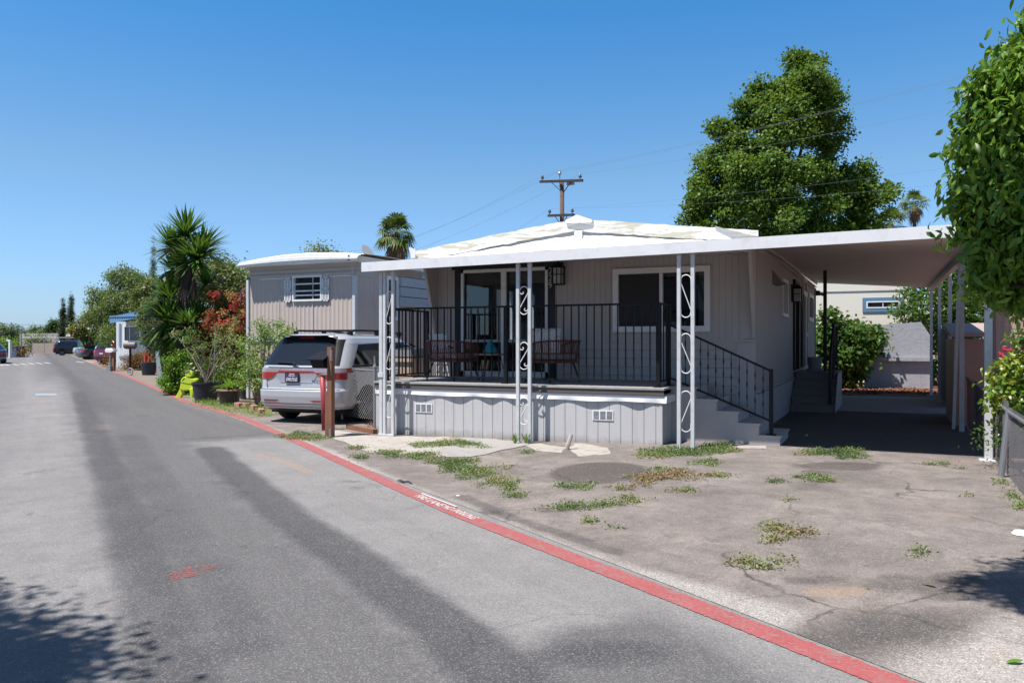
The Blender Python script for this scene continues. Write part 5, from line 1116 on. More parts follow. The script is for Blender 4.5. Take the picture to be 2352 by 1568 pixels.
# tree behind carport / grey panel
t2 = thing('fruit_tree', 'bushy green tree leaning over the grey panel fence beyond the carport', 'tree', tuple(at_t(2180, 850, 27).xy.to_3d()))
b = Vector(t2.location); CL = clumps_px([(2150, 660, 50), (2190, 700, 60), (2110, 700, 42, -.3), (2100, 740, 38, 0), (2160, 760, 60), (2220, 740, 60), (2250, 680, 60), (2290, 620, 60), (2200, 630, 50), (2130, 800, 40, 1), (2140, 850, 30, 1.2), (2220, 600, 40), (2265, 600, 50), (2085, 720, 20, -.3), (2190, 800, 50), (2240, 820, 50, 1)], 27)
trunk(t2, [b, b + Vector((.1, 0, 1)), b + Vector((.2, 0, 2.4))], .12, .06, limbs=[([b + Vector((.1, 0, 1.2)), Vector(c[:3])], .05, .02) for c in CL[:9]]); foliage('crown', t2, LF_VINE, CL, 15000, .17, seed=21, sub=6, twig=18, spread=1.2, aspect=.45, droop=.5, upb=.4, shell=.6)
# bush left of grey panel
CL = clumps_px([(1910, 770, 38), (1945, 790, 50), (1975, 790, 38), (1990, 825, 30), (1930, 840, 50), (1960, 860, 34), (1890, 830, 40), (1905, 740, 20), (1880, 780, 34), (1960, 750, 18), (1998, 800, 18), (1860, 800, 40, 1)], 25.8)
bb = at_t(1935, 890, 25.8); t = thing('ivy_bush', 'large leafy green bush beside the grey panel fence behind the steps', 'bush', (bb.x, bb.y, .08)); foliage('foliage', t, LF_VINE, CL, 9000, .15, seed=22, sub=6, twig=16, spread=1.2, aspect=.8, shell=.6); trunk(t, [bb, bb + Vector((0, 0, .7)), bb + Vector((.1, 0, 1.3))], .04, .02, name='stem')
# yellow green shrub at right behind the chain link fence
CL = clumps_px([(2315, 850, 30), (2335, 880, 40), (2350, 830, 30), (2330, 920, 36), (2352, 950, 40), (2390, 880, 60), (2320, 895, 28), (2370, 800, 30), (2345, 985, 26), (2400, 940, 60), (2340, 1020, 18)], 9.4)
bb = at_t(2360, 1080, 9.4); t = thing('golden_shrub', 'yellow green leafy shrub with a few red blossoms spilling over the chain link fence', 'shrub', (bb.x + .25, bb.y, .08)); foliage('foliage', t, LF_YEL, CL, 5200, .085, seed=23, sub=5, twig=10, spread=1.1, aspect=.45, shell=.6, shape='big'); trunk(t, [Vector((bb.x + .3, bb.y, .08)), Vector((bb.x + .3, bb.y, .9))], .03, .02, name='stem')
g = MB(); r = random.Random(5)
for u, v in [(2312, 807), (2303, 818), (2308, 800), (2318, 803), (2299, 812)]:
    p = at_t(u, v, 9.2)
    for k in range(3): q = p + Vector((r.uniform(-.02, .02), r.uniform(-.02, .02), r.uniform(-.015, .015))); g.lathe(q, [(.004, -.01), (.015, 0), (.010, .012), (.003, .016)], 6)
g.build('blossom', solid('blossom_red', (.5, .01, .05), .6), t)
CL = clumps_px([(2345, 770, 18), (2352, 800, 22)], 9.9); None and foliage('upper_twigs', t, leafmat('leaf_blue', [(.05, .10, .08), (.10, .18, .14)], .2), CL, 350, .06, seed=25, twig=8)
# climbing weeds on the fence
CL = clumps_px([(2262, 1010, 8), (2265, 985, 6), (2300, 1020, 6), (2310, 1150, 10), (2330, 1165, 12), (2300, 1110, 8), (2290, 1095, 6), (2305, 1000, 6)], 9.5)
V, F = leafcloud(CL, 500, .05, seed=26, twig=8); o = np_mesh('fence_vine', V, F, LF_VINE); tag(o, 'scraps of green vine creeping up the chain link fence', 'vine')
# -------- left: cluster behind the van
def bushpx(name, label, cat, lst, t, n, size, mat, base, group=None, seed=1, stem=.05, **k):
    CL = clumps_px(lst, t); bb = at_t(base[0], base[1], t); tg = thing(name, label, cat, (bb.x, bb.y, 0), 0, group)
    top = max(CL, key=lambda c: c[3]); trunk(tg, [Vector((bb.x, bb.y, 0)), Vector((bb.x, bb.y, .5)).lerp(Vector(top[:3]), .3), Vector(top[:3])], stem, stem * .4, limbs=[([Vector((bb.x, bb.y, .4)), Vector(c[:3])], stem * .5, stem * .2) for c in CL[:5]]); foliage('crown', tg, mat, CL, n, size, seed=seed, **k); return tg
bushpx('photinia_bush', 'tall bush with green and coppery leaves and crimson flowers beside the beige trailer', 'bush', [(520, 720, 48), (560, 700, 36, .6), (545, 760, 55), (510, 790, 46), (560, 820, 50), (520, 850, 50, .8), (560, 880, 50, .8), (490, 830, 40, 1), (540, 920, 40, .8), (500, 690, 26, 1), (480, 760, 40, 1.5), (565, 760, 36, 0), (585, 680, 20, 3), (470, 870, 50, 1.5), (500, 910, 40, 1), (440, 900, 40, 1.8)], 24.5, 36000, .085, LF_RED, (530, 920), seed=31, twig=22, spread=1.4, stem=.07, aspect=.6, sub=7)
bushpx('olive_shrub', 'pale green shrub tops behind the yucca and crimson bush', 'tree', [(480, 650, 36), (450, 640, 30), (505, 660, 26), (560, 640, 22), (430, 680, 40), (520, 630, 20)], 30, 9000, .12, LF_OLIVE, (490, 850), seed=32, twig=20, stem=.09)
bushpx('juniper_tree', 'dark green treetop just left of the beige trailer roof', 'tree', [(500, 625, 24), (525, 640, 26), (480, 615, 14), (550, 655, 22), (515, 600, 8)], 42, 4000, .16, LF_DARK, (515, 820), seed=33, stem=.12)
_ph = [o for o in COL.objects if o.name.startswith('photinia_bush')][0]
for nm_, mt_, pl_ in (('flower_cluster', leafmat('flower_crimson', [(.14, .01, .02), (.42, .012, .045), (.65, .04, .09)], .3), [(493, 678), (558, 680), (538, 705), (484, 720), (563, 728), (548, 731), (550, 750), (492, 752), (477, 741), (545, 694), (568, 745)]), ('new_growth', leafmat('leaf_copper', [(.16, .12, .03), (.50, .20, .08), (.80, .45, .25)], .3), [(511, 718), (534, 752), (529, 678)])):
    for u, v in pl_: foliage(nm_, _ph, mt_, [(c[0], c[1], c[2], c[3], c[3] * .6, c[3] * .8) for c in clumps_px([(u, v, 12)], 22.6)], 120, .070, seed=int(u), twig=9, shell=.9, spread=.8)
# pepper tree, olive tree, autumn tree
bushpx('pepper_tree', 'tall feathery green tree behind the blue and white trailer', 'tree', [(275, 660, 42), (310, 665, 40), (250, 700, 40), (290, 710, 50), (235, 730, 30), (330, 700, 40), (265, 750, 45), (230, 690, 22), (280, 630, 20), (320, 640, 22), (252, 775, 18, -4), (240, 765, 18, -3), (225, 720, 20)], 56, 26000, .20, LF_PEPPER, (280, 830), seed=34, sub=6, twig=30, spread=1.2, stem=.22, droop=.8, aspect=.35)
bushpx('olive_tree', 'grey green tree between the blue and white trailer and the yucca', 'tree', [(330, 690, 26), (356, 728, 34), (366, 778, 32), (360, 680, 40), (380, 740, 46), (390, 700, 40), (340, 670, 24), (365, 800, 30), (318, 700, 14), (400, 790, 40)], 38, 26000, .13, LF_OLIVE, (375, 850), seed=35, sub=6, twig=24, spread=1.2, stem=.16)
bushpx('liquidambar_tree', 'tree with orange tinged leaves over the parked cars', 'tree', [(202, 742, 20), (215, 752, 22), (192, 760, 15), (178, 762, 10), (230, 742, 16), (218, 768, 14), (198, 771, 9), (172, 762, 8), (240, 765, 14), (208, 728, 11)], 70, 11000, .22, LF_AUT, (205, 815), seed=36, twig=22, spread=1.0, stem=.22)
for i, (u, v, r_, t_) in enumerate([(145, 745, 7, 105), (163, 735, 8, 100), (173, 765, 5, 104), (352, 620, 10, 62), (535, 640, 8, 60), (497, 612, 5, 60)]):
    top = v - {0: 52, 1: 56, 2: 22, 3: 58, 4: 24, 5: 12}[i]; n_ = 9; cl = []
    for k in range(n_): q = k / (n_ - 1); vv = top + (800 - top) * q; rp = r_ * (0.22 + .9 * min(1, q * 1.8)) * (1 if q < .85 else .8); cl.append((u + math.sin(k * 2.1) * 1.2, vv, rp))
    lab = ['narrow dark cypress, left one of the pair at the end of the road', 'taller cypress, right one of the pair at the end of the road', 'short cypress tip to the right of the tall pair', 'dark cypress standing behind the left side of the yucca', 'small cypress tip left of the beige trailer roof', 'cypress tip showing between yucca and beige trailer'][i]
    C3 = clumps_px(cl, t_); C6 = [(c[0], c[1], c[2], c[3], c[3], max(c[3], (800 - top) / n_ / FPX * t_ * .8)) for c in C3]; bb = at_t(u, 800, t_)
    tg = thing('cypress_tree', lab, 'tree', (bb.x, bb.y, 0), 0, 'cypress trees'); trunk(tg, [Vector((bb.x, bb.y, 0)), Vector((bb.x, bb.y, 2)), Vector((bb.x, bb.y, C3[2][2]))], .2, .08); foliage('crown', tg, LF_CYP, C6, 16000, .0014 * t_, seed=40 + i, twig=14, spread=1.0, aspect=.4, shell=.35, jit=.04)
far = [(10, 765, 22), (40, 770, 20), (70, 778, 16), (90, 768, 18), (75, 762, 10), (110, 772, 18), (130, 765, 20), (125, 750, 15), (140, 770, 16), (150, 785, 14), (100, 780, 14), (30, 785, 18), (180, 775, 20), (-10, 770, 24), (-40, 765, 30), (60, 785, 14)]
fl = ['round dark green tree far behind the end wall', 'tree of the far row with an olive crown', 'bushy tree in the far row behind the wall', 'dense dark tree in the far row']
for i, c in enumerate(far):
    t_ = 135 + (i * 37) % 25; CL = clumps_px([c, (c[0] - c[2] * .7, c[1] + 7, c[2] * .6), (c[0] + c[2] * .7, c[1] + 6, c[2] * .6), (c[0], c[1] + 12, c[2] * .8)], t_); bb = at_t(c[0], 800, t_)
    tg = thing('broadleaf_tree', 'dark green broadleaf tree in the far row behind the wall at the road end', 'tree', (bb.x, bb.y, 0), 0, 'far row of trees at the end of the road'); trunk(tg, [Vector((bb.x, bb.y, 0)), Vector((bb.x, bb.y, 2.0)), Vector((bb.x, bb.y, CL[0][2]))], .25, .1); foliage('crown', tg, [LF_FAR, LF_DARK, LF_PEPPER][i % 3], CL, 2600, .36, seed=60 + i, twig=14, spread=1.0, shell=.5)
# green hedge bush beside the neon figure, other shrubs
bushpx('boxwood_bush', 'bright green rounded bush behind the neon green figure', 'bush', [(395, 835, 22), (420, 830, 26), (390, 865, 24), (405, 880, 24), (430, 865, 26), (445, 850, 26), (400, 900, 18), (425, 895, 20), (380, 880, 16), (450, 885, 20), (385, 850, 16), (470, 860, 26), (440, 905, 12), (455, 905, 14)], 23.6, 12000, .07, LF_BRIGHT, (415, 905), seed=81, sub=5, twig=14, spread=1.2, stem=.03)
bushpx('rust_shrub', 'rust coloured bushy shrub in a dark pot by the white trailer', 'shrub', [(318, 825, 18), (305, 828, 16), (335, 822, 16), (325, 838, 14), (300, 840, 12), (345, 835, 12)], 44, 4000, .09, LF_RUST, (322, 848), seed=82, twig=12, stem=.02)
bushpx('dry_bush', 'clump of dry yellow grass around a small painted wheel by the far trailer', 'grass clump', [(280, 846, 9), (290, 850, 10), (297, 842, 9), (310, 848, 8)], 44, 1500, .10, LF_DRY, (292, 856), seed=83, twig=12, aspect=.12, stem=.01)
bushpx('rosette_bush', 'reddish leaved bush behind the white mailbox posts', 'bush', [(258, 828, 7), (266, 824, 8), (255, 838, 6)], 49, 900, .10, LF_RUST, (260, 842), seed=84, twig=12, stem=.02)
bushpx('lemon_bush', 'light green bush behind the grey sedan', 'bush', [(212, 795, 10), (222, 792, 10), (204, 800, 8)], 72, 1600, .16, LF_BRIGHT, (212, 808), seed=85, twig=12, stem=.03)
bushpx('ivy_bush', 'bright green bush around the white post on the far left', 'bush', [(30, 800, 8), (40, 805, 7), (22, 797, 7), (33, 790, 6), (12, 795, 9), (2, 790, 10)], 82, 2200, .2, LF_BRIGHT, (30, 815), seed=86, twig=12, stem=.04)
bushpx('far_shrub', 'shrub with yellow flowers growing before the end wall', 'shrub', [(85, 785, 12), (78, 790, 9), (95, 790, 9)], 112, 1400, .3, LF_OLIVE, (85, 798), seed=87, twig=12, stem=.05)
bushpx('far_shrub', 'dry pinkish bush in front of the chain link fence at the road end', 'shrub', [(48, 804, 6), (52, 810, 5)], 80, 700, .16, LF_RUST, (50, 813), seed=88, twig=12, stem=.02)
bushpx('mid_shrub', 'dark shrub filling the gap under the crimson bush', 'bush', [(560, 860, 24), (530, 880, 26), (500, 870, 24), (585, 850, 16), (470, 850, 20)], 23, 3500, .10, LF_DARK, (530, 930), seed=89, twig=14, stem=.03)
# ------------------------------------------------------------------ yucca
def blades(center, axis, n, L, w_, rng, spread=(0.1, 1.9), droopf=.25):
    """sword leaves radiating from a head"""
    ax = Vector(axis).normalized(); o1 = ax.orthogonal().normalized(); o2 = ax.cross(o1); V = []; F = []
    for i in range(n):
        th = spread[0] + (spread[1] - spread[0]) * rng.random() ** .8; ph = rng.random() * 6.283; d = ax * math.cos(th) + (o1 * math.cos(ph) + o2 * math.sin(ph)) * math.sin(th)
        l = L * rng.uniform(.75, 1.1); s_ = d.cross(Vector((0, 0, 1))); s_ = s_.normalized() if s_.length > .01 else o1; b = len(V)
        for q, ww in ((.0, .5), (.3, 1), (.7, .75), (1, .0)):
            p = Vector(center) + d * l * q + Vector((0, 0, -droopf * l * q * q)); up = s_.cross(d) * w_ * .25
            V += [p - s_ * w_ * ww / 2 + up, p + s_ * w_ * ww / 2 + up]
        F += [[b, b + 1, b + 3, b + 2], [b + 2, b + 3, b + 5, b + 4], [b + 4, b + 5, b + 7, b + 6]]
    return V, F
def bladeobj(name, parent, mat, heads, w_, seed=1, **k):
    rng = random.Random(seed); V = []; F = []
    for c, a, n, L in heads:
        v, f = blades(c, a, n, L, w_, rng, **k); b = len(V); V += v; F += [[b + i for i in q] for q in f]
    return np_mesh(name, np.array([tuple(v) for v in V]), np.array(F), mat, parent)
TY = 24.5; yb = at_t(458, 905, TY); yu = thing('yucca_tree', 'tall spiky yucca tree with a thick leaning dark trunk and several leaf heads', 'yucca', (yb.x, yb.y, 0))
q = lambda u, v, dt=0: at_t(u, v, TY + dt)
g = MB(); g.tube([q(470, 912), q(452, 860), q(432, 800), q(418, 755), q(415, 730)], [.34, .33, .30, .27, .2], 12); g.tube([q(428, 790), q(425, 700), q(430, 640), q(415, 580), q(420, 545)], [.24, .17, .14, .13, .12], 10); g.tube([q(424, 660), q(440, 620), q(450, 595)], [.12, .1, .09], 8); g.tube([q(430, 790), q(405, 745), q(395, 700)], [.16, .12, .09], 8); g.tube([q(425, 640), q(405, 600), q(395, 570)], [.12, .1, .1], 8)
g.build('trunk', solid('yucca_bark', (.055, .045, .042), .95, var=.35, vscale=6, bump=1, bscale=18), yu, smooth=True)
L0 = .95
hd = [(q(428, 545), (0, 0, 1), 150, 1.12), (q(398, 572, .3), (-.4, 0, .9), 140, 1.02), (q(452, 598, -.3), (.5, -.2, .6), 190, 1.1), (q(466, 575, .4), (.5, .2, .8), 130, 1.05), (q(392, 690), (-.6, -.1, .8), 150, 1.15), (q(385, 740, -.2), (-.7, -.3, .4), 140, 1.1), (q(430, 750, -.6), (.1, -.9, .4), 100, .78), (q(450, 740, .2), (.6, -.2, .5), 110, 1.0), (q(396, 775), (-.8, -.2, .1), 90, .85), (q(418, 610), (-.2, -.3, .8), 100, .85), (q(395, 620, .2), (-.7, 0, .5), 70, .8), (q(470, 655, .4), (.7, 0, .5), 70, .75)]
bladeobj('leaf_head', yu, LF_YUC, hd, .080, 5, droopf=.12, spread=(.05, 1.75))
bladeobj('dead_skirt', yu, LF_SKIRT, [(q(425, 640), (0, 0, -1), 120, .75), (q(412, 610), (0, 0, -1), 90, .6), (q(445, 640), (.1, 0, -1), 70, .6), (q(405, 620), (-.3, 0, -1), 60, .5)], .04, 6, spread=(0, .5), droopf=.2)
# ------------------------------------------------------------------ fan palms
def fanpalm(label, u, v, t, R, vbase, seed, skirt=1.0, trunk_r=.2, nf=70):
    c = at_t(u, v, t); rng = random.Random(seed); tg = thing('fan_palm', label, 'palm tree', (c.x, c.y, 0), 0, 'fan palms beyond the roofs'); V = []; F = []; V2 = []; F2 = []
    def frond(V, F, d, ln, fr, dr):
        s_ = d.cross(Vector((0, 0, 1))); s_ = s_.normalized() if s_.length > .05 else Vector((1, 0, 0)); hub = c + d * ln + Vector((0, 0, -dr * ln * .3)); nn = 13
        up = s_.cross(d)
        b = len(V); V += [c, c + Vector((0, 0, .03)), hub + Vector((0, 0, .03)), hub]; F.append([b, b + 1, b + 2, b + 3])
        for i in range(nn):
            a = (i / (nn - 1) - .5) * 3.7; dd = (d * math.cos(a) + s_ * math.sin(a)); l = fr * (1 - .28 * abs(a) / 1.85) * rng.uniform(.7, 1.15); tip = hub + dd * l + Vector((0, 0, -dr * l * .75 - .12 * l)); mid = hub + dd * l * .6 + Vector((0, 0, -dr * l * .18)) + up * .02; sw = dd.cross(up).normalized() * fr * .055
            b = len(V); V += [hub, mid - sw, tip, mid + sw]; F.append([b, b + 1, b + 2, b + 3])
    for i in range(nf):
        el = rng.uniform(-.75, 1.45); az = rng.random() * 6.283; d = Vector((math.cos(az) * math.cos(el), math.sin(az) * math.cos(el), math.sin(el))); frond(V, F, d, R * rng.uniform(.42, .58), R * .56, .15 + .45 * (1 - max(0, el) / 1.45))
    for i in range(int(30 * skirt)):
        el = rng.uniform(-1.5, -.6); az = rng.random() * 6.283; d = Vector((math.cos(az) * math.cos(el) * .8, math.sin(az) * math.cos(el) * .8, math.sin(el))); frond(V2, F2, d, R * rng.uniform(.35, .75), R * .45, .9)
    np_mesh('frond', np.array([tuple(x) for x in V]), np.array(F), LF_PALM, tg); 
    if V2: np_mesh('dead_skirt', np.array([tuple(x) for x in V2]), np.array(F2), LF_SKIRT, tg)
    trunk(tg, [Vector((c.x, c.y, 0)), Vector((c.x, c.y, c.z * .5)), c], trunk_r * 1.3, trunk_r, name='trunk')
fanpalm('fan palm with a shaggy brown skirt between the beige trailer and the grey home', 910, 535, 52, 1.55, 700, 1, 1.3, .24)
fanpalm('slender fan palm, the one farther right beside the big tree', 2100, 467, 66, 1.35, 600, 2, .6, .13, 34)
fanpalm('fan palm with browning fronds half hidden by the big tree', 2046, 512, 60, 1.55, 600, 3, .9, .16, 40)
bushpx('distant_treetop', 'brownish treetop peeking over the beige trailer roof', 'tree', [(740, 582, 14), (725, 585, 9), (755, 585, 9)], 70, 900, .25, LF_AUT, (740, 800), seed=90, stem=.1)
bushpx('distant_treetop', 'small green treetop seen between the two trailers under the porch awning', 'tree', [(950, 640, 16), (970, 640, 14), (935, 645, 10)], 50, 1200, .18, LF_OLIVE, (955, 800), seed=91, stem=.1)
# ------------------------------------------------------------------ ground cover
def patchweeds(lst, n, size, mat, seed, name, label, h=.05, dens=None, aspect=.5):
    rng = np.random.default_rng(seed); VV = []; FF = []; base = 0; tot = sum(a[2] * a[3] for a in lst)
    P = []
    for u, v, ru, rv in lst:
        c = G(u, v, .05); dz = float(gz(c.x, c.y)); c = G(u, v, dz); e1 = G(u + ru, v, dz) - c; e2 = G(u, v + rv, dz) - c; area = abs(e1.x * e2.y - e1.y * e2.x); m = max(12, int(area * n)); 
        nt_ = max(3, m // 10); a = rng.random(nt_) * 6.283; rr = rng.random(nt_) ** .6 * (1 + .35 * np.sin(a * 3 + u) + .25 * np.sin(a * 5 + v)); tx = c.x + e1.x * rr * np.cos(a) + e2.x * rr * np.sin(a); ty = c.y + e1.y * rr * np.cos(a) + e2.y * rr * np.sin(a)
        i = rng.integers(0, nt_, m); x = tx[i] + rng.normal(size=m) * size * 1.3; y = ty[i] + rng.normal(size=m) * size * 1.3; z = np.array([gz(xx, yy) for xx, yy in zip(x, y)]) + .008 + np.abs(rng.normal(size=m)) * h * .6; P.append(np.stack([x, y, z], 1))
    P = np.concatenate(P); m = len(P); nr = unit(m, rng) * .75 + np.array([0, 0, .75]); nr /= np.linalg.norm(nr, axis=1, keepdims=True); ax = np.cross(nr, unit(m, rng)); ax /= np.linalg.norm(ax, axis=1, keepdims=True); s_ = np.cross(nr, ax); L = (size * rng.uniform(.6, 1.3, m))[:, None]; W = L * aspect / 2
    V = np.stack([P - ax * L / 2, P + s_ * W, P + ax * L / 2, P - s_ * W], 1).reshape(-1, 3); o = np_mesh(name, V, np.arange(m * 4).reshape(m, 4), mat); tag(o, label, None, kind='stuff'); return o
WD = [(1030, 1021, 80, 9), (890, 1042, 36, 6), (960, 1049, 50, 8), (1040, 1062, 60, 10), (1090, 1085, 60, 14), (1050, 1078, 40, 8), (1150, 1108, 40, 12), (1185, 1140, 26, 7), (1170, 1125, 20, 8), (1560, 1040, 100, 11), (1500, 1045, 40, 6), (1645, 1030, 46, 12), (1520, 1092, 60, 14), (1480, 1105, 30, 10), (1430, 1122, 26, 5), (1330, 1120, 40, 5), (1290, 1118, 30, 3), (1560, 1085, 30, 6), (1645, 1094, 46, 4), (1620, 1064, 34, 6), (1570, 1128, 34, 4), (1440, 1152, 46, 7), (1390, 1162, 30, 6), (1300, 1168, 44, 8), (1340, 1164, 30, 4), (1355, 1198, 24, 6), (1415, 1216, 16, 3), (1940, 1042, 50, 13), (1880, 1040, 60, 6), (1960, 1030, 22, 6), (1865, 1097, 30, 6), (1890, 1104, 26, 6), (1780, 1108, 26, 4), (1780, 1215, 36, 9), (1820, 1225, 60, 8), (1780, 1240, 34, 8), (1710, 1295, 40, 8), (1745, 1305, 34, 7), (1795, 1293, 22, 7), (1765, 1308, 14, 3), (2105, 1272, 20, 10), (2132, 1067, 12, 3), (2165, 1067, 12, 3), (2210, 1076, 8, 2), (690, 1003, 40, 9), (730, 1006, 26, 6), (825, 1052, 20, 4), (1810, 1150, 14, 3), (1795, 1275, 8, 2), (2300, 1110, 12, 6), (2325, 1140, 14, 8), (2345, 1160, 14, 12), (2220, 1140, 8, 3), (820, 1030, 20, 4), (1210, 1040, 20, 3)]
patchweeds(WD, 17000, .027, LF_WEED, 51, 'ground_weeds', 'low patches of green and reddish weeds growing through the cracked driveway', h=.032)
patchweeds([(640, 1066, 40, 6), (560, 935, 60, 12), (590, 950, 50, 8), (500, 930, 40, 8), (610, 935, 30, 10), (470, 925, 30, 5), (640, 925, 20, 6)][1:], 2600, .05, LF_GRASS, 52, 'lawn_grass', 'green grass strip around the flower pots beside the van', h=.08, aspect=.25)
patchweeds([(1225, 1018, 40, 5), (1290, 1018, 40, 6), (1180, 1012, 20, 4), (830, 985, 34, 6), (790, 975, 20, 6), (845, 990, 20, 5), (1345, 1024, 26, 5), (1080, 1075, 70, 16), (1150, 1110, 40, 14), (1290, 1168, 50, 8), (2290, 1085, 14, 10), (2320, 1130, 20, 14), (2150, 885, 30, 12), (1690, 1290, 40, 6), (940, 1050, 60, 7), (1600, 1036, 80, 8)], 180, .03, LF_DRY, 53, 'leaf_litter', 'dry orange leaf litter along the deck base and fence', h=.02, aspect=.4)
patchweeds([(2030, 901, 110, 6), (2080, 898, 60, 6), (1960, 900, 60, 5), (2120, 905, 20, 4)], 500, .08, leafmat('bark_chip', [(.10, .04, .02), (.22, .09, .05), (.33, .17, .10)], 0, .9), 54, 'bark_mulch', 'reddish brown bark chips in the bed before the grey panel fence', h=.03)
patchweeds([(880, 975, 40, 14), (860, 985, 40, 8), (905, 965, 30, 10)], 500, .06, leafmat('bark_chip2', [(.10, .04, .02), (.22, .09, .05), (.33, .17, .10)], 0, .9), 55, 'bark_mulch', 'brown bark chips behind the small chain link panel', h=.02)
# grass tuft at the middle scroll post
def tuft(u, v, h, n, seed, label):
    p = G(u, v, .05); rng = random.Random(seed); V, F = blades((p.x, p.y, float(gz(p.x, p.y))), (0, 0, 1), n, h, .012, rng, spread=(0, .7), droopf=.35); o = np_mesh('grass_tuft', np.array([tuple(x) for x in V]), np.array(F), LF_GRASS); tag(o, label, 'grass tuft')
tuft(1183, 1014, .26, 34, 1, 'tuft of grass left of the middle scroll post'); tuft(1208, 1014, .28, 34, 2, 'tuft of grass inside the middle scroll post pair')
# ------------------------------------------------------------------ beige neighbour trailer
BEIGE = solid('beige_siding', (.56, .475, .43), .6, var=.05, vscale=1.2, grime=.12); PALE = solid('pale_trim', (.62, .64, .66), .5, var=.08, grime=.15)
YN = 16.5; NX0, NX1 = PY(570, 700, YN).x, PY(815, 700, YN).x; NZ = lambda v, u=700: PY(u, v, YN).z
nb_ = thing('beige_trailer', 'two tone beige corrugated trailer with a white rounded roof and shuttered window behind the van', 'mobile home', ((NX0 + NX1) / 2, YN, 0))
zc = NZ(633, 815); zbelt = NZ(772)
wx0, wx1, wz0, wz1 = PY(674, 700, YN).x, PY(742, 700, YN).x, NZ(692), NZ(633)
f = MB(); PN = lambda x, o, z: (x, YN - o, z)
for a, b_, c, d in [(NX0, wx0, zbelt, zc), (wx0, wx1, zbelt, wz0), (wx0, wx1, wz1, zc), (wx1, NX1, zbelt, zc), (NX0, NX1, .05, zbelt - .12)]: corrug(f, PN, a, b_, c, d, .135, .022)
f.build('front_wall', BEIGE, nb_)
f = MB(); corrug(f, lambda y, o, z: (NX1 + o, y, z), YN, YN + 14, .4, zc, .135, .02); f.box(NX0 - .01, NX0, YN, YN + 14, .05, zc); f.box(NX0, NX1 - .05, YN + .3, YN + 13.9, .1, zc - .02); f.build('side_wall', BEIGE, nb_)
f = MB(); f.box(NX0 - .02, NX1 + .03, YN - .05, YN + .05, zbelt - .13, zbelt - .01); f.box(NX0 - .03, NX0 + .05, YN - .045, YN + .02, .05, zc); f.box(NX1 - .05, NX1 + .035, YN - .045, YN + .06, .05, zc)
for x in (NX0 + 1.08, NX0 + 2.2): f.box(x, x + .012, YN - .026, YN, zbelt, zc)
f.build('trim', PALE, nb_)
f = MB(); zt0 = NZ(606, 600)
n = 26; xs = [NX0 - .22 + i * (NX1 - NX0 + .30) / n for i in range(n + 1)]
YR0 = YN - .35
_rt = [(PY(u, v, YR0).x, PY(u, v, YR0).z, PY(u, 613.5 - (u - 546) * .0565, YR0).z) for u, v in ((546, 606), (590, 597), (640, 589), (700, 584), (760, 584), (822, 587))]
def nroof(x): return float(np.interp(x, [q[0] for q in _rt], [q[1] for q in _rt]))
def nroofb(x): return float(np.interp(x, [q[0] for q in _rt], [q[2] for q in _rt]))
xs = [_rt[0][0] + i * (_rt[-1][0] - _rt[0][0]) / n for i in range(n + 1)]
f.grid([[(x, YR0 + dy, (nroofb(x) + (nroof(x) - nroofb(x)) * q) if dy < .001 and dz == 0 else nroof(x) + dz) for x in xs] for dy, q, dz in [(0, 0, 0), (0, .34, 0), (-.03, .36, 0), (-.03, .66, 0), (0, .68, 0), (0, 1, 0), (.04, 1, .0), (.045, 1, .025), (.12, 1, .03), (.125, 1, .05), (.24, 1, .055), (.245, 1, .07), (.4, 1, .075), (1.2, 1, .10), (14.5, 1, .10)]])
f.grid([[(x, YR0 + dy, nroofb(x)) for x in xs] for dy in (0, .35)])
f.box(NX1 + .05, NX1 + .10, YR0, YN + 14.5, nroofb(NX1), nroof(NX1) + .02)
f.build('roof', WHITE2, nb_, smooth=False)
f = MB()
f.grid([[(x, YN - oy, zc + .002 + (nroofb(x) - zc) * q) for x in xs[1:-1]] for oy, q in ((.03, 0), (.07, .30), (.04, .32), (.09, .62), (.06, .64), (.11, 1.0))])
f.box(NX1 - .05, NX1 + .04, YN - .08, YN + .3, zc, nroofb(NX1)); f.box(NX1 + .0, NX1 + .03, YN + .3, YN + 14, zc, nroofb(NX1)); f.build('eave_band', solid('eave_paint', (.46, .44, .43), .5, var=.08), nb_)
f = MB(); f.box(NX1 + .04, NX1 + .05, YN + .1, YN + 13, zc + .05, zc + .10); fo = slider(wx0, wx1, wz0, wz1, None, nb_, lambda x, o, z: (x, YN + o, z), .05, DGLASS, .06, .05)
k = MB()
for v in (652, 668, 678): z = NZ(v); k.box(wx0 + .05, wx1 - .05, YN + .0, YN + .02, z - .018, z + .018)
k.build('louvre_bar', WHITE, fo)
for a, b_ in ((656, 671), (743, 758)):
    x0, x1 = PY(a, 700, YN).x, PY(b_, 700, YN).x; z0, z1 = NZ(693), NZ(638); k = MB()
    for c, d, e, g_ in ((x0, x0 + .03, z0, z1), (x1 - .03, x1, z0, z1), (x0, x1, z0, z0 + .03), (x0, x1, z1 - .03, z1 + .0), (x0, x1, (z0 + z1) / 2 - .015, (z0 + z1) / 2 + .015), ((x0 + x1) / 2 - .01, (x0 + x1) / 2 + .01, z0, z1)): k.box(c, d, YN - .055, YN - .04, e, g_)
    nn = 15
    for i in range(nn): z = z0 + .04 + i * (z1 - z0 - .08) / nn; k.box(x0 + .03, x1 - .03, YN - .05, YN - .042, z, z + .018)
    k.tube([(x0 + .01, YN - .048, z1), (x0 + .05, YN - .048, z1 + .05), ((x0 + x1) / 2, YN - .048, z1 - .01), (x1 - .05, YN - .048, z1 + .05), (x1 - .01, YN - .048, z1)], .014, 5); k.build('shutter', WHITE, nb_)
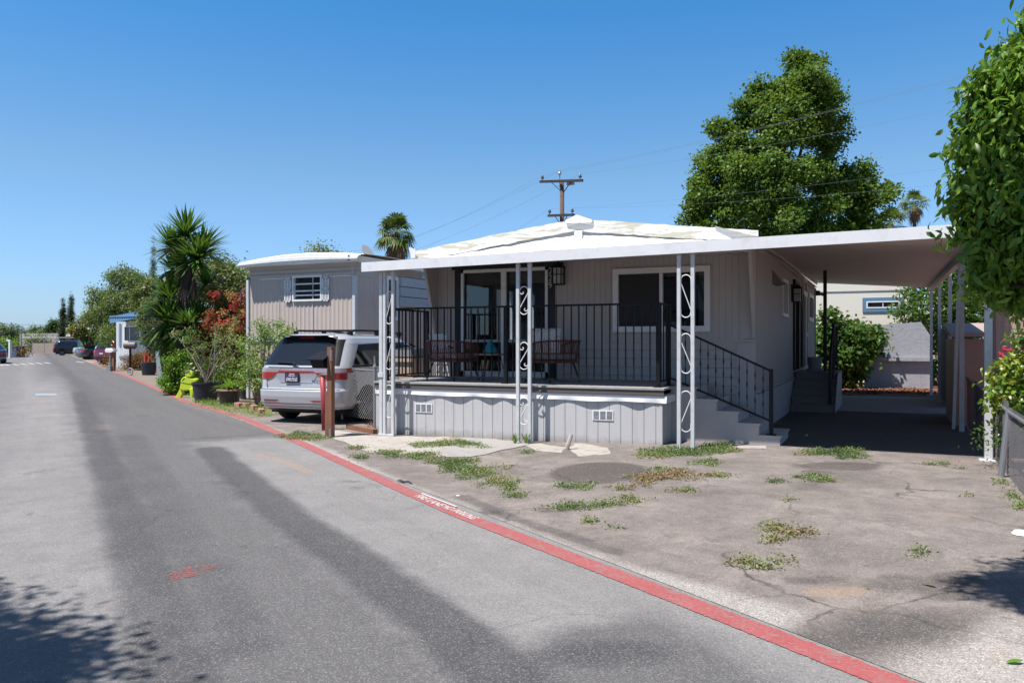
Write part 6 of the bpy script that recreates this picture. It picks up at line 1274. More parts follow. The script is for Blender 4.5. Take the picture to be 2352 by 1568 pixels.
# satellite dish, side windows, porch cover of the trailer
k = MB(); dp = at_t(843, 583, 27); k.lathe((0, 0, 0), [(.32, .06), (.30, .05), (.15, .012), (.01, 0)], 20); M = Matrix.Translation(dp) @ Matrix.Rotation(math.radians(62), 4, 'Y') @ Matrix.Rotation(.4, 4, 'Z'); k.v = [tuple(M @ Vector(v)) for v in k.v]; k.tube([dp, (dp.x, dp.y, 3.5)], .02, 5); k.build('satellite_dish', solid('dish_grey', (.45, .44, .43), .5), nb_)
def side_win(u0, u1, v0, v1, X, par):
    y0, y1 = PX(u0, 700, X).y, PX(u1, 700, X).y; t = Vector((X, (y0 + y1) / 2)).dot(Vector((-ST, CT))); z0, z1 = EYE + (CV - v1) / FPX * t, EYE + (CV - v0) / FPX * t
    return slider(y0, y1, z0, z1, (y0 + y1) / 2, par, lambda y, o, z: (X + .03 - o, y, z), .09, DGLASS, .03, .02)
side_win(884, 912, 635, 735, NX1, nb_)
f = MB(); x = NX1 + .05; ya, yb2 = PX(915, 700, x).y, PX(1000, 700, x).y
for k_ in range(3): f.box(x, x + .06 + .02 * k_, ya, yb2, 2.55 + k_ * .27, 2.55 + k_ * .27 + .25)
f.box(x, x + .14, ya, yb2, 3.36, 3.44); f.build('side_awning_boards', solid('chalky_blue', (.40, .46, .52), .7, var=.15, vscale=3, grime=.2), nb_)
# tan bin and black lid box beside the porch
bp_ = PX(980, 830, -8.2); t = thing('wheeled_bin', 'tan garbage bin with black lid standing just left of the porch', 'bin', (-8.35, 13.1, 0)); k = MB(); k.add([(-8.62, 12.85, .05), (-8.1, 12.85, .05), (-8.1, 13.4, .05), (-8.62, 13.4, .05), (-8.68, 12.8, 1.28), (-8.05, 12.8, 1.28), (-8.05, 13.45, 1.28), (-8.68, 13.45, 1.28)], [[0, 3, 2, 1], [4, 5, 6, 7], [0, 1, 5, 4], [1, 2, 6, 5], [2, 3, 7, 6], [3, 0, 4, 7]]); k.box(-8.70, -8.03, 12.77, 12.80, 1.18, 1.28); k.build('bin_body', solid('tan_plastic', (.52, .40, .30), .6), t, bevel=.02)
k = MB(); k.add([(-8.70, 12.76, 1.29), (-8.03, 12.76, 1.29), (-8.03, 13.5, 1.29), (-8.70, 13.5, 1.29), (-8.6, 12.85, 1.42), (-8.12, 12.85, 1.42), (-8.12, 13.42, 1.47), (-8.6, 13.42, 1.47)], [[0, 3, 2, 1], [4, 5, 6, 7], [0, 1, 5, 4], [1, 2, 6, 5], [2, 3, 7, 6], [3, 0, 4, 7]]); k.build('lid', BLACKPL, t)
# ------------------------------------------------------------------ mailbox post, red standpipe, small chain link panel
mb = G(760, 1004); t = thing('mailbox_post', 'black metal mailbox on a thick brown wooden post by the red line', 'mailbox', (mb.x, mb.y, 0))
k = MB(); k.box(mb.x - .042, mb.x + .045, mb.y - .045, mb.y + .045, 0, 1.49); k.build('post', WOOD, t)
k = MB(); k.box(mb.x - .085, mb.x - .044, mb.y - .045, mb.y + .03, 0, .76); k.build('brace_board', WOOD, t)
k = MB(); k.box(mb.x + .02, mb.x + .052, mb.y - .050, mb.y - .02, 1.26, 1.44); k.box(mb.x + .0, mb.x + .045, mb.y - .056, mb.y - .051, 0.02, .15); k.build('bracket', GALV, t)
# box: side profile extruded along x
zt_, zb_ = 1.40, 1.17; xa, xb = mb.x - .10, mb.x + .05; k = MB(); yy = mb.y
x0, x1 = mb.x - .36, mb.x - .045
k.prism([(x0 + .06, yy - .10, 1.14), (x0 + .02, yy - .12, 1.27), (x0 + .02, yy + .10, 1.36), (x0 + .06, yy + .10, 1.14)], (x1 - x0 - .06, 0, 0)); k.build('letter_box', BLACKM, t, bevel=.006)
k = MB(); k.add([(x0 - .03, yy - .17, 1.285), (x1 + .02, yy - .17, 1.285), (x1 + .04, yy + .12, 1.42), (x0 + .05, yy + .12, 1.42), (x0 - .03, yy - .17, 1.270), (x1 + .02, yy - .17, 1.270), (x1 + .04, yy + .12, 1.405), (x0 + .05, yy + .12, 1.405)], [[0, 1, 2, 3], [7, 6, 5, 4], [0, 4, 5, 1], [1, 5, 6, 2], [2, 6, 7, 3], [3, 7, 4, 0]]); k.build('box_lid', BLACKM, t)
rp = G(744, 988); t = thing('red_standpipe', 'faded red standpipe with a brass hose outlet beside the mailbox post', 'standpipe', (rp.x, rp.y, 0)); k = MB(); k.tube([(rp.x + .02, rp.y, 0), (rp.x + .0, rp.y, .5), (rp.x - .035, rp.y, .97)], [.055, .052, .048], 12); k.build('pipe', solid('red_pipe', (.40, .045, .06), .5, var=.2, vscale=12, grime=.3), t, smooth=True)
k = MB(); k.tube([(rp.x - .035, rp.y, .97), (rp.x - .035, rp.y, 1.0)], .055, 10); k.tube([(rp.x - .03, rp.y, .985), (rp.x + .16, rp.y - .04, .99)], .03, 10); k.tube([(rp.x + .13, rp.y - .035, .99), (rp.x + .19, rp.y - .045, .99)], .045, 10); k.build('outlet', solid('brass', (.32, .30, .22), .4, metal=.6, var=.2), t)
def chain(name, p0, p1, z0, z1, pitch, r, mat, parent, slope=0.0, barbs=False):
    """woven diamond mesh between two ground points; slope raises z along the run"""
    p0 = Vector(p0); p1 = Vector(p1); L = (p1 - p0).length; d = (p1 - p0) / L; nrm = Vector((-d.y, d.x, 0)); H = z1 - z0; g = MB(); k = -int(H / pitch) - 1
    while k * pitch < L:
        for sg in (1, -1):
            a0 = k * pitch; pts = []
            s0, s1 = (a0, a0 + H) if sg > 0 else (a0 + H, a0)
            # clip
            def P(q): x = s0 + (s1 - s0) * q; return x
            qs = [0, 1]
            if abs(s1 - s0) > 0:
                qa = (0 - s0) / (s1 - s0); qb = (L - s0) / (s1 - s0); lo, hi = sorted((qa, qb)); lo = max(0, lo); hi = min(1, hi)
                if hi - lo < .02: continue
                qs = [lo, hi]
            pp = []
            for q in qs: x = P(q); pp.append(p0 + d * x + nrm * (r * sg) + Vector((0, 0, z0 + H * q + slope * x)))
            g.tube(pp, r, 3, cap=False)
            if barbs and sg > 0 and 0 < s1 < L: x = s1; q = p0 + d * x + Vector((0, 0, z1)); g.tube([q, q + Vector((.008, 0, .05))], r, 3); g.tube([q, q + Vector((-.012, 0, .045))], r, 3)
        k += 1
    return g.build(name, mat, parent)
p0 = G(786, 968); p1 = G(861, 984); t = thing('chain_link_fence', 'short leaning chain link fence panel between the mailbox post and the porch', 'fence', ((p0.x + p1.x) / 2, (p0.y + p1.y) / 2, 0))
hT = 1.0
chain('chain_mesh', (p0.x, p0.y, 0), (p1.x + .5, p1.y + .0, 0), .12, .12 + .92, .075, .0045, GALV, t, barbs=True)
k = MB(); k.tube([(p1.x, p1.y, 0), (p1.x, p1.y, 1.12)], .032, 8); k.tube([(p1.x, p1.y, 1.12), (p1.x, p1.y, 1.17), (p1.x - .01, p1.y, 1.32)], [.04, .02, .012], 6); k.build('fence_post', GALV, t)
k = MB(); k.tube([(p0.x, p0.y, .05), (p0.x + .05, p0.y, 1.12)], .025, 8); k.build('fence_post', GALV, t); k = MB(); k.tube([(p0.x, p0.y, 1.04), (p1.x + .5, p1.y, 1.04)], .014, 6); k.build('top_wire', GALV, t)
p = G(905, 962); chain('far_mesh', (p1.x + .02, p1.y + .05, 0), (p1.x - .2, 15.0, 0), .12, 1.06, .10, .005, GALV, t, barbs=True)
k = MB(); pa, pb = G(800, 985), G(862, 997); k.bar((pa.x, pa.y, .04), (pb.x, pb.y, .04), .09, .09); o = k.build('timber_edging', WOOD); tag(o, 'weathered timber edging lying below the small chain link panel', 'timber')
# ------------------------------------------------------------------ right side chain link fence
t = thing('chain_link_fence', 'long low chain link fence along the right side of the driveway with rusty posts', 'fence', (1.28, 14, .07))
pts = [(1.20, 7.9), (1.24, 10.3), (1.30, 14.4), (1.34, 18.3), (1.40, 21.6), (1.42, 24.2)]; H0 = [.80, .80, .92, .95, .95, .95]
pn = G(2352, 1150, .05)
for i in range(len(pts) - 1):
    a, b_ = pts[i], pts[i + 1]; chain('chain_mesh', (a[0], a[1], 0), (b_[0], b_[1], 0), .10, H0[i + 1] if i else .86, .055 if i < 2 else .09, .0020 if i < 2 else .0022, solid('fence_wire', (.17, .17, .18), .5, metal=.6, var=.3) if i == 0 else bpy.data.materials['fence_wire'], t)
    k = MB(); k.tube([(a[0], a[1], H0[i]), (b_[0], b_[1], H0[i + 1])], .020, 8); k.build('top_rail', GALV, t)
for i, (a, b_) in enumerate(pts):
    k = MB(); k.tube([(a - (.08 if i == 1 else 0), b_, .03), (a, b_, H0[i] + .03)], .034 if i < 2 else .028, 10); k.build('fence_post', GALV if i < 2 else solid('dark_post', (.13, .12, .115), .7), t)
k = MB(); k.box(1.36, 1.46, 20.4, 24.2, .08, 1.9); k.build('dark_board', solid('dark_board', (.10, .095, .09), .8), t)
# ------------------------------------------------------------------ brown wall and shed on the right
m, nt, b = newmat('brown_siding'); c = (.38, .26, .225); wv_ = noise(nt, 9, 5, .8, None, .6, (.3, 1.2, 9)); col = mixc(nt, wv_, sc(c, .75), sc(c, 1.15)); nt.links.new(col, b.inputs[0]); b.inputs['Roughness'].default_value = .8
bp = N(nt, 'ShaderNodeBump'); bp.inputs['Strength'].default_value = .6; bp.inputs['Distance'].default_value = .01; nt.links.new(noise(nt, 30, 5, .8, None, .2, (.5, .5, 1)), bp.inputs['Height']); nt.links.new(bp.outputs[0], b.inputs['Normal'])
YBW = 12.6; bx = PY(2277, 750, YBW).x; t = thing('brown_trailer', 'brown wood grained neighbouring trailer wall cut by the right edge', 'mobile home', (bx + 1.5, YBW, 0))
k = MB(); corrug(k, lambda x, o, z: (x, YBW - o, z), bx, bx + 3.4, .95, 3.2, .14, .02); k.box(bx + .01, bx + 3.4, YBW + .02, YBW + .10, .3, 3.2); k.build('wall', m, t)
k = MB(); k.box(bx - .02, bx + 3.4, YBW - .05, YBW + .02, .90, .98); k.box(bx - .02, bx + .05, YBW - .03, YBW + .05, .3, 3.2); k.build('trim', solid('brown_trim', (.24, .15, .125), .6), t); k = MB(); k.box(bx - .1, bx + 3.5, YBW - .3, YBW + .4, 3.2, 3.34); k.build('roof', WHITE2, t)
YSH = 16.2; sx0, sx1 = PY(2190, 800, YSH).x, PY(2278, 800, YSH).x; t = thing('garden_shed', 'rusty brown metal shed with double doors behind the chain link fence', 'shed', ((sx0 + sx1) / 2, YSH, 0)); SH = solid('shed_brown', (.52, .33, .26), .5, var=.12, vscale=3, grime=.15)
zs_ = PY(2230, 778, YSH).z; k = MB(); sx1 += .5
corrug(k, lambda x, o, z: (x, YSH - o * .3, z), sx0, sx1, .05, zs_, .35, .02); k.box(sx0, sx1, YSH + .02, YSH + 1.9, .05, zs_); k.build('wall', SH, t)
k = MB(); 
for x in (sx0 + .12, sx0 + .55, sx0 + 1.02): k.box(x, x + .025, YSH - .03, YSH - .01, .1, zs_ - .1)
k.build('door_frame', solid('shed_dark', (.24, .13, .10), .6), t)
k = MB(); zr = PY(2230, 760, YSH).z; k.add([(sx0 - .06, YSH - .08, zr - .03), (sx1 + .06, YSH - .08, zr - .03), (sx1 + .06, YSH + 2, zr + .18), (sx0 - .06, YSH + 2, zr + .18), (sx0 - .06, YSH - .08, zr - .10), (sx1 + .06, YSH - .08, zr - .10), (sx1 + .06, YSH + 2, zr + .1), (sx0 - .06, YSH + 2, zr + .1)], [[0, 1, 2, 3], [7, 6, 5, 4], [0, 4, 5, 1], [1, 5, 6, 2], [2, 6, 7, 3], [3, 7, 4, 0]]); k.build('roof', solid('shed_roof', (.46, .36, .33), .6, var=.15, grime=.3), t)
# ------------------------------------------------------------------ grey panel fence and cream building at the back
t = thing('panel_fence', 'tall pitted grey board fence with a mid rail at the end of the carport', 'fence', (.4, 28.8, .08)); YP = 28.8
GPAN = solid('grey_panel', (.38, .385, .42), .8, var=.1, vscale=2, bump=.8, bscale=9, grime=.3)
def pan(u0, v0a, v0b, u1, k): a, b_ = PY(u0, 800, YP).x, PY(u1, 800, YP).x; za, zb2 = PY(u0, v0a, YP).z, PY(u1, v0b, YP).z; k.add([(a, YP, .05), (b_, YP, .05), (b_, YP, zb2), (a, YP, za), (a, YP + .04, .05), (b_, YP + .04, .05), (b_, YP + .04, zb2), (a, YP + .04, za)], [[0, 1, 2, 3], [7, 6, 5, 4], [0, 4, 5, 1], [1, 5, 6, 2], [2, 6, 7, 3], [3, 7, 4, 0]])
k = MB(); pan(1985, 749, 744, 2053, k); k.build('panel', GPAN, t); k = MB(); pan(2053.1, 744, 739, 2115, k); pan(2115.2, 739, 772, 2138, k); k.build('panel', GPAN, t)
k = MB(); a, b_ = PY(1990, 800, YP).x, PY(2136, 800, YP).x; zr = PY(2060, 825, YP).z; k.box(a, b_, YP - .16, YP - .003, zr - .05, zr + .07); k.build('mid_rail', GPAN, t)
YCB = 31.5; ca, cb_ = PY(1800, 700, YCB).x, PY(2089, 700, YCB).x; t = thing('cream_building', 'cream walled house with a blue framed slider window seen under the carport roof', 'building', ((ca + cb_) / 2, YCB, 0)); CRM = solid('cream_paint', (.80, .76, .66), .7, var=.04)
zE = PY(2060, 652, YCB).z; k = MB(); k.box(ca, cb_, YCB, YCB + 10, .05, 4.05); k.build('wall', CRM, t)
zr = PY(1980, 668, YCB).z; k = MB(); k.box(ca, cb_, YCB - .02, YCB - .002, zr - .03, zr + .01); k.build('trim_line', solid('trim_shade', (.30, .29, .27), .7), t)
k = MB(); k.add([(ca, YCB - .06, 4.3), (cb_ - .7, YCB - .06, 4.3), (cb_ + .25, YCB - .05, 3.55), (cb_ + .25, YCB - .05, 3.75), (cb_ - .5, YCB - .06, 4.5), (ca, YCB - .06, 4.5)], [[0, 1, 4, 5], [1, 2, 3, 4]]); k.box(ca, cb_ - .2, YCB - .05, YCB + 10, 4.07, 4.2); k.build('eave', solid('blue_trim', (.12, .24, .37), .6, var=.1), t)
x0, x1 = PY(1981, 700, YCB).x, PY(2076, 700, YCB).x; z0, z1 = PY(2030, 716, YCB).z, PY(2030, 683, YCB).z; k = MB(); fr = .13
for a in ((x0, x1, z1 - fr, z1), (x0, x1, z0, z0 + fr), (x0, x0 + fr, z0 + fr, z1 - fr), (x1 - fr, x1, z0 + fr, z1 - fr)): k.box(a[0], a[1], YCB - .04, YCB - .002, a[2], a[3])
k.build('window_surround', bpy.data.materials['blue_trim'], t); fo = slider(x0 + fr, x1 - fr, z0 + fr, z1 - fr, (x0 + x1) / 2, t, lambda x, o, z: (x, YCB - .03 + o, z), .045, DGLASS, .02, .02)
# ------------------------------------------------------------------ utility pole and wires
P0 = at_t(1291, 784, 46); DW = solid('crossarm_wood', (.05, .045, .045), .9); pt_ = thing('utility_pole', 'wooden utility pole with two dark crossarms and insulators behind the roof peak', 'utility pole', (P0.x, P0.y, 0))
zz = lambda v, t=46: EYE + (CV - v) / FPX * t
k = MB(); k.tube([(P0.x, P0.y, 0), (P0.x, P0.y, zz(417))], [.17, .12], 12); k.build('pole', solid('pole_wood', (.13, .085, .065), .9, var=.3, vscale=3), pt_, smooth=True)
ra = Vector((CT, ST, 0)); dv = (ra * .80 + Vector((ST, -CT, 0)) * .5); arms = {}
def arm(v, ul, ur, sag, nm):
    a = at_t(ul, v - sag, 46.0); b_ = at_t(ur, v + sag, 46.0); fwd = Vector((-ST, CT, 0)); a = a + fwd * .8 - fwd * .25; b_ = b_ - fwd * .8 - fwd * .25
    k = MB(); k.bar(a, b_, .11, .14); k.build('crossarm', DW, pt_)
    for s_ in (.25, .75): k = MB(); q = a.lerp(b_, s_); k.bar(q, (P0.x, P0.y, q.z - .65), .035); k.build('brace', DW, pt_)
    out = []
    for s_ in (.06, .94): q = a.lerp(b_, s_) + Vector((0, 0, .07)); k = MB(); k.lathe(q, [(.02, 0), (.02, .08), (.09, .10), (.10, .15), (.06, .20), (.075, .24), (.04, .30)], 10); k.build('insulator', solid('insulator_dark', (.05, .05, .06), .3), pt_); out.append(q + Vector((0, 0, .3)))
    return out
i1 = arm(418, 1241, 1335, 5, 'a'); i2 = arm(496, 1260, 1315, 4, 'b')
k = MB(); k.tube([(P0.x - .15, P0.y, zz(430)), (P0.x - .15, P0.y, zz(402))], .035, 6); k.lathe((P0.x - .15, P0.y, zz(402)), [(.02, 0), (.10, .05), (.10, .13), (.07, .18), (.08, .24), (.03, .28)], 10); k.build('top_insulator', GALV, pt_); it_ = Vector((P0.x - .15, P0.y, zz(391)))
k = MB(); q = at_t(1312, 422, 45.5); k.box(q.x - .28, q.x + .2, q.y - .02, q.y, q.z - .09, q.z + .09); k.build('arm_plate', solid('arm_plate', (.35, .35, .36), .6), pt_)
WIRE = solid('wire', (.20, .21, .23), .6)
ends_r = [(at_t(2240, 149, 26), it_), (at_t(2240, 153, 26.5), i1[0]), (at_t(2200, 229, 27), i1[1]), (at_t(2180, 371, 34), i2[0]), (at_t(2180, 408, 34), i2[1])]
ends_l = [(at_t(800, 578, 95), it_), (at_t(800, 584, 95), i1[0]), (at_t(800, 612, 92), i1[1]), (at_t(930, 622, 92), i2[0]), (at_t(1010, 625, 92), i2[1])]
for j, (e, s_) in enumerate(ends_r + ends_l):
    if j < 5: e = s_.lerp(e, 1.35)
    pp = [s_.lerp(e, i / 24) - Vector((0, 0, 1.0 * 4 * (i / 24) * (1 - i / 24) * (.35 if j < 5 else .9))) for i in range(25)]; k = MB(); k.tube(pp, [.0045 if j < 5 else .005 + .009 * i / 24 for i in range(25)], 4, cap=False); k.build('power_wire', WIRE, pt_)
t = thing('power_lines', 'faint parallel power lines crossing the sky above the far trees on the left', 'power lines', (-150, 120, 0))
for v in (742, 754, 768): k = MB(); a, b_ = at_t(-60, v, 170), at_t(235, v - 3, 190); k.tube([a, a.lerp(b_, .5) - Vector((0, 0, .6)), b_], .03, 3, cap=False); k.build('power_wire', WIRE, t)
# ------------------------------------------------------------------ far street: trailers, mailboxes, fences
WB = solid('white_siding', (.68, .71, .74), .6, var=.04); BLU = solid('blue_awning', (.16, .32, .52), .6, var=.08); BLT = solid('blue_grey_trim', (.22, .30, .40), .6)
wp = G(267, 845); YT = wp.y; xw0 = PY(267, 800, YT).x; t = thing('white_blue_trailer', 'white trailer with blue scalloped awning and blue trim among the trees', 'mobile home', (xw0 + 2, YT, 0))
zt_ = PY(267, 739, YT).z; xw1 = PY(400, 800, YT).x
k = MB(); corrug(k, lambda x, o, z: (x, YT - o, z), xw0, xw1, .05, zt_, .2, .02, 4); k.box(xw0, xw1, YT + .01, YT + 9, .05, zt_); k.build('wall', WB, t)
k = MB(); n = 40; a, b_ = PY(252, 730, YT - 1).x, PY(360, 730, YT - 1).x; zz0, zz1 = PY(253, 742, YT - 1).z, PY(253, 727, YT - 1).z
k.grid([[(a + (b_ - a) * i / n, YT - 1 + .02 * (i % 2), zz0 - .04 * (i % 2) + .012 * i) for i in range(n + 1)], [(a + (b_ - a) * i / n, YT - 1 + .02 * (i % 2), zz1 + .012 * i) for i in range(n + 1)]]); k.grid([[(a, YT - 1, zz1), (b_, YT - 1, zz1 + .5)], [(a, YT + 6, zz1 + .2), (b_, YT + 6, zz1 + .7)]]); k.box(a, b_, YT - 1.03, YT - .98, zz1 - .02, zz1 + .05); k.build('awning', BLU, t)
k = MB(); k.box(xw0 + .28, xw0 + .44, YT - .05, YT - .02, PY(280, 795, YT).z, zt_ - .1); k.box(xw0 + .3, xw0 + 3.6, YT - .05, YT - .02, PY(280, 823, YT).z, PY(280, 817, YT).z); k.build('trim', BLT, t)
slider(PY(285, 760, YT).x, PY(325, 760, YT).x, PY(300, 786, YT).z, PY(300, 747, YT).z, PY(299, 760, YT).x, t, lambda x, o, z: (x, YT - .03 + o, z), .1, DGLASS, .03, .02)
t = thing('white_trailer', 'pale trailer with a porch cover behind the red sport utility vehicle', 'mobile home', (wp.x - 6, wp.y + 8, 0)); YT2 = 42; x0, x1 = PY(240, 770, YT2).x, PY(268, 770, YT2).x
k = MB(); k.box(x0 + .5, x1 + 2, YT2, YT2 + 8, .05, PY(240, 760, YT2).z); k.build('wall', WB, t); k = MB(); k.box(x0 - .3, x1 + 2, YT2 - 1.2, YT2 + 8, PY(240, 757, YT2).z, PY(240, 752, YT2).z); k.build('roof', WHITE2, t)
k = MB(); z1 = PY(240, 757, YT2).z; 
for x in (x0 + .9,): k.box(x, x + .12, YT2 - 1.1, YT2 - 1.0, .05, z1)
k.build('porch_post', WHITE, t)
t = thing('pale_blue_trailer', 'low pale blue trailer end far down the road behind the grey sedan', 'mobile home', (-66, 52, 0)); YT3 = 58; x0, x1 = PY(178, 790, YT3).x, PY(212, 790, YT3).x
k = MB(); k.box(x0, x1, YT3, YT3 + 6, .05, PY(190, 772, YT3).z); k.build('wall', solid('pale_blue', (.36, .48, .58), .6), t); k = MB(); k.box(x0 - .5, x1, YT3 - 1, YT3 + 6, PY(190, 772, YT3).z, PY(190, 767, YT3).z); k.build('roof', WHITE2, t)
# scroll porch posts near the white trailer
k = MB()
for u in (283, 288): p = at_t(u, 845, 49.5); k.box(p.x - .035, p.x + .035, p.y - .035, p.y + .035, 0, 2.55)
for i in range(5): a, b_ = at_t(283, 800, 49.5), at_t(288, 800, 49.5); k.bar((a.x, a.y, .4 + i * .45), (b_.x, b_.y, .62 + i * .45), .02)
k.v = [(x - .0, y, z) for x, y, z in k.v]; o = k.build('scroll_post_pair', WHITE); tag(o, 'pair of white lattice posts standing in front of the white blue trailer', 'post')
def mailpost(u, v, name, label, kind):
    p = G(u, v); t = thing(name, label, 'mailbox', (p.x, p.y, 0), 0, 'white mailboxes on posts along the lots'); k = MB()
    if kind == 0:
        k.box(p.x - .055, p.x + .055, p.y - .05, p.y + .05, 0, 1.05); k.build('post', WHITE, t); k = MB(); k.box(p.x - .32, p.x + .30, p.y - .12, p.y + .12, 1.02, 1.16); k.prism([(p.x - .28, p.y - .12, 1.16), (p.x - .28, p.y + .12, 1.16), (p.x - .28, p.y + .08, 1.24), (p.x - .28, p.y - .08, 1.24)], (.5, 0, 0)); k.build('letter_box', WHITE, t, bevel=.01)
    else:
        k.box(p.x - .04, p.x + .03, p.y - .04, p.y + .04, .2, 1.1); k.build('post', GALV, t); k = MB(); k.box(p.x + .10, p.x + .24, p.y - .0, p.y + .12, 0, 1.0); k.build('second_post', WOOD, t); k = MB(); k.box(p.x - .15, p.x + .15, p.y - .14, p.y + .14, 0, .28); k.build('concrete_base', solid('base_block', (.22, .26, .30), .8), t); k = MB(); k.box(p.x - .30, p.x + .36, p.y - .12, p.y + .14, 1.06, 1.14); k.prism([(p.x - .26, p.y - .12, 1.0), (p.x - .26, p.y + .12, 1.0), (p.x - .26, p.y + .09, 1.22), (p.x - .26, p.y - .09, 1.22)], (.5, 0, 0)); k.build('letter_box', WHITE, t, bevel=.01)
mailpost(229, 837, 'white_mailbox', 'white mailbox on a white T shaped post in front of the red sport utility vehicle', 0)
mailpost(254, 852, 'white_mailbox', 'white mailbox on two posts with a grey concrete base right of the red vehicle', 1)
o = thing('smoker_grill', 'grey barrel shaped grill on a dark stand among the shrubs by the white blue trailer', 'grill', tuple(at_t(301, 850, 43).xy.to_3d())); c = at_t(299, 793, 43); k = MB(); k.tube([c + Vector((-.30 * CT, -.3 * ST, 0)), c + Vector((.30 * CT, .3 * ST, 0))], .17, 14); k.box(c.x - .33, c.x + .33, c.y - .04, c.y + .04, c.z - .2, c.z - .16); k.build('barrel', solid('barrel_grey', (.17, .155, .15), .5, metal=.3), o); k = MB(); k.tube([c - Vector((0, 0, .15)), (c.x, c.y, 0)], .06, 8); k.build('stand', BLACKM, o)
# red stair rails
RST = solid('red_stain', (.42, .07, .035), .6, var=.2); c = at_t(345, 858, 40); t = thing('red_steps', 'red stained wooden steps with slanting red handrails by the white trailer', 'steps', (c.x, c.y, 0))
k = MB(); P_ = lambda u, v, dt=0: at_t(u, v, 40 + dt)
k.bar(P_(333, 815), P_(362, 790), .10, .16); k.bar(P_(338, 830), P_(360, 806), .06, .1); k.bar(P_(334, 815), (P_(334, 815).x, P_(334, 815).y, 0), .1, up=(0, 1, 0)); k.bar(P_(342, 812), (P_(342, 812).x, P_(342, 812).y, 0), .08, up=(0, 1, 0)); k.bar(P_(360, 795), (P_(360, 795).x, P_(360, 795).y, 0), .1, up=(0, 1, 0)); k.build('handrail', RST, t)
k = MB(); a = P_(350, 850)
for i in range(4): k.box(a.x - .7, a.x + .8, a.y + i * .28, a.y + i * .28 + 1.2, .02 + i * .18, .02 + (i + 1) * .18)
k.build('treads', RST, t)
p = G(325, 862); o = thing('dark_planter', 'dark pot under the rust coloured shrub', 'planter', (p.x, p.y, 0)); k = MB(); k.lathe((p.x, p.y + .4, 0), [(.28, 0), (.36, .55), (.36, .6), (.3, .6)], 16); k.build('pot', BLACKPL, o)
# painted wheel on the ground
p = G(299, 862); k = MB(); k.tube([(p.x +   .17 * math.cos(a * .5236), p.y, .18 + .16 * math.sin(a * .5236)) for a in range(13)], .03, 6)
for a in range(4): c, s_ = math.cos(a * .785), math.sin(a * .785); k.bar((p.x - c * .15, p.y, .18 - s_ * .15), (p.x + c * .15, p.y, .18 + s_ * .15), .02)
o = k.build('wagon_wheel', solid('wheel_paint', (.35, .30, .30), .7)); tag(o, 'small pale wheel leaning in the dry grass clump by the pot', 'wheel')
# metal pole with plank left of boxwood
p = G(364, 890); t = thing('sign_pole', 'thin galvanised pole with a leaning grey plank between the driveway and the green bush', 'pole', (p.x, p.y, 0)); zT = EYE + (CV - 783) / FPX * 27.5; k = MB(); k.tube([(p.x, p.y, 0), (p.x + .03, p.y, 1.62)], .03, 8); k.build('pole', GALV, t); k = MB(); k.add([(p.x + .02, p.y - .03, 0), (p.x + .30, p.y - .03, .05), (p.x + .03, p.y - .03, 1.25), (p.x - .12, p.y - .03, 1.25), (p.x + .02, p.y - .0, 0), (p.x + .30, p.y - .0, .05), (p.x + .03, p.y - .0, 1.25), (p.x - .12, p.y, 1.25)], [[0, 1, 2, 3], [7, 6, 5, 4], [0, 4, 5, 1], [1, 5, 6, 2], [2, 6, 7, 3], [3, 7, 4, 0]]); k.build('plank', solid('plank_grey', (.30, .34, .37), .7), t)
# white picket behind yucca
k = MB(); a = at_t(408, 830, 30)
for i in range(5): x = a.x + i * .16; k.prism([(x, a.y + i * .02, .3), (x + .14, a.y + i * .02, .3), (x + .14, a.y + i * .02, 1.75 - i * .22), (x + .02, a.y + i * .02, 1.98 - i * .22)], (0, .03, 0))
o = k.build('white_boards', WHITE); tag(o, 'leaning white boards glimpsed behind the yucca trunk', 'boards')
# white awning corner behind the crimson bush
k = MB(); a, b_ = PY(552, 690, 19), PY(575, 688, 19); k.box(a.x, b_.x, 19, 20, a.z - .06, a.z + .12); k.bar((b_.x - .1, 19.1, 0), (b_.x - .1, 19.1, a.z), .06, up=(0, 1, 0)); o = k.build('small_awning', WHITE); tag(o, 'corner of a white awning between the crimson bush and the beige trailer', 'awning')
# neon green figure: moulded plastic child shape leaning forward in stride
NEON = solid('neon_plastic', (.66, .85, .06), .45, var=.04, bump=.1)
fp = G(433, 913); T_ = (EYE) / ((913 - CV) / FPX); fg = thing('neon_figure', 'neon green plastic child shaped figure with a cap, leaning on the big black flower pot', 'figure', (fp.x, fp.y, 0))
def F2(x, y, dz=0):   # crop pixels -> world at distance T_
    return at_t((400 + x / 6.8187) * .84, (900 + y / 6.8187) * .84, T_ + dz)
def slab(pts, th=.13, nm='torso', mt=NEON, dz=0.0, par=None):
    k = MB(); fw = Vector((-ST, CT, 0)); P3 = [F2(x, y) + fw * (dz - th / 2) for x, y in pts]; k.prism(P3, fw * th); return k.build(nm, mt, par or fg, bevel=.022)
head = [(740, 800), (770, 775), (820, 765), (855, 790), (880, 830), (875, 865), (850, 885), (800, 895), (755, 885), (735, 850)]
torso = [(655, 960), (665, 930), (720, 880), (760, 885), (825, 895), (850, 920), (945, 912), (975, 925), (965, 955), (900, 1000), (835, 1025), (900, 1090), (880, 1110), (845, 1150), (780, 1130), (700, 1145), (632, 1105), (650, 1040)]
bleg = [(632, 1105), (700, 1140), (690, 1180), (660, 1250), (640, 1290), (560, 1285), (545, 1265), (560, 1240), (600, 1170)]
fleg = [(830, 1110), (890, 1080), (905, 1110), (900, 1200), (890, 1240), (895, 1290), (850, 1290), (830, 1200)]
slab(head, .15, 'head'); slab(torso, .13, 'body'); slab(bleg, .12, 'leg', dz=.03); slab(fleg, .12, 'leg', dz=-.03)
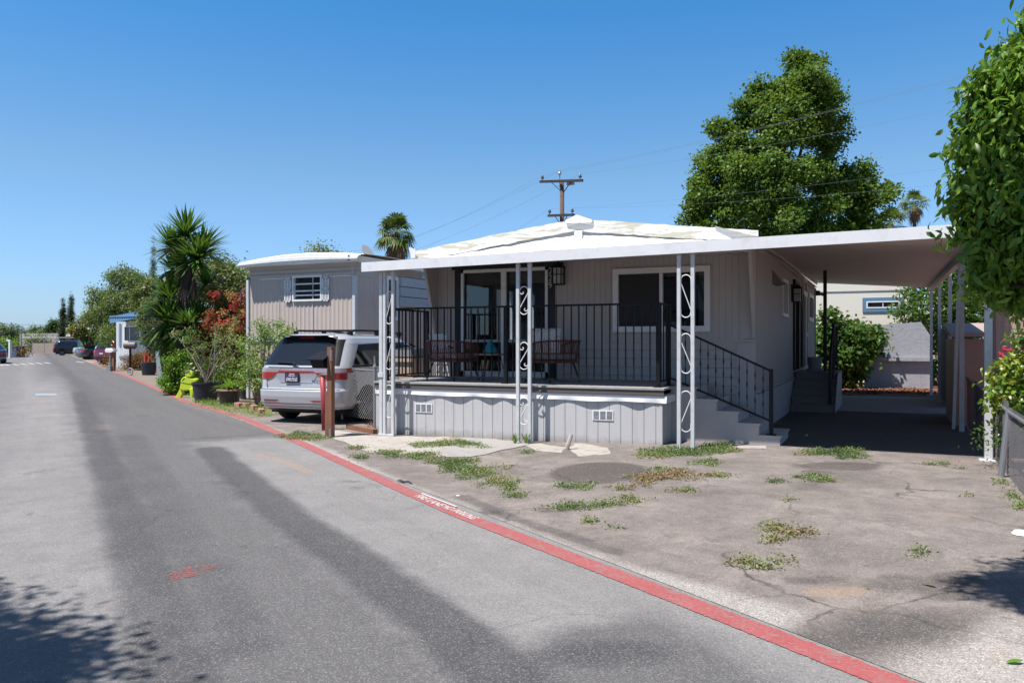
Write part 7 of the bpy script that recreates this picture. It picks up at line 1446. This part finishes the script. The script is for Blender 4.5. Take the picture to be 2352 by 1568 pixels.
cap = slab([(735, 805), (765, 770), (800, 757), (835, 775), (800, 795), (740, 815)], .17, 'cap', solid('cap_cloth', (.34, .26, .24), .8)); slab([(815, 815), (845, 810), (850, 825), (830, 835)], .17, 'eye', solid('figure_green_dark', (.18, .26, .02), .6)); slab([(655, 975), (700, 985), (830, 1010), (830, 1025), (700, 1000), (652, 985)], .145, 'waist_seam', bpy.data.materials['figure_green_dark']); slab([(670, 950), (715, 895), (750, 890), (725, 930), (690, 960)], .145, 'arm_hollow', bpy.data.materials['figure_green_dark'])
# pots and their plants
def pot(u, v, r_, h, mat, label, name='flower_pot', rim=None):
    p = G(u, v); t = thing(name, label, 'plant pot', (p.x, p.y, 0), 0, 'potted plants beside the van'); k = MB(); k.lathe((p.x, p.y, 0), [(r_ * .78, 0), (r_, h * .92), (r_ * 1.05, h * .93), (r_ * 1.05, h), (r_ * .93, h), (r_ * .9, h * .9)], 22); k.build('pot', mat, t)
    if rim: k = MB(); k.lathe((p.x, p.y, 0), [(r_ * 1.09, h * .93), (r_ * 1.12, h * .96), (r_ * 1.1, h * 1.03), (r_ * .95, h * 1.02)], 22); k.build('rim', rim, t)
    return p, t
p, t = pot(473, 923, .34, .52, BLACKPL, 'big black pot with a sparse oleander held by the green figure')
rng = random.Random(8); g = MB(); tips = []
for i in range(17):
    a = rng.random() * 6.283; e = rng.uniform(.15, .95); L = rng.uniform(.9, 1.75); c = Vector((p.x, p.y, .5)); d = Vector((math.cos(a) * math.sin(e) * 1.1 + .12, math.sin(a) * math.sin(e) * .6, math.cos(e))); q1 = c + d * L * .5; q2 = c + d * L + Vector((math.cos(a) * .15, 0, -.04)); g.tube([c, q1, q2], [.014, .010, .006], 4); tips.append(q2); tips.append(c.lerp(q2, .8) + Vector((.05, .02, .05)))
g.build('stem', solid('pale_stem', (.28, .22, .17), .8), t); g = MB(); g.tube([(p.x + .25, p.y, .3), (p.x + .33, p.y, 1.95)], .015, 5); g.build('stake', solid('stake_green', (.22, .38, .36), .5), t)
foliage('foliage', t, LF_OLE, [(q_.x, q_.y, q_.z, .10) for q_ in tips], 1500, .11, seed=91, twig=10, spread=.6, aspect=.2, shell=.9)
p, t = pot(522, 912, .22, .42, BLACKPL, 'dark pot mostly hidden behind the big oleander pot'); foliage('foliage', t, LF_YEL, [(p.x, p.y, .65, .28), (p.x - .15, p.y, .5, .2)], 900, .09, seed=92, twig=8, aspect=.3)
p, t = pot(527, 932, .27, .40, solid('brown_glaze', (.05, .04, .04), .35), 'round dark pot with a pale rim and an arching strap leaved plant', rim=solid('terracotta_rim', (.42, .27, .20), .7))
bladeobj('strap_leaf', t, LF_BRIGHT, [((p.x, p.y, .38), (0, 0, 1), 60, .62)], .05, 9, spread=(.05, 1.2), droopf=.5)
p, t = pot(566, 916, .20, .34, BLACKPL, 'small black pot with a yellow green plant beside the van bumper'); bladeobj('leaf', t, LF_YEL, [((p.x, p.y, .3), (0, 0, 1), 30, .5)], .12, 10, spread=(.1, 1.3), droopf=.6)
p = G(560, 905); t = thing('leafy_plant', 'lush green strap leaved plant clump behind the pots by the van', 'plant', (p.x, p.y, 0), 0); bladeobj('leaf', t, LF_BRIGHT, [((p.x, p.y, .05), (0, 0, 1), 90, .95), ((p.x + .35, p.y + .1, .05), (0, 0, 1), 70, .9), ((p.x - .5, p.y + .1, .05), (0, 0, 1), 60, .8)], .045, 11, spread=(.0, 1.0), droopf=.5)
# tall oleander by the trailer corner
t = thing('oleander_shrub', 'tall loose oleander in front of the beige trailer left of the van', 'shrub', (-13.4, 14.0, 0)); pp = at_t(590, 905, 19); rng = random.Random(5); g = MB(); tips = []; t.location = (pp.x, pp.y, 0)
for (u, v) in [(585, 860), (572, 815), (600, 800), (560, 785), (640, 790), (610, 760), (655, 770), (600, 745), (630, 745), (648, 752), (585, 780), (570, 840), (600, 835), (560, 870), (612, 770), (660, 756), (595, 880)]:
    q2 = at_t(u, v, 19 + rng.uniform(-.4, .4)); c = Vector((pp.x, pp.y, .0)); g.tube([c, c.lerp(q2, .5) + Vector((.05, 0, .12)), q2], [.02, .014, .006], 4); tips += [q2, c.lerp(q2, .85) + Vector((.06, .02, .04))]
g.build('stem', bpy.data.materials['pale_stem'], t); foliage('foliage', t, leafmat('leaf_oleander2', [(.09, .17, .03), (.18, .30, .05), (.36, .42, .14)], .25), [(q_.x, q_.y, q_.z, .16) for q_ in tips], 2400, .13, seed=93, twig=12, spread=.8, aspect=.2, shell=.9, droop=.3)
p = G(520, 900); t = thing('garden_lamp', 'small yellow and grey garden sprayer standing between the potted plants', 'garden sprayer', (p.x, p.y, 0)); k = MB(); k.lathe((p.x + .05, p.y, .62), [(.10, 0), (.10, .28), (.06, .32)], 12); k.build('tank', solid('yellow_plastic', (.62, .45, .04), .5), t); k = MB(); k.lathe((p.x + .05, p.y, .94), [(.10, 0), (.11, .08), (.09, .14), (.03, .16)], 12); k.tube([(p.x + .05, p.y, 0), (p.x + .05, p.y, .62)], .05, 8); k.build('cap', GALV, t)
# pink brick edging
BR = solid('pink_brick', (.48, .24, .21), .85, var=.2, vscale=9, bump=.5)
for i, (u, v) in enumerate([(548, 937), (566, 938), (584, 943), (600, 952)]):
    p = G(u, v); k = MB(); k.box(-.125, .125, -.06, .06, 0, .13); o = k.build('edging_brick', BR, None, local=True, bevel=.01); o.location = (p.x, p.y, 0.0); o.rotation_euler = (0, 0, math.radians(-20 - i * 6)); tag(o, ['pink edging brick, leftmost of the row beside the van', 'pink edging brick second from the left beside the van', 'pink edging brick third from the left near the bumper', 'pink edging brick nearest the van bumper'][i], 'brick', 'pink bricks edging the planting bed')
# end of road: wall, gate fence, left side objects
cmu = solid('end_wall_block', (.36, .34, .34), .8, var=.08, vscale=.5)
k = MB(); a, b_ = at_t(48, 800, 118), at_t(150, 800, 112); k.bar((a.x, a.y, 1.35), (b_.x, b_.y, 1.35), .3, 2.8); o = k.build('end_wall', cmu); tag(o, 'long pale grey block wall beyond the chain link fence at the road end', 'wall')
k = MB(); a, b_ = at_t(78, 800, 108), at_t(140, 800, 105); k.bar((a.x, a.y, .6), (b_.x, b_.y, .6), .4, 1.5); o = k.build('stone_wall', solid('stone_wall', (.34, .28, .24), .9, var=.3, vscale=.8)); tag(o, 'low brownish stone wall in front of the grey end wall', 'wall')
t = thing('end_fence', 'chain link fence with thin posts crossing the end of the road', 'fence', tuple(at_t(110, 800, 98).xy.to_3d())); a, b_ = at_t(45, 800, 96), at_t(215, 800, 96); chain('chain_mesh', (a.x, a.y, 0), (b_.x, b_.y, 0), .05, 2.0, .5, .007, GALV, t)
for i in range(7): q_ = a.lerp(b_, i / 6); k = MB(); k.tube([(q_.x, q_.y, 0), (q_.x, q_.y, 2.1)], .03, 6); k.build('fence_post', GALV, t)
k = MB(); k.tube([(a.x, a.y, 2.05), (b_.x, b_.y, 2.05)], .018, 6); k.build('top_rail', GALV, t)
p = at_t(23, 818, 76); t = thing('white_post', 'white post with angled top standing by the green bush on the far left', 'post', (p.x, p.y, 0)); k = MB(); k.bar((p.x, p.y, 0), (p.x, p.y, 1.6), .18, up=(0, 1, 0)); k.bar((p.x, p.y, 1.6), (p.x - .3 * CT, p.y - .3 * ST, 1.72), .14); k.build('post', WHITE, t)
p = at_t(41, 812, 80); k = MB(); k.box(p.x - .45, p.x + .45, p.y - .45, p.y + .45, 0, 1.0); k.box(p.x - .5, p.x + .5, p.y - .5, p.y + .5, 1.0, 1.12); o = k.build('blue_bin', solid('blue_bin', (.08, .13, .18), .6), bevel=.04); tag(o, 'dark blue grey bin behind the white post on the far left', 'bin')
p = at_t(44, 815, 80); k = MB(); k.tube([(p.x + .3, p.y, 0), (p.x + .3, p.y, 2.4)], .07, 8); o = k.build('fence_end_post', GALV); tag(o, 'tall grey steel post right of the blue grey bin', 'post')
k = MB(); a, b_ = at_t(-30, 800, 86), at_t(20, 800, 84); k.bar((a.x, a.y, 1.0), (b_.x, b_.y, 1.0), .08, 1.9); o = k.build('brown_fence', solid('brown_fence', (.20, .12, .08), .8)); tag(o, 'brown board fence behind the bush at the far left', 'fence')
# street lamp arm among the trees
p = at_t(214, 800, 66); t = thing('street_lamp', 'dark street lamp head on a pole between the cypresses and the orange tinged tree', 'street lamp', (p.x, p.y, 0)); zl = EYE + (CV - 716) / FPX * 66; q_ = Vector((p.x, p.y, 0)); ra = Vector((CT, ST, 0)); k = MB(); k.tube([q_ + ra * .3, q_ + ra * .3 + Vector((0, 0, zl))], .07, 8); k.build('pole', DW, t); k = MB(); k.bar(q_ + ra * 1.1 + Vector((0, 0, zl - .35)), q_ - ra * .35 + Vector((0, 0, zl + .28)), .16, .10); k.build('lamp_head', BLACKM, t)
# small things on the ground
k = MB(); p = G(1305, 1028, .07); k.tube([(p.x - .02, p.y, .05), (p.x, p.y, .12), (p.x + .04, p.y + .03, .26)], [.035, .033, .03], 8); o = k.build('pipe_stub', solid('pipe_stub', (.50, .44, .40), .7, var=.2)); tag(o, 'short pale pipe stub leaning out of the ground before the deck', 'pipe')
k = MB(); p = G(927, 1110); k.tube([(p.x - .11, p.y + .05, .02), (p.x - .05, p.y + .03, .025), (p.x, p.y, .02), (p.x + .06, p.y, .028), (p.x + .13, p.y - .03, .015)], [.006, .012, .009, .012, .005], 5); o = k.build('dark_twig', BLACKPL); tag(o, 'small dark crumpled strip lying beside the red line', 'debris')
k = MB(); p = G(2346, 1236, .05); k.lathe((p.x, p.y, float(gz(p.x, p.y))), [(.05, 0), (.07, .01), (.05, .035), (.01, .04)], 9); o = k.build('white_stone', WHITE); tag(o, 'small white stone at the right edge of the driveway', 'stone')
for i, (u, v, lab) in enumerate([(2135, 1347, 'fallen green leaf, larger one near the stained driveway patch'), (1993, 1349, 'tiny fallen green leaf left of the larger one'), (2352 - 22, 1514, 'fallen green leaf at the lower right of the driveway')]):
    p = G(u, v, .03); V, F = leafcloud([(p.x, p.y, .07 + i * .0, .001)], 1, .085 if i != 1 else .05, seed=i + 3, twig=1, spread=.01, shape='big', aspect=.4); V[:, 2] = float(gz(p.x, p.y)) + .012 + (V[:, 2] - V[:, 2].min()) * .3; o = np_mesh('fallen_leaf', V, F, LF_BRIGHT); tag(o, lab, 'leaf', 'fallen leaves on the driveway')
k = MB(); p = G(1052, 1139); k.lathe((p.x, p.y, .006), [(.022, 0), (.02, .004)], 9); o = k.build('white_pebble', WHITE); tag(o, 'tiny white disc lying on the dark patch beyond the red line', 'debris')
# ------------------------------------------------------------------ across the street (behind the viewer): only seen in reflections
for (s_, x0, x1, hh, lab) in ((2, -7, 2, 4.2, 'white trailer across the street, behind the viewer'), (16, -12, 1, 4.8, 'long grey white trailer across the street, left of and behind the viewer')):
    p = RP(s_, -13); t = thing('opposite_trailer', lab, 'mobile home', tuple(p)); k = MB(); k.box(p.x + x0, p.x + x1, p.y - 6, p.y, .05, hh); k.build('wall', solid('opposite_wall', (.30, .31, .32), .7), t); k = MB(); k.box(p.x + x0 - .3, p.x + x1 + .3, p.y - 6.3, p.y + .5, hh + .02, hh + .2); k.build('roof', WHITE2, t)
    for i in range(4): k = MB(); k.box(p.x + x0 + .8 + i * 2.2, p.x + x0 + 2.0 + i * 2.2, p.y + .0, p.y + .03, 1.2, 2.4); k.build('window', WHITE, t)
tree('opposite_tree', 'dark tree across the street, behind the viewer on the left', 'tree', (-24, -9, 0), [(-24, -9, 5, 2.6), (-22, -8.5, 4.4, 2), (-26, -9.5, 4.6, 2.2)], 5000, .3, LF_DARK, .2, seed=77)
